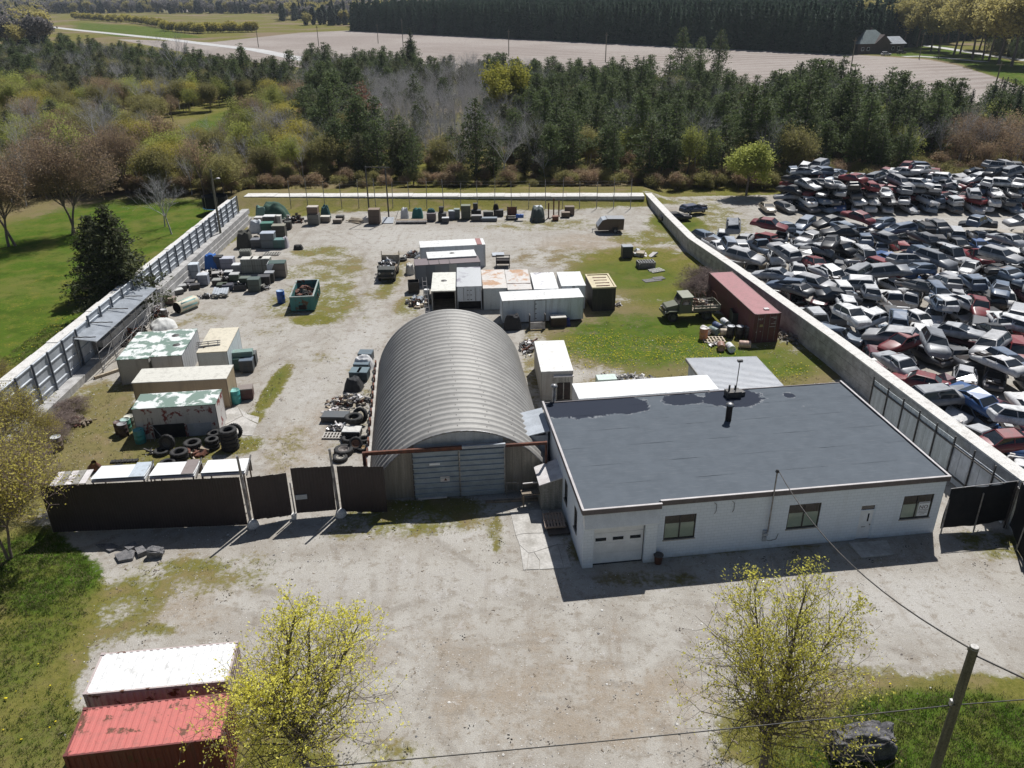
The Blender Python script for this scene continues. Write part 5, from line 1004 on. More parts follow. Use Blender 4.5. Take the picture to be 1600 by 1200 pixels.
barrel('white drum on the engine heap behind the hut', 667, 466, (.6, .6, .6), .3, .9)
t = empty('ladder', place(669, 500), R(10), 'aluminium ladder leaning behind the arched hut', 'ladder')
for x in (-.2, .2): MB().cyl((x, 0, 0), (x - .1, .9, 4.2), .03, n=5).build('stile', M['trim_white'], t)
for k in range(10): MB().cyl((-.2 - .01 * k, .09 * k, .42 * k), (.2 - .01 * k, .09 * k, .42 * k), .018, n=5).build('rung', M['trim_white'], t)
tarp('black tarped lump at the left of the long insulated trailer', 801, 517, 1.7, 1.1, 1.35, (.02, .022, .028), 5, 55, boxy=.3); crate('open black box with white panel by the insulated trailer', 872, 511.5, 1.5, 1.0, 1.0, (.03, .016, .016), 8, (.58, .55, .5), name='box', cat='box')
t = empty('pallet_step', place(840, 515), R(6), 'white pallet step below the insulated trailer door', 'step')
for k in range(5): MB().box(-.75, .75, -.02 + k * .02, .03 + k * .02, .08 + k * .14, .18 + k * .14).build('slat', M['trim_white'], t)
for x in (-.78, .72): MB().box(x, x + .07, .0, .6, 0, 1.5).build('post', M['dark_steel'], t)
tarp('blue sack beside the open black box', 886, 510, .7, .6, .7, (.02, .03, .16), 0, 56, name='sack', cat='sack'); t = heap('white plastic scraps beside the black box', 965, 479, 1.0, .5, .3, ['trim_white'], 16, 57, (.08, .35))
crate('dark stacked bin with grey top on the right of the grass', 980, 404.5, 1.25, 1.1, 1.5, (.035, .037, .045), 3, (.30, .32, .35), name='bin', cat='bin'); heap('white sheets round the dark stacked bin', 1000, 402, 4.0, 1.6, .25, ['trim_white', 'galv', 'pale_wood'], 26, 58, (.3, 1.1))
pallet('grey pallet in the stack on the right hand grass', 1010, 420, 2.0, 1.3, 10, 5, (.20, .20, .20)); pallet('single pale pallet near the grey pallet stack', 1027, 426, 1.6, 1.2, 30, 1, (.50, .49, .46)); t = empty('rubber_mat', place(1024, 440), R(18), 'grey rubber mat lying in the right hand grass', 'mat'); MB().box(-1.2, .9, 0, 1.0, .01, .05).build('mat_sheet', M['dark_steel'], t); MB().box(.2, 1.5, .4, 1.3, .051, .08).build('mat_flap', M['dark_steel'], t)
# --- barrels by the maroon container
crate('green skip bin with scrap beside the maroon container', 1159, 512.5, 1.9, 1.5, 1.5, (.018, .026, .022), -2, None, open_=True, name='skip_bin', cat='bin'); heap('green scrap in the skip bin', 1159, 508, 1.6, 1.1, 1.5, ['dark_steel', 'galv', 'steel'], 40, 61, (.1, .4))
for x, y, c, l_, lab in ((1142, 529, BLK, (.62, .63, .66), 'black drum with white lid, left of three by the container'), (1156, 529.5, BLK, (.5, .51, .54), 'black drum with white lid, middle of three by the container'), (1170, 530, (.02, .022, .025), (.44, .45, .48), 'black drum with grey lid, right of three by the container')): barrel(lab, x, y, c, .36, 1.15, l_)
barrel('orange and white drum standing at the front of the barrel group', 1100, 532, (.62, .25, .13), .38, 1.1, (.72, .68, .62))
for x, y, c, a, lab in ((1098, 520, (.66, .64, .62), 25, 'white drum with black end lying behind the orange drum'), (1110, 521, (.16, .22, .21), 30, 'grey green drum lying in the barrel group'), (1117, 514, (.04, .07, .17), 25, 'navy blue drum lying in the barrel group'), (1130, 508, (.66, .66, .66), 15, 'white drum lying nearest the container side'), (1133, 521, BLK, 10, 'black drum lying behind the white lidded drums'), (1126, 526, (.60, .50, .38), 85, 'beige drum lying across the barrel group'), (1127, 545, (.30, .16, .12), -10, 'rust red drum lying at the front, end facing out'), (1139, 547, (.64, .65, .66), 5, 'white drum lying at the front, end facing out'), (1156, 545, (.62, .42, .33), 80, 'pink and white drum lying at the front right')): barrel(lab, x, y, c, .34, 1.0, lying=a)
pallet('pale lattice pallet under the beige drum', 1117, 536, 2.0, 1.3, 5, 1, (.55, .45, .33)); heap('white lids and orange bits by the drums', 1116, 541, 1.6, .6, .2, ['trim_white', 'pale_wood'], 22, 62, (.1, .45)); heap('grey branches and rubble right of the maroon container', 1245, 538, 3.0, 3.0, .4, ['wood', 'grey_wood', 'stone'], 70, 63, (.1, .6))
# --- beside the left boxes
for x, y, w_, c, l_, b, lab in ((372, 580, 1.2, (.04, .10, .085), (.10, .19, .16), 0, 'dark teal crate beside the cream roofed box'), (385, 583, 1.1, (.03, .045, .06), (.10, .14, .19), 0, 'blue black crate right of the dark teal crate'), (390, 573, 1.1, (.04, .05, .055), (.09, .1, .1), 0, 'dark grey crate behind the blue black crate')): crate(lab, x, y, w_, .9, 1.15, c, 8, l_, base=b)
crate('long pale teal crate on top of the dark grey crate', 381, 577, 1.7, .7, .45, (.16, .25, .23), 10, (.20, .30, .27), base=1.17, feet=False)
barrel('teal drum at the end of the long cream box', 366.5, 633, (.05, .33, .32), .42, 1.15, (.20, .48, .45)); crate('dark red slatted crate right of the teal drum', 383, 626, 1.15, .9, 1.0, (.09, .03, .03), 12, (.24, .20, .18)); barrel('teal drum leaning against the peeling red box', 217, 695, (.05, .33, .32), .38, 1.05, (.12, .42, .40))
barrel('cream topped drum, rearmost of the group left of the peeling box', 202, 672, (.20, .22, .17), .36, 1.0, (.62, .60, .5)); barrel('green drum in the group left of the peeling box', 196, 677, (.06, .26, .19), .36, 1.0, (.34, .48, .44)); barrel('rusty black drum in the group left of the peeling box', 191, 684, (.05, .03, .03), .36, 1.0, (.28, .28, .29)); barrel('dark rusted drum fallen behind the green drum', 185, 680, (.06, .03, .025), .34, .95)
barrel('steel drum with shiny lid alone in the left grass', 88, 706, (.17, .13, .11), .36, 1.05, (.60, .61, .62))
t = empty('antenna_rack', place(327, 584), R(10), 'grey slatted rack on a post above the low white box', 'rack'); MB().cyl((0, 0, 0), (0, 0, 2.6), .07, n=8).build('post', M['dark_steel'], t)
for k in range(4): MB().rbox((.3, .15 * k, 2.45 + .12 * k), (2.0, .1, .05), .1).build('bar', M['steel'], t)
for x in (-.5, .3, 1.1): MB().rbox((x, .25, 2.6), (.06, .7, .05), .1, 0, .65).build('bar', M['steel'], t)
# tyres
for k in range(5): tyre('black truck tyre, ' + ('bottom', 'second from the bottom', 'middle', 'second from the top', 'top')[k] + ' of the tall tyre stack', 357, 707, .62, .32, z=k * .325)
tyre('black tyre leaning behind the tall tyre stack', 366, 688, .62, .3, lean=65, rz=15)
for k in range(3): tyre('smaller tyre, ' + ('bottom', 'middle', 'top')[k] + ' of the low stack beside the tall tyre stack', 330, 705 - k * .5, .48, .25, z=k * .255)
for k in range(3): tyre('smaller tyre, ' + ('bottom', 'middle', 'top')[k] + ' of the stack behind the low stack', 333, 694, .48, .25, z=k * .255)
tyre('upright tyre with dark wheel leaning on the peeling box', 262, 705, .6, .26, rim=(.09, .085, .08), lean=78, rz=-8); tyre('tyre lying flat in front of the leaning poles', 249, 714, .55, .3)
for k in range(2): tyre(('lower', 'upper') [k] + ' of two tyres stacked left of the low stack', 298, 708 - k * .4, .62, .3, z=k * .305, rz=20 * k)
for k in range(2): tyre(('lower', 'upper')[k] + ' of two big tyres stacked in front of the peeling box', 277, 723, .62, .32, z=k * .325)
tyre('tyre with thick tread behind the middle lean-to roof', 258, 735, .56, .4); tyre('tyre with cream wheel behind the left lean-to roof', 223, 738, .5, .3, rim=(.60, .52, .38)); tyre('tyre half hidden behind the left lean-to roof', 179, 741, .5, .3); tyre('tyre half hidden behind the brown roof panel', 293, 737, .62, .3); tyre('tyre half hidden behind the lean-to next to the gate', 336, 734, .58, .25)
t = empty('rusty_cone', place(148, 733), 0, 'rusty metal cone leaning near the plank roof', 'scrap'); mb = MB(); mb.lathe([(.45, 0), (.42, .15), (.16, .85), (.16, .95)], 14); mb.build('cone_shell', M['rust'], t); t.rotation_euler = (R(25), R(20), 0); MB().lathe([(.46, 0), (.5, .02), (.46, .05)], 14).build('cone_rim', M['rust'], t)
t = empty('track_strip', place(195, 722), R(5), 'strip of black rubber track lying in the left grass', 'track'); 
for i in range(10): MB().box(-.95 + i * .19, -.80 + i * .19, -.15, .2, .02, .12 + .02 * (i % 2)).build('track_pad', M['rubber'], t)
heap('sticks and boards in front of the big tyres', 300, 716, 1.6, 1.2, .12, ['wood', 'pale_wood', 'rust'], 26, 71, (.1, .9)); heap('blue rags by the leaning poles', 236, 712, 1.0, .6, .15, ['trim_white', 'dark_steel'], 14, 72, (.1, .3)); heap('green branches by the left fence', 110, 668, 2.4, 1.4, .35, ['wood', 'rust'], 60, 73, (.05, .6))
for x, y, w_, d_, h_, sd_, lab in ((428, 368, 3.0, 1.6, .9, 75, 'added dark scrap deepening the shade behind the olive lidded cabinet'), (396, 381, 2.6, 1.4, .8, 76, 'added dark scrap deepening the shade beside the black tarp pile'), (405, 455, 2.4, 1.2, .6, 77, 'added dark scrap deepening the shade in front of the black crates'), (330, 433, 2.8, 1.3, .8, 78, 'added dark scrap deepening the shade under the bright blue tarp'), (450, 348, 1.8, 1.2, .8, 79, 'added dark scrap deepening the shade right of the green tarpaulin mound')): heap(lab, x, y, w_, d_, h_, ['soot', 'dark_steel', 'rubber', 'steel', 'trim_white', 'grey_wood'], 90, sd_, (.1, .55))  # extra clutter, mostly dark, standing in for shaded gaps between the crates
heap('pale rubble pile just behind the workshop', 985, 606, 4.6, 2.2, .7, ['concrete', 'stone', 'cap'], 220, 64, (.08, .35)); crate('low pale green crate behind the workshop left of the rubble', 948, 607, 1.6, 1.0, .8, (.34, .46, .40), 6, (.55, .66, .60)); heap('rusty and grey junk between the hut and the site trailer', 826, 556, 1.4, 3.6, .6, ['rust', 'steel', 'dark_steel', 'trim_white', 'stone'], 110, 65, (.08, .4)); heap('black scrap behind the top of the maroon container', 1140, 424, 1.8, 2.2, 1.2, ['soot', 'dark_steel', 'rust'], 60, 66, (.15, .7))
# --- strip left of the hut
crate('dark blue lidded bin, rearmost beside the hut wall', 571, 567, 1.2, 1.0, .85, (.035, .05, .065), -4, (.10, .14, .17), name='bin', cat='bin'); tarp('white cloth over a bin beside the hut wall', 567, 579, 1.7, 1.3, 1.0, (.62, .62, .63), 0, 81); crate('blue grey lidded bin under the white cloth', 565, 582, 1.3, .8, .75, (.05, .08, .10), -4, (.11, .16, .20), name='bin', cat='bin')
for x, lab in ((555, 'left'), (567, 'right')): crate(f'slate blue lidded bin, {lab} one of the pair beside the hut', x, 596.5, .85, 1.1, .85, (.05, .085, .10), -5, (.12, .18, .21), name='bin', cat='bin')
tarp('black plastic wrapped bale beside the hut', 551, 613, 1.5, 1.3, .95, (.03, .032, .036), -5, 82, boxy=.4, name='bale', cat='bale')
heap('pale stones and junk pile beside the hut', 541, 640, 3.6, 2.2, .75, ['stone', 'trim_white', 'steel', 'pale_wood', 'rust', 'concrete'], 190, 83, (.1, .45)); crate('long dark grey case on the gravel beside the hut', 523, 661, 2.0, 1.0, .5, (.045, .05, .058), -3, (.08, .09, .10), name='case', cat='case'); heap('blue junk in front of the long grey case', 525, 675, 1.7, .8, .4, ['dark_steel', 'steel', 'trim_white', 'galv'], 50, 84, (.1, .4)); heap('white rags behind the long grey case', 521, 648, 1.2, .8, .3, ['trim_white'], 16, 85, (.15, .5))
pallet('grey pallet lying in front of the blue junk', 519, 687, 1.5, .9, 0, 1, (.45, .42, .38)); tyre('big black tyre on top of the pale topped box by the hut', 552, 675, .68, .42, z=.62); crate('black box with white lid under a tyre by the hut', 549, 686, 1.3, .9, .6, BLK, -3, (.62, .61, .58), name='box', cat='box')
tyre('curved tyre casing standing behind the big tyre by the hut', 563, 663, .65, .3, lean=60, rz=-25); tyre('black tyre in front of the white lidded box', 545, 695, .6, .36); tyre('tyre with brown wheel standing by the hut wall', 556, 704, .5, .28, rim=(.22, .11, .06), lean=55, rz=10); tyre('small black tyre closest to the hut wall', 567, 694, .45, .3); tyre('wheel with rusty yellow rim near the hut post', 565, 707, .42, .26, rim=(.36, .24, .11)); tyre('large wheel with red bolted rim near the gate', 535, 715, .68, .42, rim=(.16, .14, .13)); tyre('wheel with grey rim just behind the right gate post', 530, 724, .52, .3, rim=(.30, .28, .24))
# --- front of the hut and workshop
t = empty('saw_horse', place(801, 773), R(4), 'grey metal saw horse in front of the hut', 'saw horse')
for x in (-.35, .35): MB().cyl((x * 1.15, -.1, 0), (x, 0, .95), .035, n=6).build('leg', M['steel'], t)
for z in (.3, .93): MB().box(-.42, .42, -.05, .03, z, z + .07).build('bar', M['steel'], t)
t = empty('work_bench', place(832, 792), R(10), 'dark wooden bench with white rail beside the concrete apron', 'bench')
for x in (-.6, .55):
    for y in (0, .5): MB().box(x, x + .07, y, y + .07, 0, .9).build('leg', M['wood'], t)
MB().box(-.65, .67, -.03, .62, .9, .95).build('bench_top', M['wood'], t); MB().box(-.5, .45, .63, .68, .95, 1.35).build('back_board', M['dark_steel'], t); MB().box(-.5, .45, .62, .69, 1.35, 1.42).build('white_rail', M['trim_white'], t)
t = empty('timber_beam', place(812, 783), R(4), 'long timber lying in front of the hut saw horse', 'beam'); MB().box(-2.2, 1.6, -.1, .1, 0, .14).build('beam_body', M['wood'], t); MB().box(-1.5, 1.9, .14, .26, 0, .1).build('beam_offcut', M['pale_wood'], t)
pallet('brown pallet raised beside the concrete apron', 866, 831, 1.25, 1.5, 8, 1, (.42, .31, .24), z=.25); crate('dark box under the brown pallet by the workshop wall', 872, 838, 1.3, 1.1, .25, (.05, .04, .035), 8, None, name='box', cat='box')
t = empty('waste_bin', place(1028, 880), 0, 'small dark round bin at the workshop front', 'bin'); MB().lathe([(0, .02), (.2, .02), (.25, .6), (.27, .62), (.23, .6), (.2, .08)], 16).build('shell', M['rust'], t); MB().lathe([(0, .66), (.2, .65), (.29, .61), (.29, .58)], 16).build('lid', M['dark_steel'], t)
for i, (px, lab) in enumerate((([(150, 853), (175, 851), (190, 857), (172, 864)], 'flat grey stone slab, farthest left of the stones by the fence'), ([(180, 870), (200, 861), (212, 864), (208, 876), (186, 880)], 'dark stone slab in front of the stones by the fence'), ([(194, 858), (212, 850), (216, 856), (202, 864)], 'narrow stone slab behind the dark slab'), ([(212, 862), (224, 858), (231, 866), (217, 872)], 'small tilted stone slab in the middle of the stones'))):
    s_ = slab('stone_slab', px, .0, .13 + .05 * i, 'stone'); tag(s_, lab, 'stone')
def rock(name, label, loc, size, seed, cat='boulder', mat='stone', sub=4, amp=.22, flat=.0, rz=0):
    import bmesh
    bm = bmesh.new(); bmesh.ops.create_icosphere(bm, subdivisions=sub, radius=1); o_ = Vector((seed, seed * 2.3, 1))
    for v in bm.verts:
        d_ = v.co.normalized(); k = mnoise.noise(d_ * 1.3 + o_) * amp * 1.4 + mnoise.noise(d_ * 3.2 + o_) * amp * .8 + mnoise.noise(d_ * 8 + o_) * amp * .35
        c = Vector([math.copysign(abs(q) ** .62, q) for q in d_]) * (1 + k); v.co = Vector((c.x * size[0], c.y * size[1], max(-size[2] * .8, c.z * size[2])))
    me_ = bpy.data.meshes.new(name); bm.to_mesh(me_); bm.free(); me_.materials.append(M[mat]); o = bpy.data.objects.new(name, me_); col.objects.link(o); o.location = loc; o.rotation_euler.z = rz; tag(o, label, cat); return o
q = G(241, 873); rock('boulder', 'grey rounded stone at the right end of the stones by the fence', (q.x, q.y + .3, .2), (.48, .35, .32), 3, 'stone')
mk('dark_stone', (.14, .135, .14), (.055, .054, .058), 2.2, rough=.95, bump=.9, bscale=6, fine=.5)
q = G(1352, 1190); rock('boulder', 'large dark rugged boulder on the lawn near the utility pole', (q.x, q.y + .5, .55), (1.45, .65, .75), 8, mat='dark_stone', sub=5, amp=.2, rz=R(4))
# ------------------------------------------------------------------ vehicles
def wheel(parent, x, y, z, r, w, axis='Y', rim=(.05, .06, .045)):
    mb = MB(); mb.lathe([(r * .55, -w / 2), (r * .9, -w / 2), (r, -w * .35), (r, w * .35), (r * .9, w / 2), (r * .55, w / 2), (r * .55, -w / 2)], 20, axis=axis, o=(x, y, z)); o = mb.build('wheel', M['rubber'], parent)
    mb = MB(); mb.lathe([(0, -w * .2), (r * .3, -w * .3), (r * .5, -w * .42), (r * .56, -w * .45), (r * .56, w * .45), (r * .5, w * .42), (r * .3, w * .3), (0, w * .2)], 16, axis=axis, o=(x, y, z)); mb.build('rim', M['paint'], o, color=rim); return o
OD = (.115, .125, .078)
q = place(1079, 502); at_ = empty('army_truck', (q.x, q.y + 1.0, 0), R(186), 'olive drab army truck with open cargo bed facing left', 'truck')
MB().box(-2.6, 2.5, -.45, .45, .62, .85).build('chassis', M['dark_steel'], at_)
hd = MB(); hd.prism([(1.35, .85), (2.62, .85), (2.68, 1.25), (2.55, 1.48), (1.35, 1.72)], -.72, .72); hd.build('hood', M['paint'], at_, color=OD, bevel=.05)
MB().box(2.66, 2.71, -.5, .5, .9, 1.32).build('grille', M['dark_steel'], at_)
cb = MB(); cb.prism([(.05, .85), (1.35, .85), (1.35, 1.70), (1.08, 2.42), (.08, 2.46), (.05, 2.40)], -1.0, 1.0); c_ = cb.build('cab', M['paint'], at_, color=OD, bevel=.04)
MB().rbox((.56, 0, 2.49), (1.16, 2.08, .07), 0, 0, 0, .03).build('cab_roof', M['paint'], c_, color=(.24, .25, .18))
for s_ in (-1, 1):
    mb = MB(); mb.add([(1.365, s_ * .06, 1.76), (1.365, s_ * .92, 1.76), (1.125, s_ * .86, 2.36), (1.125, s_ * .06, 2.36)], [(0, 1, 2, 3) if s_ > 0 else (3, 2, 1, 0)]); mb.xf(Matrix.Translation((.012, 0, .005))); mb.build('windscreen_pane', M['glass'], c_)
    mb = MB(); mb.add([(.25, s_ * 1.006, 1.75), (1.2, s_ * 1.006, 1.75), (1.0, s_ * 1.006, 2.32), (.25, s_ * 1.006, 2.32)], [(0, 1, 2, 3)]); mb.build('side_window', M['glass'], c_)
    MB().box(.2, 1.2, s_ * 1.0 - (.0 if s_ > 0 else .014), s_ * 1.0 + (.014 if s_ > 0 else 0), .9, 1.72).build('cab_door', M['paint'], c_, color=tuple(c * .9 for c in OD))
    fe = MB(); fe.prism([(1.2, .72), (1.45, 1.16), (2.35, 1.16), (2.62, .95), (2.62, .9), (2.3, 1.05), (1.5, 1.05), (1.25, .72)], s_ * .72 if s_ < 0 else .73, s_ * 1.08 if s_ > 0 else -1.08); fe.build('fender', M['paint'], at_, color=OD)
    MB().cyl((2.63, s_ * .84, 1.02), (2.70, s_ * .84, 1.02), .11, n=12).build('headlight', M['trim_white'], at_)
    wheel(at_, 1.9, s_ * .86, .5, .5, .3); wheel(at_, -1.55, s_ * .86, .5, .5, .3)
    MB().box(-2.75, -.05, s_ * 1.02 - .03, s_ * 1.02 + .03, 1.12, 1.32).build('side_board', M['paint'], at_, color=OD)
    MB().box(-2.75, -.05, s_ * 1.02 - .03, s_ * 1.02 + .03, 1.42, 1.6).build('side_board', M['paint'], at_, color=(.25, .24, .19))
    for x in (-2.6, -1.75, -.9, -.15): MB().box(x - .04, x + .04, s_ * 1.05 - .02, s_ * 1.05 + .02, 1.1, 1.75).build('stake', M['paint'], at_, color=OD)
MB().box(2.72, 2.82, -.95, .95, .68, .86).build('bumper', M['paint'], at_, color=OD); MB().box(-2.8, 0, -1.0, 1.0, .98, 1.1).build('bed_floor', M['wood'], at_); MB().box(-2.83, -2.78, -1.0, 1.0, 1.1, 1.6).build('tailgate', M['paint'], at_, color=OD)
for x in (-.3, -1.35, -2.4):
    pts = [(x, -.98, 1.6), (x, -.95, 2.1), (x, -.6, 2.5), (x, 0, 2.6), (x, .6, 2.5), (x, .95, 2.1), (x, .98, 1.6)]; MB().tube(pts, .022, 5).build('hoop', M['rust'], at_)
heap('rusty bars and wood lying in the army truck bed', 1092, 496, 2.2, 1.2, .4, ['rust', 'wood', 'pale_wood', 'steel'], 50, 91, (.1, .8)).location.z = 1.1
# flatbed loaded with parts
q = place(604, 441); ft = empty('flatbed_truck', (q.x, q.y + 2.0, 0), R(-90), 'dark green flatbed truck loaded with engine parts left of the cluster', 'truck'); GD = (.016, .022, .018)
MB().box(-2.2, 2.3, -.4, .4, .5, .75).build('chassis', M['dark_steel'], ft); MB().box(-2.3, 1.0, -1.05, 1.05, .85, 1.0).build('deck', M['wood'], ft)
hd = MB(); hd.prism([(1.0, .6), (1.95, .6), (1.98, 1.2), (1.9, 1.45), (1.0, 1.6)], -.95, .95); hd.build('front_body', M['paint'], ft, color=GD, bevel=.05); MB().box(1.98, 2.04, -.55, .55, .7, 1.2).build('grille', M['dark_steel'], ft); MB().box(2.05, 2.15, -1.0, 1.0, .5, .68).build('bumper', M['dark_steel'], ft)
for s_ in (-1, 1):
    MB().cyl((1.96, s_ * .72, 1.05), (2.05, s_ * .72, 1.05), .12, n=12).build('headlight', M['trim_white'], ft); wheel(ft, 1.4, s_ * .85, .42, .42, .26); wheel(ft, -1.4, s_ * .85, .42, .42, .26)
    for x in (-2.25, -.8, .9): MB().box(x - .04, x + .04, s_ * 1.02 - .04, s_ * 1.02 + .04, 1.0, 2.4 if x < -2 else 1.5).build('stake', M['pale_wood'] if x < -2 else M['dark_steel'], ft)
    MB().box(-2.2, .95, s_ * 1.06 - .02, s_ * 1.06 + .02, 1.05, 1.3).build('side_board', M['paint'], ft, color=GD)
MB().box(-2.32, -2.26, -1.0, 1.0, 1.0, 1.9).build('head_board', M['pale_wood'], ft)
heap('shiny engine parts piled on the flatbed', 604, 433, 1.9, 2.6, .7, ['steel', 'galv', 'dark_steel', 'trim_white', 'soot'], 150, 92, (.08, .45)).location.z = 1.0
# roll-off dumpster
a, W, y_ = frame_of((452.5, 464.5), (489.6, 465), 1.65); D = 5.3; du = empty('dumpster', (a.x, a.y, 0), R(6), 'teal roll off dumpster full of rusty scrap', 'dumpster'); TC = (.045, .21, .21); W = 2.35
for nm, b in (('front_wall', (0, W, 0, .07)), ('back_wall', (0, W, D - .07, D)), ('left_wall', (0, .07, .071, D - .071)), ('right_wall', (W - .07, W, .071, D - .071))): MB().box(*b, .15, 1.6).build(nm, M['rusty_paint'], du, color=TC)
MB().box(.07, W - .07, .07, D - .07, .15, .22).build('floor', M['rust'], du)
mb = MB(); mb.box(-.05, W + .05, -.05, .1, 1.602, 1.7); mb.box(-.05, W + .05, D - .1, D + .05, 1.602, 1.7); mb.box(-.05, .1, .101, D - .101, 1.602, 1.7); mb.box(W - .1, W + .05, .101, D - .101, 1.602, 1.7); mb.build('top_rim', M['rusty_paint'], du, color=(.30, .36, .34))
for i in range(8):
    for x in (-.08, W + .002): MB().box(x, x + .078, .2 + i * .68, .3 + i * .68, .15, 1.6).build('rib', M['rusty_paint'], du, color=TC)
for x in (.35, 1.1, 1.85): MB().box(x, x + .1, -.09, -.002, .15, 1.6).build('rib', M['rusty_paint'], du, color=TC)
MB().box(.8, 1.5, -.12, -.091, .3, .75).build('hook_pocket', M['soot'], du); MB().box(.5, .62, .3, D - .3, 0, .148).build('skid', M['dark_steel'], du); MB().box(W - .62, W - .5, .3, D - .3, 0, .148).build('skid', M['dark_steel'], du)
o = heap('rusty brown scrap heaped in the teal dumpster', 472, 480, 2.0, 4.4, .9, ['rust', 'rust', 'soot', 'dark_steel', 'pale_wood'], 130, 93, (.15, .9)); c = Vector((W / 2, D / 2, 0)); c.rotate(Matrix.Rotation(R(6), 3, 'Z')); o.location = (a.x + c.x, a.y + c.y, .75)
# brown enclosed trailer
q = place(954, 365); tt = empty('enclosed_trailer', (q.x, q.y + .95, 0), R(3), 'brown enclosed trailer with sloping grey front on the right grass', 'trailer'); BR2 = (.085, .06, .045)
bd = MB(); bd.prism([(-1.75, .45), (1.7, .45), (1.75, 1.85), (-.6, 1.95), (-1.15, 1.8), (-1.78, .95)], -.9, .9); bd.build('body', M['paint'], tt, color=BR2, bevel=.03)
mb = MB(); mb.add([(-1.80, -.92, .97), (-1.17, -.92, 1.83), (-1.17, .92, 1.83), (-1.80, .92, .97)], [(0, 1, 2, 3)]); mb.add([(-1.17, -.92, 1.83), (-.6, -.92, 1.975), (-.6, .92, 1.975), (-1.17, .92, 1.83)], [(0, 1, 2, 3)]); mb.build('front_hatch', M['galv'], tt)
MB().box(-.58, 1.78, -.93, .93, 1.96, 1.99).xf(Matrix.Rotation(R(1.2), 4, 'Y')).build('roof_panel', M['paint'], tt, color=(.25, .26, .28)); MB().box(.95, 1.6, -.915, -.902, .6, 1.7).build('side_door', M['paint'], tt, color=(.1, .07, .05))
for s_ in (-1, 1): wheel(tt, .55, s_ * .95, .36, .36, .2, rim=(.3, .3, .3)); fe = MB(); fe.prism([(.1, .45), (.25, .78), (.85, .78), (1.0, .45), (.94, .45), (.8, .72), (.3, .72), (.16, .45)], s_ * .91 if s_ > 0 else -1.1, 1.1 if s_ > 0 else -.91); fe.build('mudguard', M['dark_steel'], tt)
MB().tube([(-1.75, -.5, .4), (-2.5, 0, .42), (-1.75, .5, .4)], .04).build('drawbar', M['steel'], tt); MB().cyl((-2.35, 0, 0), (-2.35, 0, .5), .04).build('jockey_leg', M['steel'], tt)
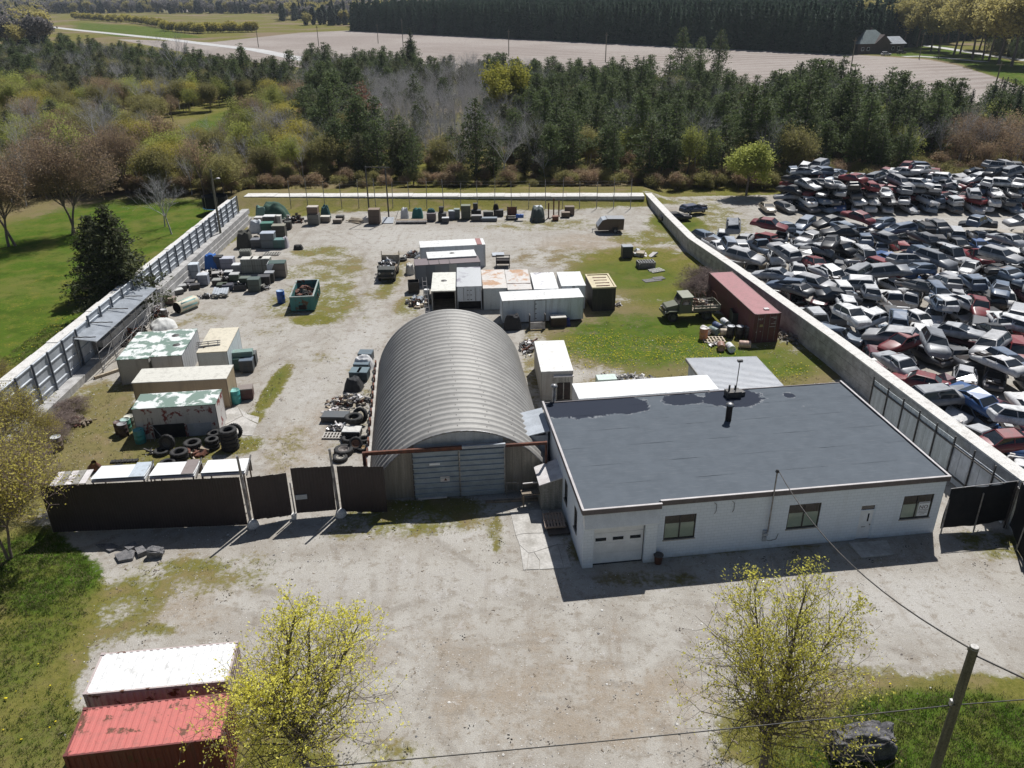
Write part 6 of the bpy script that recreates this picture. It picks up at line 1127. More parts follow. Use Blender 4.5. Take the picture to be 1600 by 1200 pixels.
# scrapyard cars ------------------------------------------------------------
def car_proto(kind):
    L_ = {'sedan': 4.5, 'hatch': 4.1, 'suv': 4.6, 'van': 4.9, 'pickup': 5.2}[kind]; hw = {'sedan': .87, 'hatch': .85, 'suv': .93, 'van': .96, 'pickup': .94}[kind]; up_ = {'sedan': 0, 'hatch': .03, 'suv': .18, 'van': .2, 'pickup': .2}[kind]
    a = L_ / 2; zb = .92 + up_; zr = {'sedan': 1.42, 'hatch': 1.48, 'suv': 1.72, 'van': 1.85, 'pickup': 1.72}[kind]
    # body shell: cross-sections along the length
    st = {'sedan': [(-a, .62, .80), (-a + .12, .84, .90), (-1.35, .90, .97), (-.6, .93, 1), (.7, .92, 1), (1.25, .86, .98), (a - .25, .74, .92), (a, .58, .80)], 'hatch': [(-a, .80, .86), (-a + .1, .92, .94), (-1.2, .94, 1), (.8, .93, 1), (1.2, .88, .98), (a - .2, .76, .92), (a, .58, .80)],
          'suv': [(-a, .95, .9), (-a + .1, 1.05, .96), (-1, 1.08, 1), (.8, 1.08, 1), (1.1, 1.04, .98), (a - .2, .98, .95), (a, .75, .86)], 'van': [(-a, 1.0, .92), (-a + .1, 1.1, .97), (-1, 1.12, 1), (1.2, 1.1, 1), (1.6, 1.02, .97), (a - .2, .88, .93), (a, .62, .84)], 'pickup': [(-a, 1.08, .95), (-a + .1, 1.1, .97), (-1, 1.1, 1), (.9, 1.1, 1), (1.3, 1.06, .98), (a - .2, 1.0, .95), (a, .78, .88)]}[kind]
    v = []; zl = .28 + up_ * .6
    for x, zt, wk in st:
        w_ = hw * wk
        v += [(x, -w_ * .9, zl), (x, -w_, zl + .2), (x, -w_ * .99, (zl + zt) / 2 + .05), (x, -w_ * .88, zt - .03), (x, -w_ * .6, zt), (x, w_ * .6, zt), (x, w_ * .88, zt - .03), (x, w_ * .99, (zl + zt) / 2 + .05), (x, w_, zl + .2), (x, w_ * .9, zl)]
    k = 10; n = len(st); mb = MB(); mb.add(v, [(i * k + j, (i + 1) * k + j, (i + 1) * k + (j + 1) % k, i * k + (j + 1) % k) for i in range(n - 1) for j in range(k)], 0, True); mb.add(v, [tuple(range(k)), tuple(range((n - 1) * k + k - 1, (n - 1) * k - 1, -1))], 0)
    body = mb.mesh('body', [M['car_paint']])
    cx = {'sedan': (-1.55, -1.0, .25, .95), 'hatch': (-1.95, -1.6, .25, .95), 'suv': (-2.15, -1.85, .35, 1.0), 'van': (-2.3, -2.1, .75, 1.55), 'pickup': (-.75, -.5, .45, 1.1)}[kind]; zz = {'sedan': .90, 'hatch': .92, 'suv': 1.06, 'van': 1.08, 'pickup': 1.08}[kind]
    wb, wt = hw * .88, hw * .70; gl = MB(); gl.add([(cx[0], -wb, zz), (cx[3], -wb, zz), (cx[3], wb, zz), (cx[0], wb, zz), (cx[1], -wt, zr - .05), (cx[2], -wt, zr - .05), (cx[2], wt, zr - .05), (cx[1], wt, zr - .05)], [(0, 1, 5, 4), (1, 2, 6, 5), (2, 3, 7, 6), (3, 0, 4, 7), (4, 5, 6, 7)]); glass = gl.mesh('window_glass', [M['glass']])
    rf = MB(); rf.rbox(((cx[1] + cx[2]) / 2, 0, zr - .02), (cx[2] - cx[1] + .06, wt * 2 + .04, .09), taper=.9)
    for s_ in (-1, 1):
        for xb, xt in ((cx[0], cx[1]), (cx[3], cx[2]), ((cx[0] + cx[3]) / 2 - .05, (cx[1] + cx[2]) / 2)): rf.cyl((xb, s_ * wb, zz), (xt, s_ * wt, zr - .03), .045, n=5)
    roof = rf.mesh('roof', [M['car_paint']])
    wr = .31 + up_ * .3; whs = []
    for x in (a - .85, -a + .85):
        for s_ in (-1, 1):
            w_ = MB(); y = s_ * (hw - .1); w_.lathe([(wr * .6, -.1), (wr * .95, -.1), (wr, -.06), (wr, .06), (wr * .95, .1), (wr * .6, .1), (wr * .55, .03), (0, .05)], 16, axis='Y', o=(x, y, wr)); w_.lathe([(0, -.06), (wr * .6, -.09), (wr * .6, .09), (0, .06)], 12, mi=1, axis='Y', o=(x, y, wr)); whs.append(w_.mesh('wheel', [M['rubber'], M['steel']]))
    lamp = [MB().rbox((a - .06, s_ * hw * .62, .66 + up_), (.12, .32, .14)).mesh('headlight', [M['trim_white']]) for s_ in (-1, 1)]
    extra = []
    if kind == 'pickup': b_ = MB(); b_.box(-a + .12, -.85, -.75, .75, 1.09, 1.13); extra.append(('bed', b_.mesh('bed', [M['soot']])))
    return body, glass, roof, whs, lamp, extra
def dented(pr, seed, amp):
    def d(me_):
        c = me_.copy(); of = Vector((seed * 3.1, seed, 2))
        for v in c.vertices: q_ = v.co.copy(); v.co = q_ + Vector((amp, amp, amp * 1.3)) * mnoise.noise(q_ * 1.4 + of) + Vector((amp, amp, amp)) * .5 * mnoise.noise(q_ * 3.5 + of)
        return c
    b, g_, r_, wh, lm_, ex = pr; return d(b), d(g_), d(r_), wh, lm_, ex
CARS = {k_: car_proto(k_) for k_ in ('sedan', 'hatch', 'suv', 'van', 'pickup')}
CARV = {k_: [p_, dented(p_, 1, .10), dented(p_, 2, .16), dented(p_, 3, .13)] for k_, p_ in CARS.items()}
BAY = MB(); BAY.box(1.05, 1.95, -.62, .62, .80, .955); BAY.rbox((1.45, .1, .98), (.5, .55, .12), .1, 1); BAY.rbox((1.8, -.35, .97), (.2, .25, .12), 0, 1); BAY = BAY.mesh('engine_bay', [M['soot'], M['steel']])
CCOL = [('silver grey', (.48, .49, .51), 26), ('white', (.72, .72, .72), 20), ('dark grey', (.12, .125, .135), 13), ('black', (.02, .02, .022), 9), ('slate blue', (.16, .21, .28), 11), ('bright blue', (.03, .10, .27), 4), ('dark red', (.22, .02, .03), 5), ('maroon', (.12, .03, .045), 4), ('beige', (.38, .33, .26), 4)]
def car(kind, loc, rz, cn, cc, label, tilt=(0, 0), wheels=True, group='wrecked cars in the scrapyard', crush=1.0):
    b, g_, r_, wh, lm_, ex = CARV[kind][0 if not group.startswith(('wreck', 'crush')) else int(abs(loc[0] * 7 + loc[1] * 3)) % 4]; t = empty('wrecked_car', loc, 0, label, 'car', group); t.rotation_euler = (tilt[0], tilt[1], rz)
    for nm, me_ in [('body', b), ('window_glass', g_), ('roof', r_), ('headlight', lm_[0]), ('headlight', lm_[1])] + [('wheel', q_) for q_ in (wh if wheels else [])] + ex + ([('engine_bay', BAY)] if kind in ('sedan', 'hatch') and int(abs(loc[0] * 11 + loc[1] * 5)) % 5 < 2 and group.startswith('wreck') else []):
        o = bpy.data.objects.new(nm, me_); col.objects.link(o); o.parent = t; o.color = (*cc, 1)
        if nm in ('window_glass', 'roof') and crush < 1: o.scale.z = crush; o.location.z = (1 - crush) * .9
    return t
rc = rng(77); names_, cols_, wts = zip(*CCOL); count = 0
def wall_x(y):
    for p0, p1 in zip(rw[:-1], rw[1:]):
        if p1.y <= y <= p0.y: return p0.x + (p1.x - p0.x) * (p0.y - y) / (p0.y - p1.y)
    return rw[-1].x if y < rw[-1].y else rw[0].x
rows = [45.0 + 4.75 * i for i in range(13)]
for ri, y in enumerate(rows):
    x = wall_x(y) + 3.4 + rc.uniform(0, .8); xmax = .655 * y + 9
    band = 'near the front corner' if y < 58 else ('in the middle rows' if y < 80 else 'in the far rows')
    while x < xmax and count < 232:
        i = rc.choices(range(len(CCOL)), wts)[0]; kind = rc.choices(('sedan', 'hatch', 'suv', 'van', 'pickup'), (5, 3, 4, 2, 1.2))[0]; yy = y + rc.uniform(-.7, .7); wh_ = int(rc.random() < .6)
        side = 'along the wall' if x < wall_x(y) + 12 else ('out from the wall' if x < wall_x(y) + 26 else 'at the right edge')
        car(kind, (x, yy, 0), R(90 + rc.gauss(0, 22) + rc.choice((0, 180))), names_[i], cols_[i], f'{names_[i]} {("wheelless", "wrecked")[wh_]} {kind} {side} {band} of the scrapyard', wheels=bool(wh_), crush=rc.choice((1, 1, .75, .6)), tilt=(rc.uniform(-.05, .05), rc.uniform(-.04, .04))); count += 1
        if rc.random() < .12 and y > 52:
            j = rc.choices(range(len(CCOL)), wts)[0]; car(rc.choice(('sedan', 'hatch')), (x + rc.uniform(-.2, .2), yy, 1.32), R(90 + rc.uniform(-30, 30)), names_[j], cols_[j], f'{names_[j]} crushed car on top of another {side} {band}', wheels=False, crush=.6, tilt=(rc.uniform(-.12, .12), rc.uniform(-.1, .1))); count += 1
        x += 2.25 + rc.uniform(0, .5)
# tall heap of wrecks at the back of the scrapyard
for k, (px, nlay) in enumerate(((1262, 2), (1285, 4), (1310, 4), (1338, 5), (1362, 4), (1388, 3), (1420, 2), (1455, 2), (1490, 2), (1520, 3), (1550, 3), (1580, 3), (1230, 1), (1200, 1))):
    g0 = G(px, 333); hp = 'column %s from the left' % ('first', 'second', 'third', 'fourth', 'fifth', 'sixth', 'seventh', 'eighth', 'ninth', 'tenth', 'eleventh', 'twelfth', 'nearest', 'outermost')[k]
    for l_ in range(nlay):
        i = rc.choices(range(len(CCOL)), wts)[0]
        if px == 1338 and l_ == 4: i = 6
        car(rc.choice(('sedan', 'hatch', 'suv')), (g0.x + rc.uniform(-.5, .5), g0.y + 1 + l_ * .35, l_ * 1.0), R(rc.choice((90, 270)) + rc.uniform(-28, 28)), names_[i], cols_[i], f'{names_[i]} crushed car, {("bottom layer", "second layer", "third layer", "fourth layer", "top")[l_]} of the tall heap, {hp}', wheels=False, crush=.6, tilt=(rc.uniform(-.14, .14), rc.uniform(-.1, .1)), group='crushed cars in the tall heap'); count += 1
# second layer and fillers of the heap: too many and too jumbled to count
def far_wrecks():
    P_, S_, Z_ = [], [], []; objs = []; import bmesh
    for k_, (kd, cc) in enumerate((('sedan', (.40, .41, .43)), ('hatch', (.70, .70, .70)), ('suv', (.22, .23, .25)), ('sedan', (.03, .03, .033)), ('hatch', (.13, .17, .24)), ('sedan', (.20, .03, .035)), ('suv', (.36, .36, .37)))):
        pm_ = mk('wreck_paint', cc, tuple(c * .55 + .03 for c in cc), 1.5, .4, .7, rough=.4, fine=.15, world=False); b, g_, r_, wh, lm_, ex = CARS[kd]; bm = bmesh.new(); bm.from_mesh(b); bm.from_mesh(r_); n0 = len(bm.faces); bm.from_mesh(g_)
        for i_, f_ in enumerate(bm.faces): f_.material_index = 1 if i_ >= n0 else 0
        rr = rng(k_ + 3); of = Vector((k_, 2, 5))
        for v in bm.verts: q_ = v.co; v.co = q_ + Vector((.10, .10, .16)) * mnoise.noise(q_ * 1.5 + of) + Vector((0, 0, -.12 * max(0, q_.z - 1) / .4))
        me_ = bpy.data.meshes.new('wreck'); bm.to_mesh(me_); bm.free(); me_.materials.append(pm_); me_.materials.append(M['glass']); objs.append(bpy.data.objects.new('wreck', me_))
    for y in np.arange(47, 106, 3.3):
        x = wall_x(y) + 3.6
        while x < .655 * y + 9:
            if rc.random() < .50: P_.append((x, y + rc.uniform(-1, 1), rc.choice((1.15, 1.3, 1.35)) + (1.1 if rc.random() < .18 else 0))); S_.append(1); Z_.append(rc.uniform(0, 6.28))
            x += 2.9 + rc.uniform(0, .8)
    for px in range(1245, 1640, 17):
        for row in range(3):
            g0 = G(px + rc.uniform(-6, 6), 330 - row * 9); nl = 2 + int(2.2 * abs(math.sin(px * .021))) + (1 if row else 0)
            for l_ in range(nl): P_.append((g0.x, g0.y + 2 + rc.uniform(-.6, .6), l_ * 1.0)); S_.append(1); Z_.append(rc.uniform(0, 6.28))
    return np.array(P_), S_, Z_, objs
# wrecks by the far corner of the wall
car('sedan', (G(1052, 345).x + .2, G(1052, 345).y, 0), R(10), 'black', (.02, .02, .02), 'black wrecked car inside the yard at the far corner of the wall', wheels=False, crush=.6); car('hatch', (G(1085, 338).x, G(1085, 338).y + 1, .3), R(25), 'navy', NVY, 'navy wrecked car just beyond the wall corner', crush=.6)
# ------------------------------------------------------------------ poles, lamp, wires, trampoline, farm
def wire(name, label, pts, r=.012, sag=.6, cat='cable'):
    mb = MB()
    for a, b in zip(pts[:-1], pts[1:]):
        a, b = Vector(a), Vector(b); n = 14; P_ = [a.lerp(b, i / n) - Vector((0, 0, sag * 4 * (i / n) * (1 - i / n))) for i in range(n + 1)]; mb.tube(P_, r, 5)
    o = mb.build(name, M['dark_steel']); tag(o, label, cat); return o
up_x, up_y, up_h = 12.87, 17.0, 13.05
pl = empty('utility_pole', (up_x, up_y, 0), 0, 'weathered wooden utility pole in the bottom right corner', 'pole'); mk('pole_wood', (.19, .175, .13), (.12, .115, .085), 2, rough=.9, stretch=(5, 5, .3), bump=.4, fine=.3)
MB().cyl((0, 0, 0), (0, 0, up_h), .17, .125, 16).build('shaft', M['pole_wood'], pl); MB().cyl((0, 0, up_h - .06), (0, 0, up_h + .01), .128, .11, 16).build('pole_cap', M['cap'], pl); MB().rbox((.02, .16, up_h - .25), (.1, .12, .14)).build('bracket', M['steel'], pl); MB().rbox((-.14, .0, 10.9), (.12, .1, .2)).build('bracket', M['trim_white'], pl)
def loc_b(u, v, z): c = Vector((u, v, 0)); c.rotate(Matrix.Rotation(BY, 3, 'Z')); return (BO.x + c.x, BO.y + c.y, z)
wire('service_cable', 'black service cable from the workshop mast to the utility pole', [loc_b(11.05, -.2, 5.4), (up_x + .05, up_y + .15, up_h - .25)], .026, 1.1); wire('service_cable', 'black cable leaving the utility pole to the right', [(up_x + .05, up_y - .1, up_h - .25), (30, 6, 12.6)], .026, .8)
wire('overhead_cable', 'long thin overhead cable crossing the bottom of the view', [(-26, 13.5, 10.8), (up_x - .15, up_y - .1, 10.9), (44, 20.5, 11.0)], .018, .35)
q = G(348, 386); lp = empty('yard_lamp_pole', (q.x, q.y, 0), 0, 'tall dark wooden lamp pole with small floodlight at the left fence', 'lamp pole'); MB().cyl((0, 0, 0), (.1, 0, 9.9), .16, .11, 10).build('shaft', M['pole_wood'], lp); MB().cyl((.1, 0, 8.6), (.75, 0, 8.75), .03).build('arm', M['steel'], lp); MB().lathe([(0, .12), (.14, .1), (.3, -.02), (.0, -.06)], 12, o=(.85, 0, 8.75)).build('lamp_head', M['trim_white'], lp)
for i, (px, py, h_, lab) in enumerate(((578, 344, 7.6, 'left'), (608, 345, 7.5, 'right'))):
    q = G(px, py); t = empty('goal_post', (q.x, q.y, 0), 0, f'tall dark {lab} upright of the frame in the back row', 'post'); MB().cyl((0, 0, 0), (0, 0, h_), .11, .09, 8).build('shaft', M['dark_steel'], t)
    if i == 0: b = G(608, 345); MB().cyl((0, 0, h_ - .1), (b.x - q.x + .6, b.y - q.y, h_ - .1), .06, n=6).build('cross_bar', M['dark_steel'], t)
q = G(334, 336); tp = empty('trampoline', (q.x, q.y + 1.5, 0), 0, 'blue edged trampoline with dark net beyond the left fence', 'trampoline')
mb = MB(); mb.lathe([(1.55, .85), (1.9, .87), (1.9, .80), (1.55, .80)], 20); mb.build('pad', M['plastic'], tp, color=(.08, .28, .50)); MB().lathe([(0, .83), (1.55, .83)], 20).build('mat', M['black_cloth'], tp)
for i in range(6):
    a = i * math.pi / 3; MB().cyl((1.85 * math.cos(a), 1.85 * math.sin(a), 0), (1.85 * math.cos(a), 1.85 * math.sin(a), 2.6), .035, n=6).build('leg', M['steel'], tp)
MB().lathe([(1.82, .9), (1.82, 2.5)], 20).build('net', M['black_cloth'], tp)
# road side poles across the field
for i, (px, py, h_) in enumerate(((404, 74, 11), (498, 72, 11), (591, 68, 11), (630, 74, 15), (795, 88, 12), (946, 97, 12), (1121, 112, 13), (1326, 128, 14), (1272, 82, 15), (1436, 92, 11), (1466, 92, 9))):
    q = G(px, py); t = empty('power_pole', (q.x, q.y, 0), 0, f'power pole beyond the wood, number {("one", "two", "three", "four", "five", "six", "seven", "eight", "nine", "ten", "eleven")[i]} from the left of the field' if i < 8 else ('power pole with wide crossarm at the edge of the spruce plantation' if i == 8 else ('power pole beside the farm driveway' if i == 9 else 'short power pole beside the farm lane')), 'pole', 'power poles across the field'); MB().cyl((0, 0, 0), (0, 0, h_), .22, .16, 6).build('shaft', M['pole_wood'], t); wd = 9 if i == 8 else 1.3; MB().box(-wd / 2, wd / 2, -.1, .1, h_ - 1.0, h_ - .75).build('crossarm', M['pole_wood'], t)
for i, (px, py, h_, lab) in enumerate(((1545, 168, 11.5, 'tallest dark power pole at the right edge of the wood'), (1554, 170, 8, 'thin middle power pole at the right edge of the wood'), (1563, 166, 7.5, 'rightmost thin power pole at the edge of the wood'))):
    q = G(px, py); t = empty('power_pole', (q.x, q.y, 0), R(0), lab, 'pole'); MB().cyl((0, 0, 0), (.6 if i == 0 else .3, 0, h_), .24 if i == 0 else .12, .15, 6).build('shaft', M['pole_wood'], t); MB().box(-.7, 1.5, -.08, .08, h_ - .9, h_ - .7).build('crossarm', M['pole_wood'], t)
# farm house
q = G(1368, 84); fh = empty('farm_house', (q.x, q.y + 4, 0), R(12), 'dark brown farm house with broad grey green hip roof beyond the field', 'house'); mk('farm_wall', (.10, .075, .07), (.08, .06, .055), 1, rough=.9); mk('farm_roof', (.20, .25, .25), (.16, .20, .20), .3, rough=.6)
MB().box(-11, 6, -4, 5, 0, 4.6).build('wall', M['farm_wall'], fh); MB().box(6.01, 15, -2.5, 4, 0, 4.2).build('annex_wall', M['farm_wall'], fh)
def hip(nm, x0, x1, y0, y1, z0, z1, ins, mat):
    ym = (y0 + y1) / 2; mb = MB(); mb.add([(x0, y0, z0), (x1, y0, z0), (x1, y1, z0), (x0, y1, z0), (x0 + ins, ym, z1), (x1 - ins, ym, z1)], [(0, 1, 5, 4), (1, 2, 5), (2, 3, 4, 5), (3, 0, 4), (3, 2, 1, 0)]); return mb.build(nm, mat, fh)
rf_ = hip('roof', -12, 7, -5, 6, 4.6, 10.5, 7, M['farm_roof']); hip('annex_roof', 5.2, 16, -3.2, 4.8, 4.2, 7.4, 2, M['galv']); MB().box(-2, -1, 1.5, 2.5, 9.3, 11.4).build('chimney', M['farm_wall'], rf_)
mb = MB(); mb.prism([(-3, 4.61), (6, 4.61), (1.5, 8.6)], -5.5, -.5); mb.build('front_gable', M['farm_wall'], fh)
for x in (-9, -6, 8.5, 11.5): w_ = MB().box(x, x + 1.4, -4.06 if x < 6 else -2.56, -3.99 if x < 6 else -2.49, 1.4, 3).build('window', M['white_board'], fh); MB().box(x + .12, x + 1.28, -4.1 if x < 6 else -2.6, -4.065 if x < 6 else -2.565, 1.52, 2.88).build('pane', M['glass'], w_)
for px, py, k_, c_, lab in ((1384, 87, 'suv', (.72, .72, .74), 'white car parked in front of the farm house'), (1408, 84.5, 'suv', (.03, .03, .03), 'black car parked beside the farm house annex'), (1236, 80, 'sedan', (.3, .3, .32), 'grey car parked left of the farm lawn')):
    q = G(px, py); t = car(k_, (q.x, q.y, 0), R(10), 'x', c_, lab, group='cars at the farm'); t.name = 'parked_car'
q = G(1309, 80); t = empty('garden_shed', (q.x, q.y, 0), 0, 'small white shed left of the farm house', 'shed'); MB().box(-1.8, 1.8, 0, 3, 0, 2.4).build('wall', M['white_board'], t); mb = MB(); mb.prism([(-2, 2.4), (2, 2.4), (0, 3.4)], -.2, 3.2); mb.build('roof', M['galv'], t)
# ------------------------------------------------------------------ vegetation
def tubes_mesh(segs, sides):
    """segs: (p0, p1, r0, r1) -> vertex and quad arrays"""
    P0 = np.array([s_[0] for s_ in segs]); P1 = np.array([s_[1] for s_ in segs]); r0 = np.array([s_[2] for s_ in segs]); r1 = np.array([s_[3] for s_ in segs])
    d = P1 - P0; d /= np.linalg.norm(d, axis=1, keepdims=True) + 1e-9; ref = np.where(np.abs(d[:, 2:3]) < .9, np.array([[0, 0, 1.]]), np.array([[1., 0, 0]])); a = np.cross(d, ref); a /= np.linalg.norm(a, axis=1, keepdims=True) + 1e-9; b = np.cross(d, a)
    ang = np.arange(sides) * 2 * np.pi / sides; c, s_ = np.cos(ang), np.sin(ang)
    ring = a[:, None, :] * c[None, :, None] + b[:, None, :] * s_[None, :, None]
    V = np.concatenate([P0[:, None, :] + ring * r0[:, None, None], P1[:, None, :] + ring * r1[:, None, None]], 1); n = len(segs)
    i = np.arange(sides); j = (i + 1) % sides; f = np.stack([i, j, sides + j, sides + i], 1)
    return V.reshape(-1, 3), (f[None] + (np.arange(n) * 2 * sides)[:, None, None]).reshape(-1, 4)
def leaf_quads(P_, size, g, flat=.3, asp=.6, jit=.35):
    """small leaf faces at points P_"""
    n = len(P_); nrm = g.normal(size=(n, 3)); nrm[:, 2] = np.abs(nrm[:, 2]) + flat; nrm /= np.linalg.norm(nrm, axis=1, keepdims=True); t_ = np.cross(nrm, g.normal(size=(n, 3))); t_ /= np.linalg.norm(t_, axis=1, keepdims=True) + 1e-9; b = np.cross(nrm, t_)
    s_ = size * (1 + jit * g.uniform(-1, 1, n))[:, None]; u, v_ = t_ * s_ / 2, b * s_ / 2 * asp
    V = np.stack([P_ - u, P_ - v_, P_ + u, P_ + v_], 1).reshape(-1, 3); return V, np.arange(4 * n).reshape(-1, 4)
def merge(parts, mats, name):
    V, Fc, mi = [], [], []; k = 0
    for v, f, m_ in parts:
        if len(v) == 0: continue
        V.append(v); Fc.append(f + k); mi.append(np.full(len(f), m_)); k += len(v)
    me_ = np_mesh(name, np.concatenate(V), np.concatenate(Fc), mats); me_.polygons.foreach_set('material_index', np.concatenate(mi).astype(np.int32)); return me_
def grow(rr, p, d, L_, r, lvl, maxl, segs, tips, o):
    """o: bend, up, split angle range, child count, ratio"""
    n = 3 if lvl < 2 else 2; q = p.copy(); dd = d.copy(); rad = r
    for i in range(n):
        dd = (dd + Vector((rr.gauss(0, o['bend'] * (.35 if lvl == 0 else 1)), rr.gauss(0, o['bend'] * (.35 if lvl == 0 else 1)), rr.gauss(0, o['bend']) + o['up'] * (.35 if lvl == 0 else 1)))).normalized()
        q2 = q + dd * (L_ / n); r2 = rad * (1 - .35 / n if lvl == 0 else 1 - .5 / n); segs[min(lvl, len(segs) - 1)].append((tuple(q), tuple(q2), rad, r2)); 
        if lvl >= 1 and i < n - 1 and lvl < maxl and rr.random() < o.get('side', .7): side_shoot(rr, q2, dd, L_ * .55, r2 * .55, lvl + 1, maxl, segs, tips, o)
        q, rad = q2, r2
        if lvl >= maxl - 1: tips.append((tuple(q), lvl))
    if lvl < maxl:
        k = rr.randint(*o['kids']) if lvl else o.get('kids0', rr.randint(*o['kids']))
        a0_ = rr.uniform(0, 6.28)
        for c in range(k): side_shoot(rr, q, dd, L_ * rr.uniform(*o['ratio']), rad * (.82 if c == 0 else rr.uniform(.58, .76)), lvl + 1, maxl, segs, tips, o, a0_ + c * 6.28 / k, lead=(c == 0 and lvl < 2))
def side_shoot(rr, p, d, L_, r, lvl, maxl, segs, tips, o, az=None, lead=False):
    az = rr.uniform(0, 6.28) if az is None else az + rr.uniform(-.4, .4); an = R(rr.uniform(*o['ang'])) * (.45 if lead else 1)
    ax = d.orthogonal().normalized(); ax.rotate(Matrix.Rotation(az, 3, d)); nd = d * math.cos(an) + ax * math.sin(an); grow(rr, p, nd.normalized(), L_, r, lvl, maxl, segs, tips, o)
def broadleaf(seed, H, maxl=4, o=None, leaf='bud', bark='bark', leafn=3, leafsize=.16, spread=.25, trunk_r=.16, trunk_len=.26, multi=1, leaf_from=0, sides=(8, 5, 3, 3), keep=1.0):
    rr = rng(seed); g = np.random.default_rng(seed); o = o or {}; o = {**dict(bend=.10, up=.05, ang=(22, 48), kids=(2, 3), kids0=4, ratio=(.62, .82), side=.7), **o}
    segs = [[], [], [], [], [], [], []]; tips = []
    for m_ in range(multi):
        d = Vector((rr.uniform(-.25, .25) * (multi > 1), rr.uniform(-.25, .25) * (multi > 1), 1)).normalized(); grow(rr, Vector((rr.uniform(-.2, .2) * (multi > 1), rr.uniform(-.2, .2) * (multi > 1), 0)), d, H * trunk_len, trunk_r / math.sqrt(multi), 0, maxl, segs, tips, o)
    zmax = max(s_[1][2] for l_ in segs for s_ in l_); k = H / zmax
    def scl(l_): return [(tuple(np.array(a) * k), tuple(np.array(b) * k), max(r0, .006), max(r1, .005)) for a, b, r0, r1 in l_]
    tv, tf = tubes_mesh(scl(segs[0] + segs[1]), sides[0]); trunk = np_mesh('trunk', tv, tf, [M[bark]]); trunk.polygons.foreach_set('use_smooth', [True] * len(tf))
    parts = []
    for i, l_ in enumerate(segs[2:]):
        if l_: v, f = tubes_mesh(scl(l_), sides[min(1 + i, len(sides) - 1)]); parts.append((v, f, 0))
    if leafn:
        P_ = np.array([t_[0] for t_ in tips]) * k; P_ = P_[g.uniform(0, 1, len(P_)) < keep]; P_ = np.repeat(P_, leafn, 0) + g.normal(0, spread, (len(P_) * leafn, 3)); v, f = leaf_quads(P_, leafsize, g); parts.append((v, f, 1))
    return trunk, merge(parts, [M[bark], M[leaf or 'bud']], 'crown')
def conifer(seed, H, rad, shape='pine', leaf='pine', n=1800, size=.42, low=.12, bark='bark', taper=.9, droop=.1):
    rr = rng(seed); g = np.random.default_rng(seed); segs = [((0, 0, 0), (rr.uniform(-.1, .1), rr.uniform(-.1, .1), H * .55), H * .016, H * .010), ((0, 0, H * .55), (0, 0, H * .97), H * .010, H * .003)]
    tv, tf = tubes_mesh(segs, 7); trunk = np_mesh('trunk', tv, tf, [M[bark]]); br_, P_ = [], []
    z = low * H; nb = 0
    while z < H * .985:
        t_ = (z / H - low) / (1 - low)
        if shape == 'pine': L_ = rad * (1 - t_ ** 2.6) * (.5 + .5 * min(1, t_ * 3)) * rr.uniform(.5, 1.25) + .3
        elif shape == 'spruce': L_ = rad * (1 - t_) ** taper * rr.uniform(.8, 1.1) + .12
        else: L_ = rad * math.sin(math.pi * min(1, .16 + t_ * .84)) ** .7 * rr.uniform(.85, 1.1) + .1
        k = {'pine': rr.randint(3, 5), 'spruce': rr.randint(5, 7), 'cedar': rr.randint(6, 8)}[shape]; a0_ = rr.uniform(0, 6.28)
        for i in range(k):
            a = a0_ + i * 6.28 / k + rr.uniform(-.35, .35); l2 = L_ * rr.uniform(.7, 1.1); rise = {'pine': .25, 'spruce': -droop - .15, 'cedar': .55}[shape] + rr.uniform(-.12, .12)
            e = np.array([math.cos(a) * l2, math.sin(a) * l2, z + l2 * rise]); b0 = np.array([0, 0, z]); br_.append((tuple(b0), tuple(e), .03 + .01 * L_, .012)); m_ = max(3, int(l2 * {'pine': 9, 'spruce': 11, 'cedar': 9}[shape]))
            u = g.uniform(.25 if shape == 'pine' else .12, 1.05, m_)[:, None]; sp_ = {'pine': .30, 'spruce': .16, 'cedar': .2}[shape] * (.5 + .35 * l2); q = b0 + (e - b0) * u + g.normal(0, 1, (m_, 3)) * np.array([sp_, sp_, sp_ * (.5 if shape != 'cedar' else 1)]); P_.append(q)
        z += {'pine': .052, 'spruce': .034, 'cedar': .045}[shape] * H * rr.uniform(.8, 1.2)
    P_ = np.concatenate(P_); rep = max(1, int(round(n / len(P_)))); P_ = np.repeat(P_, rep, 0) + g.normal(0, .14, (len(P_) * rep, 3)); P_[:, 2] = np.clip(P_[:, 2], .05, H * 1.0); v, f = leaf_quads(P_, size, g, flat=.5, asp=.42); bv, bf_ = tubes_mesh(br_, 3)
    return trunk, merge([(bv, bf_, 0), (v, f, 1)], [M[bark], M[leaf]], 'crown')
def plant(pr, loc, rz, s_, name, label, cat, group=None):
    t = empty(name, loc, rz, label, cat, group); t.scale = s_ if isinstance(s_, tuple) else (s_,) * 3
    for nm, me_ in zip(('trunk', 'crown'), pr): o = bpy.data.objects.new(nm, me_); col.objects.link(o); o.parent = t
    return t
PR = {}
PR['pine'] = [conifer(10 + i, (11, 9.5, 12, 10.5, 8.5, 11.5)[i], (2.5, 3.0, 2.3, 3.3, 2.7, 2.9)[i], 'pine', 'pine', 2600, .42, (.10, .05, .2, .12, .03, .25)[i]) for i in range(6)]
PR['spruce'] = [conifer(20 + i, 11, 2.2, 'spruce', 'spruce', 2600, .40, .04) for i in range(2)]
PR['cedar'] = [conifer(30 + i, 8, 1.9, 'cedar', 'cedar', 2400, .40, .03) for i in range(3)]
OB = dict(bend=.15, up=.11, ang=(15, 40), kids=(3, 4), kids0=5, ratio=(.58, .86), side=.9)
PR['bare'] = [broadleaf(40 + i, 9.5, 4, OB, None, 'grey_bark', 0, sides=(5, 3, 3, 3), trunk_r=.13) for i in range(3)]
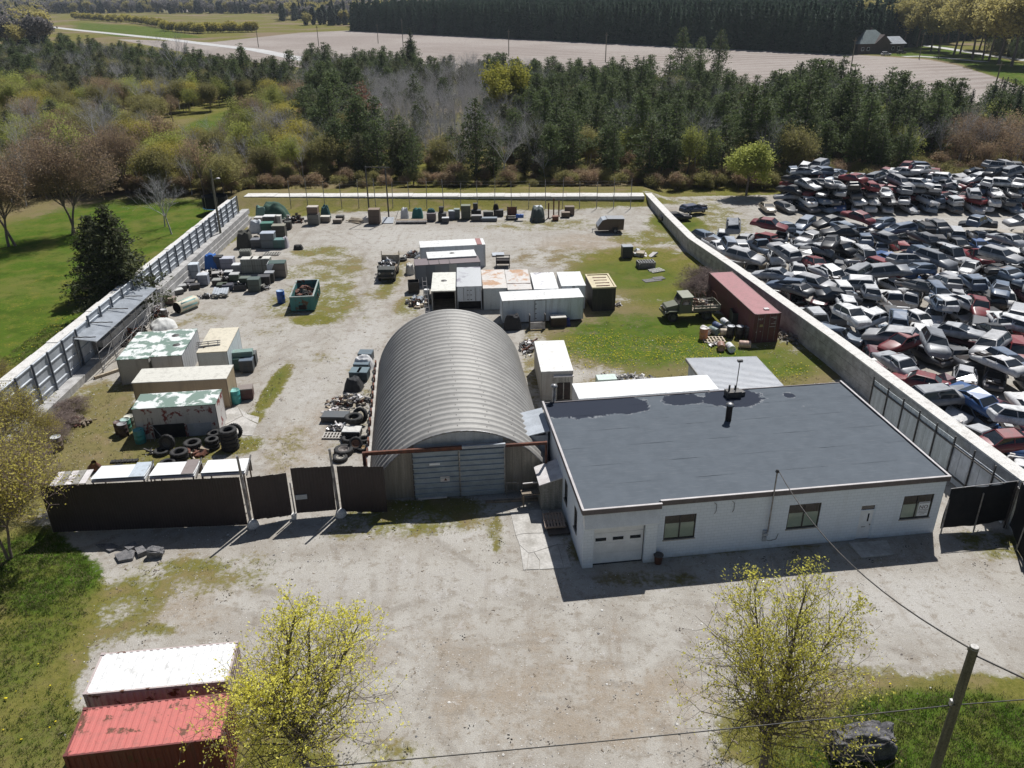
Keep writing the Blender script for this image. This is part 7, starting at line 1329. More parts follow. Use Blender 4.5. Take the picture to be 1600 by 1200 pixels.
PR['brown'] = [broadleaf(50 + i, 8.5, 4, OB, 'budred', 'brown_twig', 2, .19, .35, .13, sides=(5, 3, 3, 3)) for i in range(2)]
PR['olive'] = [broadleaf(60 + i, 7.0, 4, OB, 'olive', 'brown_twig', 3, .20, .40, .11, .2, multi=3, sides=(4, 3, 3, 3)) for i in range(2)]
PR['budding'] = [broadleaf(70 + i, 8.5, 4, OB, 'budgreen', 'bark', 4, .21, .40, .13, sides=(5, 3, 3, 3)) for i in range(2)]
PR['yellow'] = [broadleaf(80 + i, 7.0, 4, OB, 'yellow', 'bark', 4, .19, .40, .12, .2, multi=3, sides=(5, 3, 3, 3)) for i in range(2)]
PR['shrub'] = [broadleaf(90 + i, 3.2, 3, {**OB, 'kids0': 6, 'ang': (25, 60)}, ('olive', 'olive', 'budred')[i], 'brown_twig', 3, .20, .22, .06, .12, multi=3, sides=(4, 3, 3, 3)) for i in range(3)]
def project(x, y, z=0):
    dx, dy, dz = x, y, z - CAMH; a = dx; b = dy * sp + dz * cp; c = dy * cp - dz * sp
    a, b = a / c * F, b / c * F; a2, b2 = cr * a + sr * b, -sr * a + cr * b; return 800 + a2, 600 - b2
# ---- the wood behind the yard: scattered on a jittered lattice
gw = np.random.default_rng(11); pts = []
FB = FIELD
for yy in np.arange(133, 420, 3.9):
    xm = .66 * yy + 16
    for xx in np.arange(-xm, xm, 3.9): pts.append((xx + gw.uniform(-1.7, 1.7), yy + gw.uniform(-1.7, 1.7)))
for yy in np.arange(60, 133, 3.6):
    for xx in np.arange(-.66 * yy - 14, -41, 3.6): pts.append((xx + gw.uniform(-1.6, 1.6), yy + gw.uniform(-1.6, 1.6)))
pts = np.array(pts); dF = dist_poly(pts[:, 0], pts[:, 1], FIELD); dFm = dist_poly(pts[:, 0], pts[:, 1], FARM)
trees = []
ROADP = [Vector((*q, 0)) for q in pp([(60, 40), (200, 55), (330, 70), (470, 92), (560, 112)])]
for (x, y), df, dm in zip(pts, dF, dFm):
    px, py = project(x, y); n_ = mnoise.noise(Vector((x * .035, y * .035, 2))); n2 = mnoise.noise(Vector((x * .09, y * .09, 7))); r_ = gw.random()
    if df > -5 or dm > -3: continue
    if sample(lush, x, y) > .42 or sample(gravel, x, y) > .3: continue
    if y < 137 and -44 < x < 120: continue
    if min((Vector((x, y, 0)) - q).length for q in ROADP) < 14: continue
    if px > 1535 and py > 95 and y > 200: continue
    if 190 < px < 480 and project(x, y, 8.5)[1] < 66 + (px - 190) * .11: continue
    kind = None
    if px >= 860:
        kind = 'pine' if r_ < .62 else ('cedar' if r_ < .74 else 'spruce' if r_ < .79 else ('bare' if r_ < .92 else 'olive' if r_ < .97 else 'budding'))
        if y < 150: kind = ('pine' if r_ < .5 else ('bare' if r_ < .66 else ('olive' if r_ < .76 else ('shrub' if r_ < .92 else 'budding'))))
        if px > 1480 and y < 165: kind = 'brown' if r_ < .5 else kind
    elif px >= 480:
        grey = abs(px - 690) < 120 and py < 262
        kind = ('bare' if r_ < .86 else 'pine' if r_ < .93 else 'cedar') if grey else ('pine' if r_ < .42 else 'cedar' if r_ < .62 else 'bare' if r_ < .84 else 'olive')
        if py < 150: kind = 'cedar' if r_ < .55 else ('bare' if r_ < .75 else 'pine')
        if y < 142: kind = 'shrub' if r_ < .45 else ('pine' if r_ < .68 else 'bare')
    elif px >= 190 or y > 190:
        if py < 165: kind = 'cedar' if r_ < .55 + .3 * n_ else ('pine' if r_ < .7 else 'bare' if r_ < .85 else 'olive')
        else: kind = 'olive' if r_ < .30 else ('yellow' if r_ < .46 else 'brown' if r_ < .54 else 'shrub' if r_ < .74 else 'budding' if r_ < .86 else 'bare')
    else:
        if y < 100 and x > -60: continue
        kind = 'brown' if r_ < .22 else ('olive' if r_ < .52 else 'bare' if r_ < .72 else 'budding' if r_ < .82 else 'cedar' if r_ < .88 else 'shrub')
        if sample(lush, x, y) > .25: continue
    dens = {'pine': .92, 'cedar': .85, 'spruce': .9, 'bare': .8, 'olive': .7, 'yellow': .7, 'brown': .62, 'shrub': .8, 'budding': .7}[kind]
    if n2 < -.38 or gw.random() > dens: continue
    s_ = gw.uniform(.72, 1.18) * (1 + .25 * n_)
    if py < 175 and px > 850: s_ *= .92
    trees.append((y, x, kind, gw.integers(0, 99), s_, gw.uniform(0, 6.28), px, py))
trees.sort(key=lambda q_: math.hypot(q_[0], q_[1]))
KN = {'pine': ('pine_tree', 'dark green pine'), 'spruce': ('spruce_tree', 'blackish green spruce'), 'cedar': ('cedar_tree', 'olive green cedar'), 'bare': ('bare_tree', 'leafless grey tree'), 'brown': ('budding_tree', 'red brown budding tree'), 'olive': ('budding_tree', 'olive budding tree'), 'budding': ('budding_tree', 'pale green budding tree'), 'yellow': ('budding_tree', 'yellow green budding tree'), 'shrub': ('shrub', 'low bushy shrub')}
NIND = 300
for y, x, kind, vi, s_, rz, px, py in trees[:NIND]:
    nm, lb = KN[kind]; z = float(relief(np.array([x]), np.array([y]))[0])
    if y < 133: where = 'beyond the left fence, ' + ('near its far end' if y > 112 else 'above the lawn' if y > 90 else 'near the frame edge')
    else: zn = ('left of the lamp pole' if px < 345 else 'behind the green tarps' if px < 480 else 'behind the tall cabinet' if px < 560 else 'behind the dark frame' if px < 640 else 'behind the flat rack' if px < 700 else 'behind the green locker' if px < 780 else 'behind the tarped jeep' if px < 870 else 'behind the brown trailer' if px < 990 else 'behind the wall corner' if px < 1130 else 'left of the car heap' if px < 1250 else 'behind the car heap' if px < 1400 else 'at the far right'); where = ('in the first row' if y < 142 else 'in the second row' if y < 149 else 'in the third row' if y < 158 else 'farther in') + ' ' + zn
    plant(PR[kind][vi % len(PR[kind])], (x, y, z - .05), rz, (s_, s_, s_ * gw.uniform(.9, 1.15)), nm, f'{("small", "mid sized", "large")[0 if s_ < .85 else 1 if s_ < 1.05 else 2]} {lb} {where}', 'shrub' if kind == 'shrub' else 'tree', f'{lb}s {where}')
# ---- the rest of the wood: instanced masses
protos = bpy.data.collections.new('prototypes')
def proto_obj(name, pr):
    """trunk and crown of a prototype as one mesh for the instanced masses"""
    import bmesh
    bm = bmesh.new(); mats = []
    for me_ in pr:
        tmp = me_.copy(); off = len(mats); mats += list(me_.materials)
        mi = np.zeros(len(tmp.polygons), np.int32); tmp.polygons.foreach_get('material_index', mi); tmp.polygons.foreach_set('material_index', mi + off); bm.from_mesh(tmp)
    out = bpy.data.meshes.new(name); bm.to_mesh(out); bm.free()
    for q_ in mats: out.materials.append(q_)
    return bpy.data.objects.new(name, out)
def scatter(name, P_, S_, RZ, objs, label=None, cat=None, tiltmax=0.0):
    """one object that instances OBJS on the points P_"""
    c = bpy.data.collections.new(name + '_prototypes')
    for o in objs: c.objects.link(o)
    me_ = bpy.data.meshes.new(name); P_ = np.asarray(P_, np.float32); me_.vertices.add(len(P_)); me_.vertices.foreach_set('co', P_.ravel())
    me_.attributes.new('size', 'FLOAT', 'POINT').data.foreach_set('value', np.asarray(S_, np.float32)); rot = np.zeros((len(P_), 3), np.float32); rot[:, 2] = RZ
    if tiltmax: rot[:, :2] = np.random.default_rng(1).uniform(-tiltmax, tiltmax, (len(P_), 2))
    me_.attributes.new('turn', 'FLOAT_VECTOR', 'POINT').data.foreach_set('vector', rot.ravel()); me_.attributes.new('pick', 'INT', 'POINT').data.foreach_set('value', np.random.default_rng(2).integers(0, len(objs), len(P_)).astype(np.int32))
    o = bpy.data.objects.new(name, me_); col.objects.link(o); tag(o, label, cat, kind='stuff')
    ng = bpy.data.node_groups.new(name, 'GeometryNodeTree'); ng.interface.new_socket('Geometry', in_out='INPUT', socket_type='NodeSocketGeometry'); ng.interface.new_socket('Geometry', in_out='OUTPUT', socket_type='NodeSocketGeometry')
    N = ng.nodes; gi, go = N.new('NodeGroupInput'), N.new('NodeGroupOutput'); ci = N.new('GeometryNodeCollectionInfo'); ci.inputs[0].default_value = c; ci.inputs['Separate Children'].default_value = True; ci.inputs['Reset Children'].default_value = True
    ip = N.new('GeometryNodeInstanceOnPoints'); ip.inputs['Pick Instance'].default_value = True
    def at_(nm, ty): q_ = N.new('GeometryNodeInputNamedAttribute'); q_.data_type = ty; q_.inputs[0].default_value = nm; return q_.outputs[0]
    l = ng.links.new; l(gi.outputs[0], ip.inputs['Points']); l(ci.outputs[0], ip.inputs['Instance']); l(at_('pick', 'INT'), ip.inputs['Instance Index']); l(at_('turn', 'FLOAT_VECTOR'), ip.inputs['Rotation']); l(at_('size', 'FLOAT'), ip.inputs['Scale']); l(ip.outputs[0], go.inputs[0])
    md = o.modifiers.new('scatter', 'NODES'); md.node_group = ng; return o
rest = {}
for i in range(1500):
    y = 131.5 + gw.uniform(0, 1) ** 1.6 * 40; x = gw.uniform(-.66 * y - 5, .66 * y + 5)
    if sample(lush, x, y) > .4 or sample(gravel, x, y) > .3 or (-44 < x < 23 and y < 133): continue
    rest.setdefault('shrub', []).append((y, x, 'shrub', 0, gw.uniform(.35, .95), gw.uniform(0, 6.28)))
for q_ in trees[NIND:]: rest.setdefault(q_[2], []).append(q_)
for kind, l_ in rest.items():
    nm = {'pine': 'pine_wood', 'spruce': 'spruce_wood', 'cedar': 'cedar_wood', 'bare': 'leafless_wood', 'brown': 'budding_wood', 'olive': 'olive_wood', 'budding': 'green_wood', 'yellow': 'yellow_wood', 'shrub': 'undergrowth'}[kind]
    scatter(nm, [(a[1], a[0], -.05) for a in l_], [a[4] for a in l_], [a[5] for a in l_], [proto_obj(nm + '_tree', p_) for p_ in (PR[kind] if kind != 'shrub' else PR[kind] + [PR[kind][2]])], f'mass of {KN[kind][1]}s filling the wood beyond the yard', 'wood')
# ---- single trees one can pick out
def pick(px, py): q = G(px, py); return (q.x, q.y, -.05)
plant(PR['spruce'][0], pick(645, 128), .4, (1.5, 1.5, 1.65), 'spruce_tree', 'tall dark pointed spruce rising over the centre left of the wood', 'tree')
for px, py, s_, lab in ((1062, 132, 1.45, 'tall pine standing above the wood, left of the three against the field'), (1090, 130, 1.2, 'slim pine, middle of the three against the field'), (1120, 132, 1.4, 'broad pine, right of the three against the field')): plant(PR['pine'][(int(px) % 2) * 2], pick(px, py), px, (s_, s_, s_ * 1.15), 'pine_tree', lab, 'tree')
wl = broadleaf(101, 12, 4, {**OB, 'up': .02, 'ang': (15, 36)}, 'willow', 'bark', 9, .42, .45, .2, sides=(6, 3, 3, 3)); plant(wl, pick(790, 212), 0, (1.15, 1.15, 1.3), 'willow_tree', 'tall bright yellow green willow in the middle of the wood', 'tree')
rd = conifer(102, 11, 2.2, 'pine', 'redleaf', 1600, .36, .25); plant(rd, pick(573, 240), 0, 1.25, 'dead_pine', 'dead reddish brown pine in the left of the wood', 'tree')
pg = broadleaf(103, 9, 4, {**OB, 'kids0': 6, 'ang': (25, 52)}, 'budgreen', 'bark', 9, .34, .4, .2, .16, sides=(6, 3, 3, 3)); plant(pg, pick(1166, 305), 1, (1.05, 1.05, .92), 'budding_tree', 'broad pale yellow green tree behind the far corner of the wall', 'tree')
plant(PR['bare'][0], pick(276, 142), 0, (1.9, 1.9, 2.1), 'bare_tree', 'tall leafless tree above the cedars at the upper left', 'tree')
plant(PR['bare'][1], (G(268, 366).x, G(268, 366).y, -.05), 0, (.95, .95, .85), 'bare_tree', 'small leafless tree on the lawn beyond the left fence', 'tree'); plant(PR['bare'][2], (G(258, 354).x, G(258, 354).y, -.05), 2, (.8, .8, .8), 'bare_tree', 'smaller leafless tree just behind the one on the lawn', 'tree')
bt = broadleaf(104, 11, 5, {**OB, 'up': .1, 'ang': (15, 34), 'kids0': 6}, 'budred', 'brown_twig', 1, .16, .3, .2, .14, multi=2, sides=(6, 4, 3, 3)); plant(bt, pick(112, 366), 0, (1.25, 1.25, 1.3), 'budding_tree', 'big vase shaped red brown tree beyond the left fence', 'tree'); plant(bt, pick(20, 385), 2, (1.3, 1.3, 1.2), 'budding_tree', 'red brown tree at the left edge above the lawn', 'tree')
plant(bt, pick(200, 300), 4, 1.05, 'budding_tree', 'red brown tree behind the lawn by the left fence', 'tree')
sp_ = conifer(105, 10.5, 4.2, 'spruce', 'darkcedar', 13000, .34, .01, taper=.62, droop=-.1); plant(sp_, pick(197, 490), 0, (1.1, 1.1, 1.08), 'spruce_tree', 'large dark evergreen leaning over the left fence', 'tree'); plant(sp_, pick(165, 462), 2, (.95, .95, .85), 'spruce_tree', 'second dark evergreen hidden behind the large one', 'tree')
for px, py, s_, v_ in ((30, 700, .8, 0), (70, 640, .6, 1), (10, 760, .7, 0), (60, 600, .5, 1)):
    pass
sap = [broadleaf(110 + i, 5.5, 5, {**OB, 'ang': (22, 55), 'bend': .16}, 'yellow', 'brown_twig', 2, .09, .12, .08, .2, multi=2, sides=(6, 4, 3, 3), keep=.55) for i in range(2)]
for px, py, s_, v_, lab in ((18, 868, 1.6, 0, 'budding tree at the left edge in front of the brown fence'), (55, 775, 1.0, 1, 'budding sapling inside the left end of the brown fence'), (25, 705, 1.0, 0, 'budding sapling against the left fence near the frame edge'), (75, 690, .55, 1, 'thin budding sapling by the left fence posts'), (5, 640, .9, 1, 'budding sapling half cut by the left frame edge'), (95, 800, .6, 0, 'budding bush drooping over the end of the brown fence')): plant(sap[v_], pick(px, py), px, s_, 'budding_tree', lab, 'tree')
# foreground maples: several ascending leaders, each feathered with side branches
def maple(seed, H):
    rr = rng(seed); g = np.random.default_rng(seed); segs = [[], [], [], [], [], [], []]; tips = []
    o = dict(bend=.10, up=.10, ang=(22, 48), kids=(2, 3), ratio=(.6, .8), side=.85)
    def leader(p, d, L_, r, n, wander, up_):
        q = p.copy(); dd = d.copy(); out = [(q.copy(), r, dd.copy())]
        for i in range(n):
            dd = (dd + Vector((rr.gauss(0, wander), rr.gauss(0, wander), up_))).normalized(); q2 = q + dd * L_ / n; r2 = r * (1 - .9 * (i + 1) / n) + .012; segs[0].append((tuple(q), tuple(q2), out[-1][1], r2)); q = q2; out.append((q.copy(), r2, dd.copy()))
        return out
    stem = leader(Vector((0, 0, 0)), Vector((0, 0, 1)), H * .26, .19, 4, .02, .05)
    segs[0][-4:] = [(a, b, .19 - .008 * k, .182 - .008 * k) for k, (a, b, _, _) in enumerate(segs[0][-4:])]
    base = stem[-1][0]; nl = 5; a0_ = rr.uniform(0, 6)
    for k in range(nl):
        az = a0_ + k * 6.28 / nl; tilt = R(4) if k == 0 else R(rr.uniform(17, 30)); d = Vector((math.cos(az) * math.sin(tilt), math.sin(az) * math.sin(tilt), math.cos(tilt))); L_ = H * (.72 if k == 0 else rr.uniform(.54, .68)); st = base - Vector((0, 0, H * (.0 if k == 0 else rr.uniform(0, .09))))
        pts_ = leader(st, d, L_, .115 if k == 0 else .085, 12, .05, .035)
        for i_, (q, r_, dd) in enumerate(pts_[1:]):
            t_ = (i_ + 1) / 12
            for _ in range(3 if t_ < .85 else 2): side_shoot(rr, q, dd, H * (.19 * (1 - t_) + .055) * rr.uniform(.7, 1.25), max(.012, r_ * .5), 3, 5, segs, tips, {**o, 'ang': (38, 68) if t_ < .5 else (25, 50)})
    for k in range(7):
        az = rr.uniform(0, 6.28); z = H * rr.uniform(.2, .3); side_shoot(rr, Vector((0, 0, z)), Vector((0, 0, 1)), H * .24, .04, 2, 5, segs, tips, {**o, 'ang': (55, 72)}, az)
    zmax = max(s_[1][2] for l_ in segs for s_ in l_); k = H / zmax; sc_ = lambda l_: [(tuple(np.array(a) * k), tuple(np.array(b) * k), max(r0, .006), max(r1, .005)) for a, b, r0, r1 in l_]
    tv, tf = tubes_mesh(sc_(segs[0]), 8); trunk = np_mesh('trunk', tv, tf, [M['bark']]); trunk.polygons.foreach_set('use_smooth', [True] * len(tf)); parts = []
    for i_, l_ in enumerate(segs[1:]):
        if l_: v, f = tubes_mesh(sc_(l_), 4 if i_ < 3 else 3); parts.append((v, f, 0))
    P_ = np.array([t_[0] for t_ in tips]) * k; P_ = P_[g.uniform(0, 1, len(P_)) < .72]; n_ = g.integers(2, 7, len(P_)); P_ = np.repeat(P_, n_, 0) + g.normal(0, .075, (int(n_.sum()), 3)); v, f = leaf_quads(P_, .09, g, jit=.5); parts.append((v, f, 1))
    return trunk, merge(parts, [M['bark'], M['bud']], 'crown')
mp1 = maple(301, 9.6); mp2 = maple(307, 10.2)
MAPLE = []
MAPLE.append(plant(mp1, (-8.6, 23.0, -.05), 1.0, (1.1, 1.1, 1.0), 'maple_tree', 'yellow budding maple in the foreground beside the containers', 'tree'))
MAPLE.append(plant(mp2, (10.3, 23.1, -.05), 0, (.97, .97, 1.12), 'maple_tree', 'yellow budding maple in the foreground below the workshop', 'tree'))
# brush pile beside the maroon container
bs = broadleaf(120, 3.0, 5, {**OB, 'ang': (30, 75), 'bend': .25, 'up': .0}, None, 'brown_twig', 0, trunk_r=.05, trunk_len=.1, multi=4, sides=(4, 3, 3, 3)); q = G(1095, 462)
for i, (dx, dy, lab) in enumerate(((0, 0, 'nearest the army truck'), (1.8, 1.0, 'against the container'), (.6, 2.6, 'rearmost'))): plant(bs, (q.x + dx, q.y + dy, 0), i * 2, (1.2, 1.2, .8), 'brush_shrub', f'bare purple brown brush by the maroon container, {lab}', 'shrub', 'brush by the maroon container')
for i, (px, py, lab) in enumerate(((118, 640, 'far end of the brush strip'), (95, 665, 'middle of the brush strip'), (78, 690, 'near end of the brush strip'), (60, 715, 'last of the brush strip near the saplings'))): plant(bs, pick(px, py), i * 1.7, (.75, .75, .38), 'brush_shrub', f'low brown brush along the left fence, {lab}', 'shrub', 'brush along the left fence')
# spruce plantation
pl_p = proto_obj('plantation_spruce', conifer(130, 21, 2.9, 'spruce', 'plantation', 700, 1.3, .03, taper=.65)); pl_q = proto_obj('plantation_spruce', conifer(131, 22, 2.7, 'spruce', 'plantation', 700, 1.3, .03, taper=.65))
f0, f1 = G(550, 48), G(1343, 86); dv = (f1 - f0); L_ = dv.length; dv.normalize(); nv = Vector((-dv.y, dv.x, 0)); P_ = []
for j in range(46):
    for i in range(int(L_ / 3.4)):
        if j > 0 and gw.random() < .06: continue
        c = f0 + dv * (i * 3.4 + gw.uniform(-.8, .8)) + nv * (j * 5.0 + gw.uniform(-1, 1)); P_.append((c.x, c.y, -.1))
scatter('spruce_plantation', P_, gw.uniform(.85, 1.08, len(P_)), gw.uniform(0, 6.28, len(P_)), [pl_p, pl_q], 'dense dark spruce plantation beyond the ploughed field', 'wood')
# farm lane trees
ft_ = [broadleaf(140 + i, 19, 4, {**OB, 'up': .06, 'ang': (18, 44)}, 'farbud', 'bark', 8, .85, .9, .4, .2, sides=(6, 3, 3, 3)) for i in range(2)]
for i, (px, py, s_) in enumerate(((1410, 76, 1.0), (1432, 74, .95), (1455, 79, 1.0), (1466, 81, .8), (1490, 86, 1.05), (1500, 84, .9), (1519, 92, 1.15), (1535, 93, .9), (1545, 95, 1.0), (1560, 100, 1.1), (1580, 104, 1.25), (1600, 108, 1.1), (1350, 70, .9), (1480, 68, .8), (1530, 78, 1.0), (1575, 85, 1.1))): plant(ft_[i % 2], pick(px, py), i * 1.3, s_ * 1.28, 'lane_tree', f'golden budding tree along the farm lane, {("right behind the house", "second from the house", "third from the house", "slim one at the lane bend", "at the middle of the row", "behind the middle of the row", "big one right of the middle", "slim one right of the middle", "fourth from the right edge", "third from the right edge", "biggest, near the right edge", "cut by the right edge", "left of the house", "far behind the row", "behind the row on the right", "behind the biggest one")[i]}', 'tree', 'golden trees along the farm lane')
# golden hedges, hedgerow and far woods
hb_ = [proto_obj('hedge_bush', broadleaf(150 + i, 4.0, 3, {**OB, 'kids0': 6}, 'yellow', 'bark', 9, .55, .5, .1, .15, multi=2, sides=(4, 3, 3, 3))) for i in range(2)]; P_ = []
for a, b, n in (((118, 30), (190, 36), 30), ((190, 33), (262, 45), 34), ((305, 52), (400, 50), 36), ((255, 48), (320, 53), 20)):
    for i in range(n): q = G(a[0] + (b[0] - a[0]) * i / n + gw.uniform(-1, 1), a[1] + (b[1] - a[1]) * i / n + gw.uniform(-.4, .4)); P_.append((q.x, q.y, 0))
scatter('golden_hedge', P_, gw.uniform(.9, 1.7, len(P_)), gw.uniform(0, 6.28, len(P_)), hb_, 'golden yellow hedges round the far fields at the upper left', 'hedge')
fw_ = [proto_obj('far_tree', conifer(160, 13, 2.8, 'cedar', 'farpine', 420, 1.4, .03)), proto_obj('far_tree', conifer(161, 16, 2.9, 'spruce', 'farpine', 420, 1.3, .03)), proto_obj('far_tree', broadleaf(162, 14, 3, {**OB, 'kids0': 6}, 'fargrey', 'grey_bark', 10, 1.3, 1.0, .25, sides=(4, 3, 3, 3))), proto_obj('far_tree', broadleaf(163, 13, 3, {**OB, 'kids0': 6}, 'farbud', 'bark', 9, 1.3, 1.0, .25, sides=(4, 3, 3, 3)))]
P_ = []
fld2 = [q for q in FIELD2]; plp = [tuple((f0 - nv * 5)[:2]), tuple((f1 - nv * 5)[:2]), tuple((f1 + nv * 245)[:2]), tuple((f0 + nv * 245)[:2])]
cand = []
for yy in np.arange(520, 3400, 14):
    st_ = 7 + (yy - 520) / 140; xm = .68 * yy + 30
    for xx in np.arange(-xm, xm, st_): cand.append((xx + gw.uniform(-st_ / 2, st_ / 2), yy + gw.uniform(-7, 7)))
cand = np.array(cand); ok = (dist_poly(cand[:, 0], cand[:, 1], FIELD) < -6) & (dist_poly(cand[:, 0], cand[:, 1], FIELD2) < -4) & (dist_poly(cand[:, 0], cand[:, 1], plp) < 0) & (dist_poly(cand[:, 0], cand[:, 1], FARM) < -5)
for (x, y) in cand[ok]:
    px, py = project(x, y)
    if 70 < px < 440 and 22 < py < 80: continue
    if px < 560 and py > 40 and px > 330: continue
    if mnoise.noise(Vector((x * .006, y * .006, 1))) < -.28: continue
    P_.append((x, y, float(relief(np.array([x]), np.array([y]))[0]) - .2))
scatter('far_woods', P_, gw.uniform(.8, 1.35, len(P_)), gw.uniform(0, 6.28, len(P_)), fw_, 'far mixed woods along the top of the view', 'wood')
scatter('wreck_heap', *far_wrecks(), 'jumbled upper layers of wrecked cars in the scrapyard', 'scrap', .14)
# ---- grass tufts, weeds and stones close to the camera
def tuft(seed, mat, n=12, h=.10, spread=.10, w_=.012):
    g = np.random.default_rng(seed); V, Fc = [], []
    for i in range(n):
        b = np.array([g.normal(0, spread), g.normal(0, spread), 0]); a = g.uniform(0, 6.28); l_ = h * g.uniform(.6, 1.3); lean = np.array([math.cos(a), math.sin(a), 0]) * l_ * g.uniform(.2, .8); s_ = np.array([-math.sin(a), math.cos(a), 0]) * w_
        k = len(V); V += [b - s_, b + s_, b + lean * .5 + np.array([0, 0, l_ * .7]) + s_ * .7, b + lean * .5 + np.array([0, 0, l_ * .7]) - s_ * .7, b + lean + np.array([0, 0, l_])]; Fc += [(k, k + 1, k + 2, k + 3), (k + 3, k + 2, k + 4, k + 4)]
    Fq = [f for f in Fc if len(set(f)) == 4]; Ft = [f[:3] for f in Fc if len(set(f)) == 3]; me_ = bpy.data.meshes.new('grass_tuft'); me_.from_pydata([tuple(v) for v in V], [], Fq + Ft); me_.materials.append(M[mat]); return bpy.data.objects.new('grass_tuft', me_)
def scatter_mask(n, x0, x1, y0, y1, fn, seed, falloff=1.5):
    g = np.random.default_rng(seed); y = y0 + (y1 - y0) * g.uniform(0, 1, n) ** falloff; x = g.uniform(x0, x1, n); keep = (np.abs(x) < .70 * y + 6); x, y = x[keep], y[keep]; p_ = fn(x, y); k = g.uniform(0, 1, len(x)) < p_; x, y = x[k], y[k]; return np.stack([x, y, np.zeros(len(x))], 1), g
inb = [(BO.x, BO.y - .6), (BO.x + 21.9, BO.y + 2.4), (BO.x + 20, BO.y + 16), (BO.x - 1.9, BO.y + 13)]
def clear(x, y): return (dist_poly(x, y, inb) < .1)
def gmask(x, y): return np.clip((sample(lush, x, y) - .2) * 1.5, 0, 1) * (sample(gravel, x, y) < .6) * clear(x, y)
Pg, g = scatter_mask(260000, -46, 46, 15.5, 75, gmask, 31, 1.3); scatter('grass', Pg, g.uniform(.6, 1.25, len(Pg)), g.uniform(0, 6.28, len(Pg)), [tuft(1, 'blade'), tuft(2, 'blade'), tuft(3, 'blade_dry', 10, .11)], 'lush green lawn grass round the lot', 'grass')
def dmask(x, y):
    n_ = np.array([mnoise.noise(Vector((a * .6, b * .6, 5))) + .5 * mnoise.noise(Vector((a * 2.2, b * 2.2, 1))) for a, b in zip(x, y)]); return np.clip((sample(grass, x, y) - .35 + .5 * n_) * .9, 0, .9) * clear(x, y)
Pd, g = scatter_mask(60000, -46, 46, 15.5, 62, dmask, 32, 1.2); scatter('weeds', Pd, g.uniform(.5, 1.2, len(Pd)), g.uniform(0, 6.28, len(Pd)), [tuft(4, 'blade_dry', 10, .07, .14), tuft(5, 'blade_dry', 8, .09, .12), tuft(6, 'blade', 9, .06, .12)], 'patchy dry weeds and grass on the gravel', 'grass')
def pet():
    mb = MB(); mb.lathe([(0, .13), (.045, .125), (.055, .115), (0, .10)], 7); mb.cyl((0, 0, 0), (0, 0, .11), .006, n=3); me_ = mb.mesh('dandelion', [M['petal']]); return bpy.data.objects.new('dandelion', me_)
def ymask(x, y): return np.clip(sample(dand, x, y) - .15, 0, 1) * clear(x, y)
Py, g = scatter_mask(26000, -46, 34, 16, 84, ymask, 33, .9); scatter('dandelions', Py, g.uniform(.5, 1.1, len(Py)), g.uniform(0, 6.28, len(Py)), [pet()], 'yellow dandelions dotted through the grass', 'flowers')
def stone_o(seed):
    import bmesh
    bm = bmesh.new(); bmesh.ops.create_icosphere(bm, subdivisions=1, radius=1); g = rng(seed)
    for v in bm.verts: v.co = Vector((v.co.x * g.uniform(.8, 1.2), v.co.y * g.uniform(.7, 1.1), v.co.z * g.uniform(.4, .7)))
    me_ = bpy.data.meshes.new('pebble'); bm.to_mesh(me_); bm.free(); me_.materials.append(M[('concrete', 'stone', 'cap')[seed % 3]]); return bpy.data.objects.new('pebble', me_)
def smask(x, y):
    n_ = np.array([mnoise.noise(Vector((a * .35, b * .35, 9))) for a, b in zip(x, y)]); return np.clip(sample(gravel, x, y) * (.35 + 1.1 * n_), 0, 1) * clear(x, y)
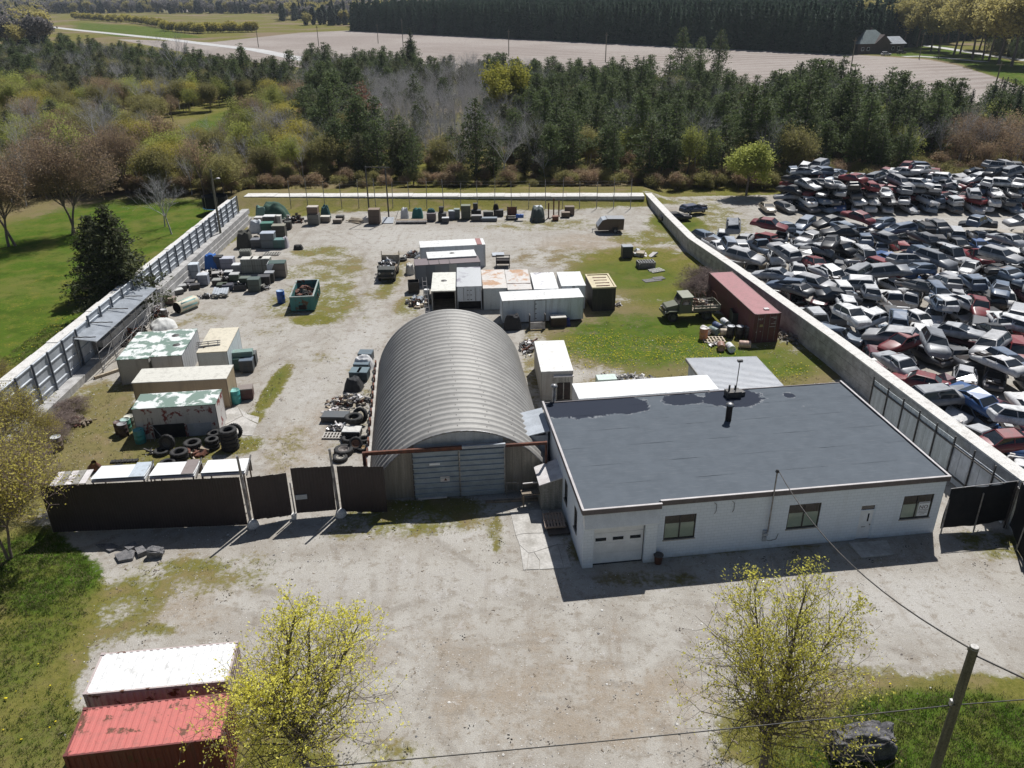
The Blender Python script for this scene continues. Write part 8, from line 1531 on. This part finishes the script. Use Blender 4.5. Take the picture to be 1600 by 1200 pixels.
Ps, g = scatter_mask(60000, -36, 46, 16, 70, smask, 34, 1.2); scatter('loose_stones', Ps, g.uniform(.012, .045, len(Ps)) * (1 + 1.2 * (g.uniform(0, 1, len(Ps)) > .97)), g.uniform(0, 6.28, len(Ps)), [stone_o(i) for i in range(3)], 'loose stones scattered over the gravel', 'stones')

def litter_o(seed, mat):
    g = rng(seed); mb = MB()
    for i in range(4): mb.rbox((g.uniform(-.15, .15), g.uniform(-.15, .15), .012), (g.uniform(.03, .10), g.uniform(.015, .04), .012), g.uniform(0, 6), 0, g.uniform(-.3, .3))
    return bpy.data.objects.new('litter_bit', mb.mesh('litter_bit', [M[mat]]))
Pl, g = scatter_mask(9000, -36, 46, 16, 75, lambda x, y: np.clip(sample(gravel, x, y) * (.12 + .7 * np.clip(sample(grass, x, y), 0, 1)), 0, 1) * clear(x, y), 35, 1.3); scatter('litter', Pl, g.uniform(.6, 1.6, len(Pl)), g.uniform(0, 6.28, len(Pl)), [litter_o(1, 'bark'), litter_o(2, 'wood'), litter_o(3, 'soot')], 'dead leaves and wood chips strewn on the gravel', 'litter')
# ------------------------------------------------------------------ light spring haze over the far woods
t = NT('haze'); t.t.nodes.remove(t.b); pv = t.n('VolumePrincipled'); pv.inputs['Color'].default_value = (.80, .89, 1, 1); pv.inputs['Density'].default_value = .00008; pv.inputs['Anisotropy'].default_value = .2
t.l(pv.outputs[0], t.t.nodes['Material Output'].inputs['Volume'])
hz = MB().box(-8500, 8500, -90, 7200, -1.5, 40).build('haze', t.m); tag(hz, 'thin pale haze over the whole landscape', 'haze', kind='stuff')
import OpenImageIO as oiio, numpy as np
b=oiio.ImageBuf('/workdir/render_main.png'); a=b.get_pixels(oiio.UINT8)
for n,(x,y) in dict(wall=(1150,820),wallr=(1310,815),header=(960,812),gd=(965,855),gravel=(800,1000),gravelr=(1450,940),roof=(1100,720),hut=(700,600),grassR=(1000,540),lawnL=(80,420),field=(700,80),pine=(1300,200),plant=(900,30),shadow=(1250,860),fence=(250,790),whiteroof=(850,455)).items():
    X,Y=int(x*.64),int(y*.64); print(n,a[Y-2:Y+3,X-2:X+3,:3].reshape(-1,3).mean(0).round())
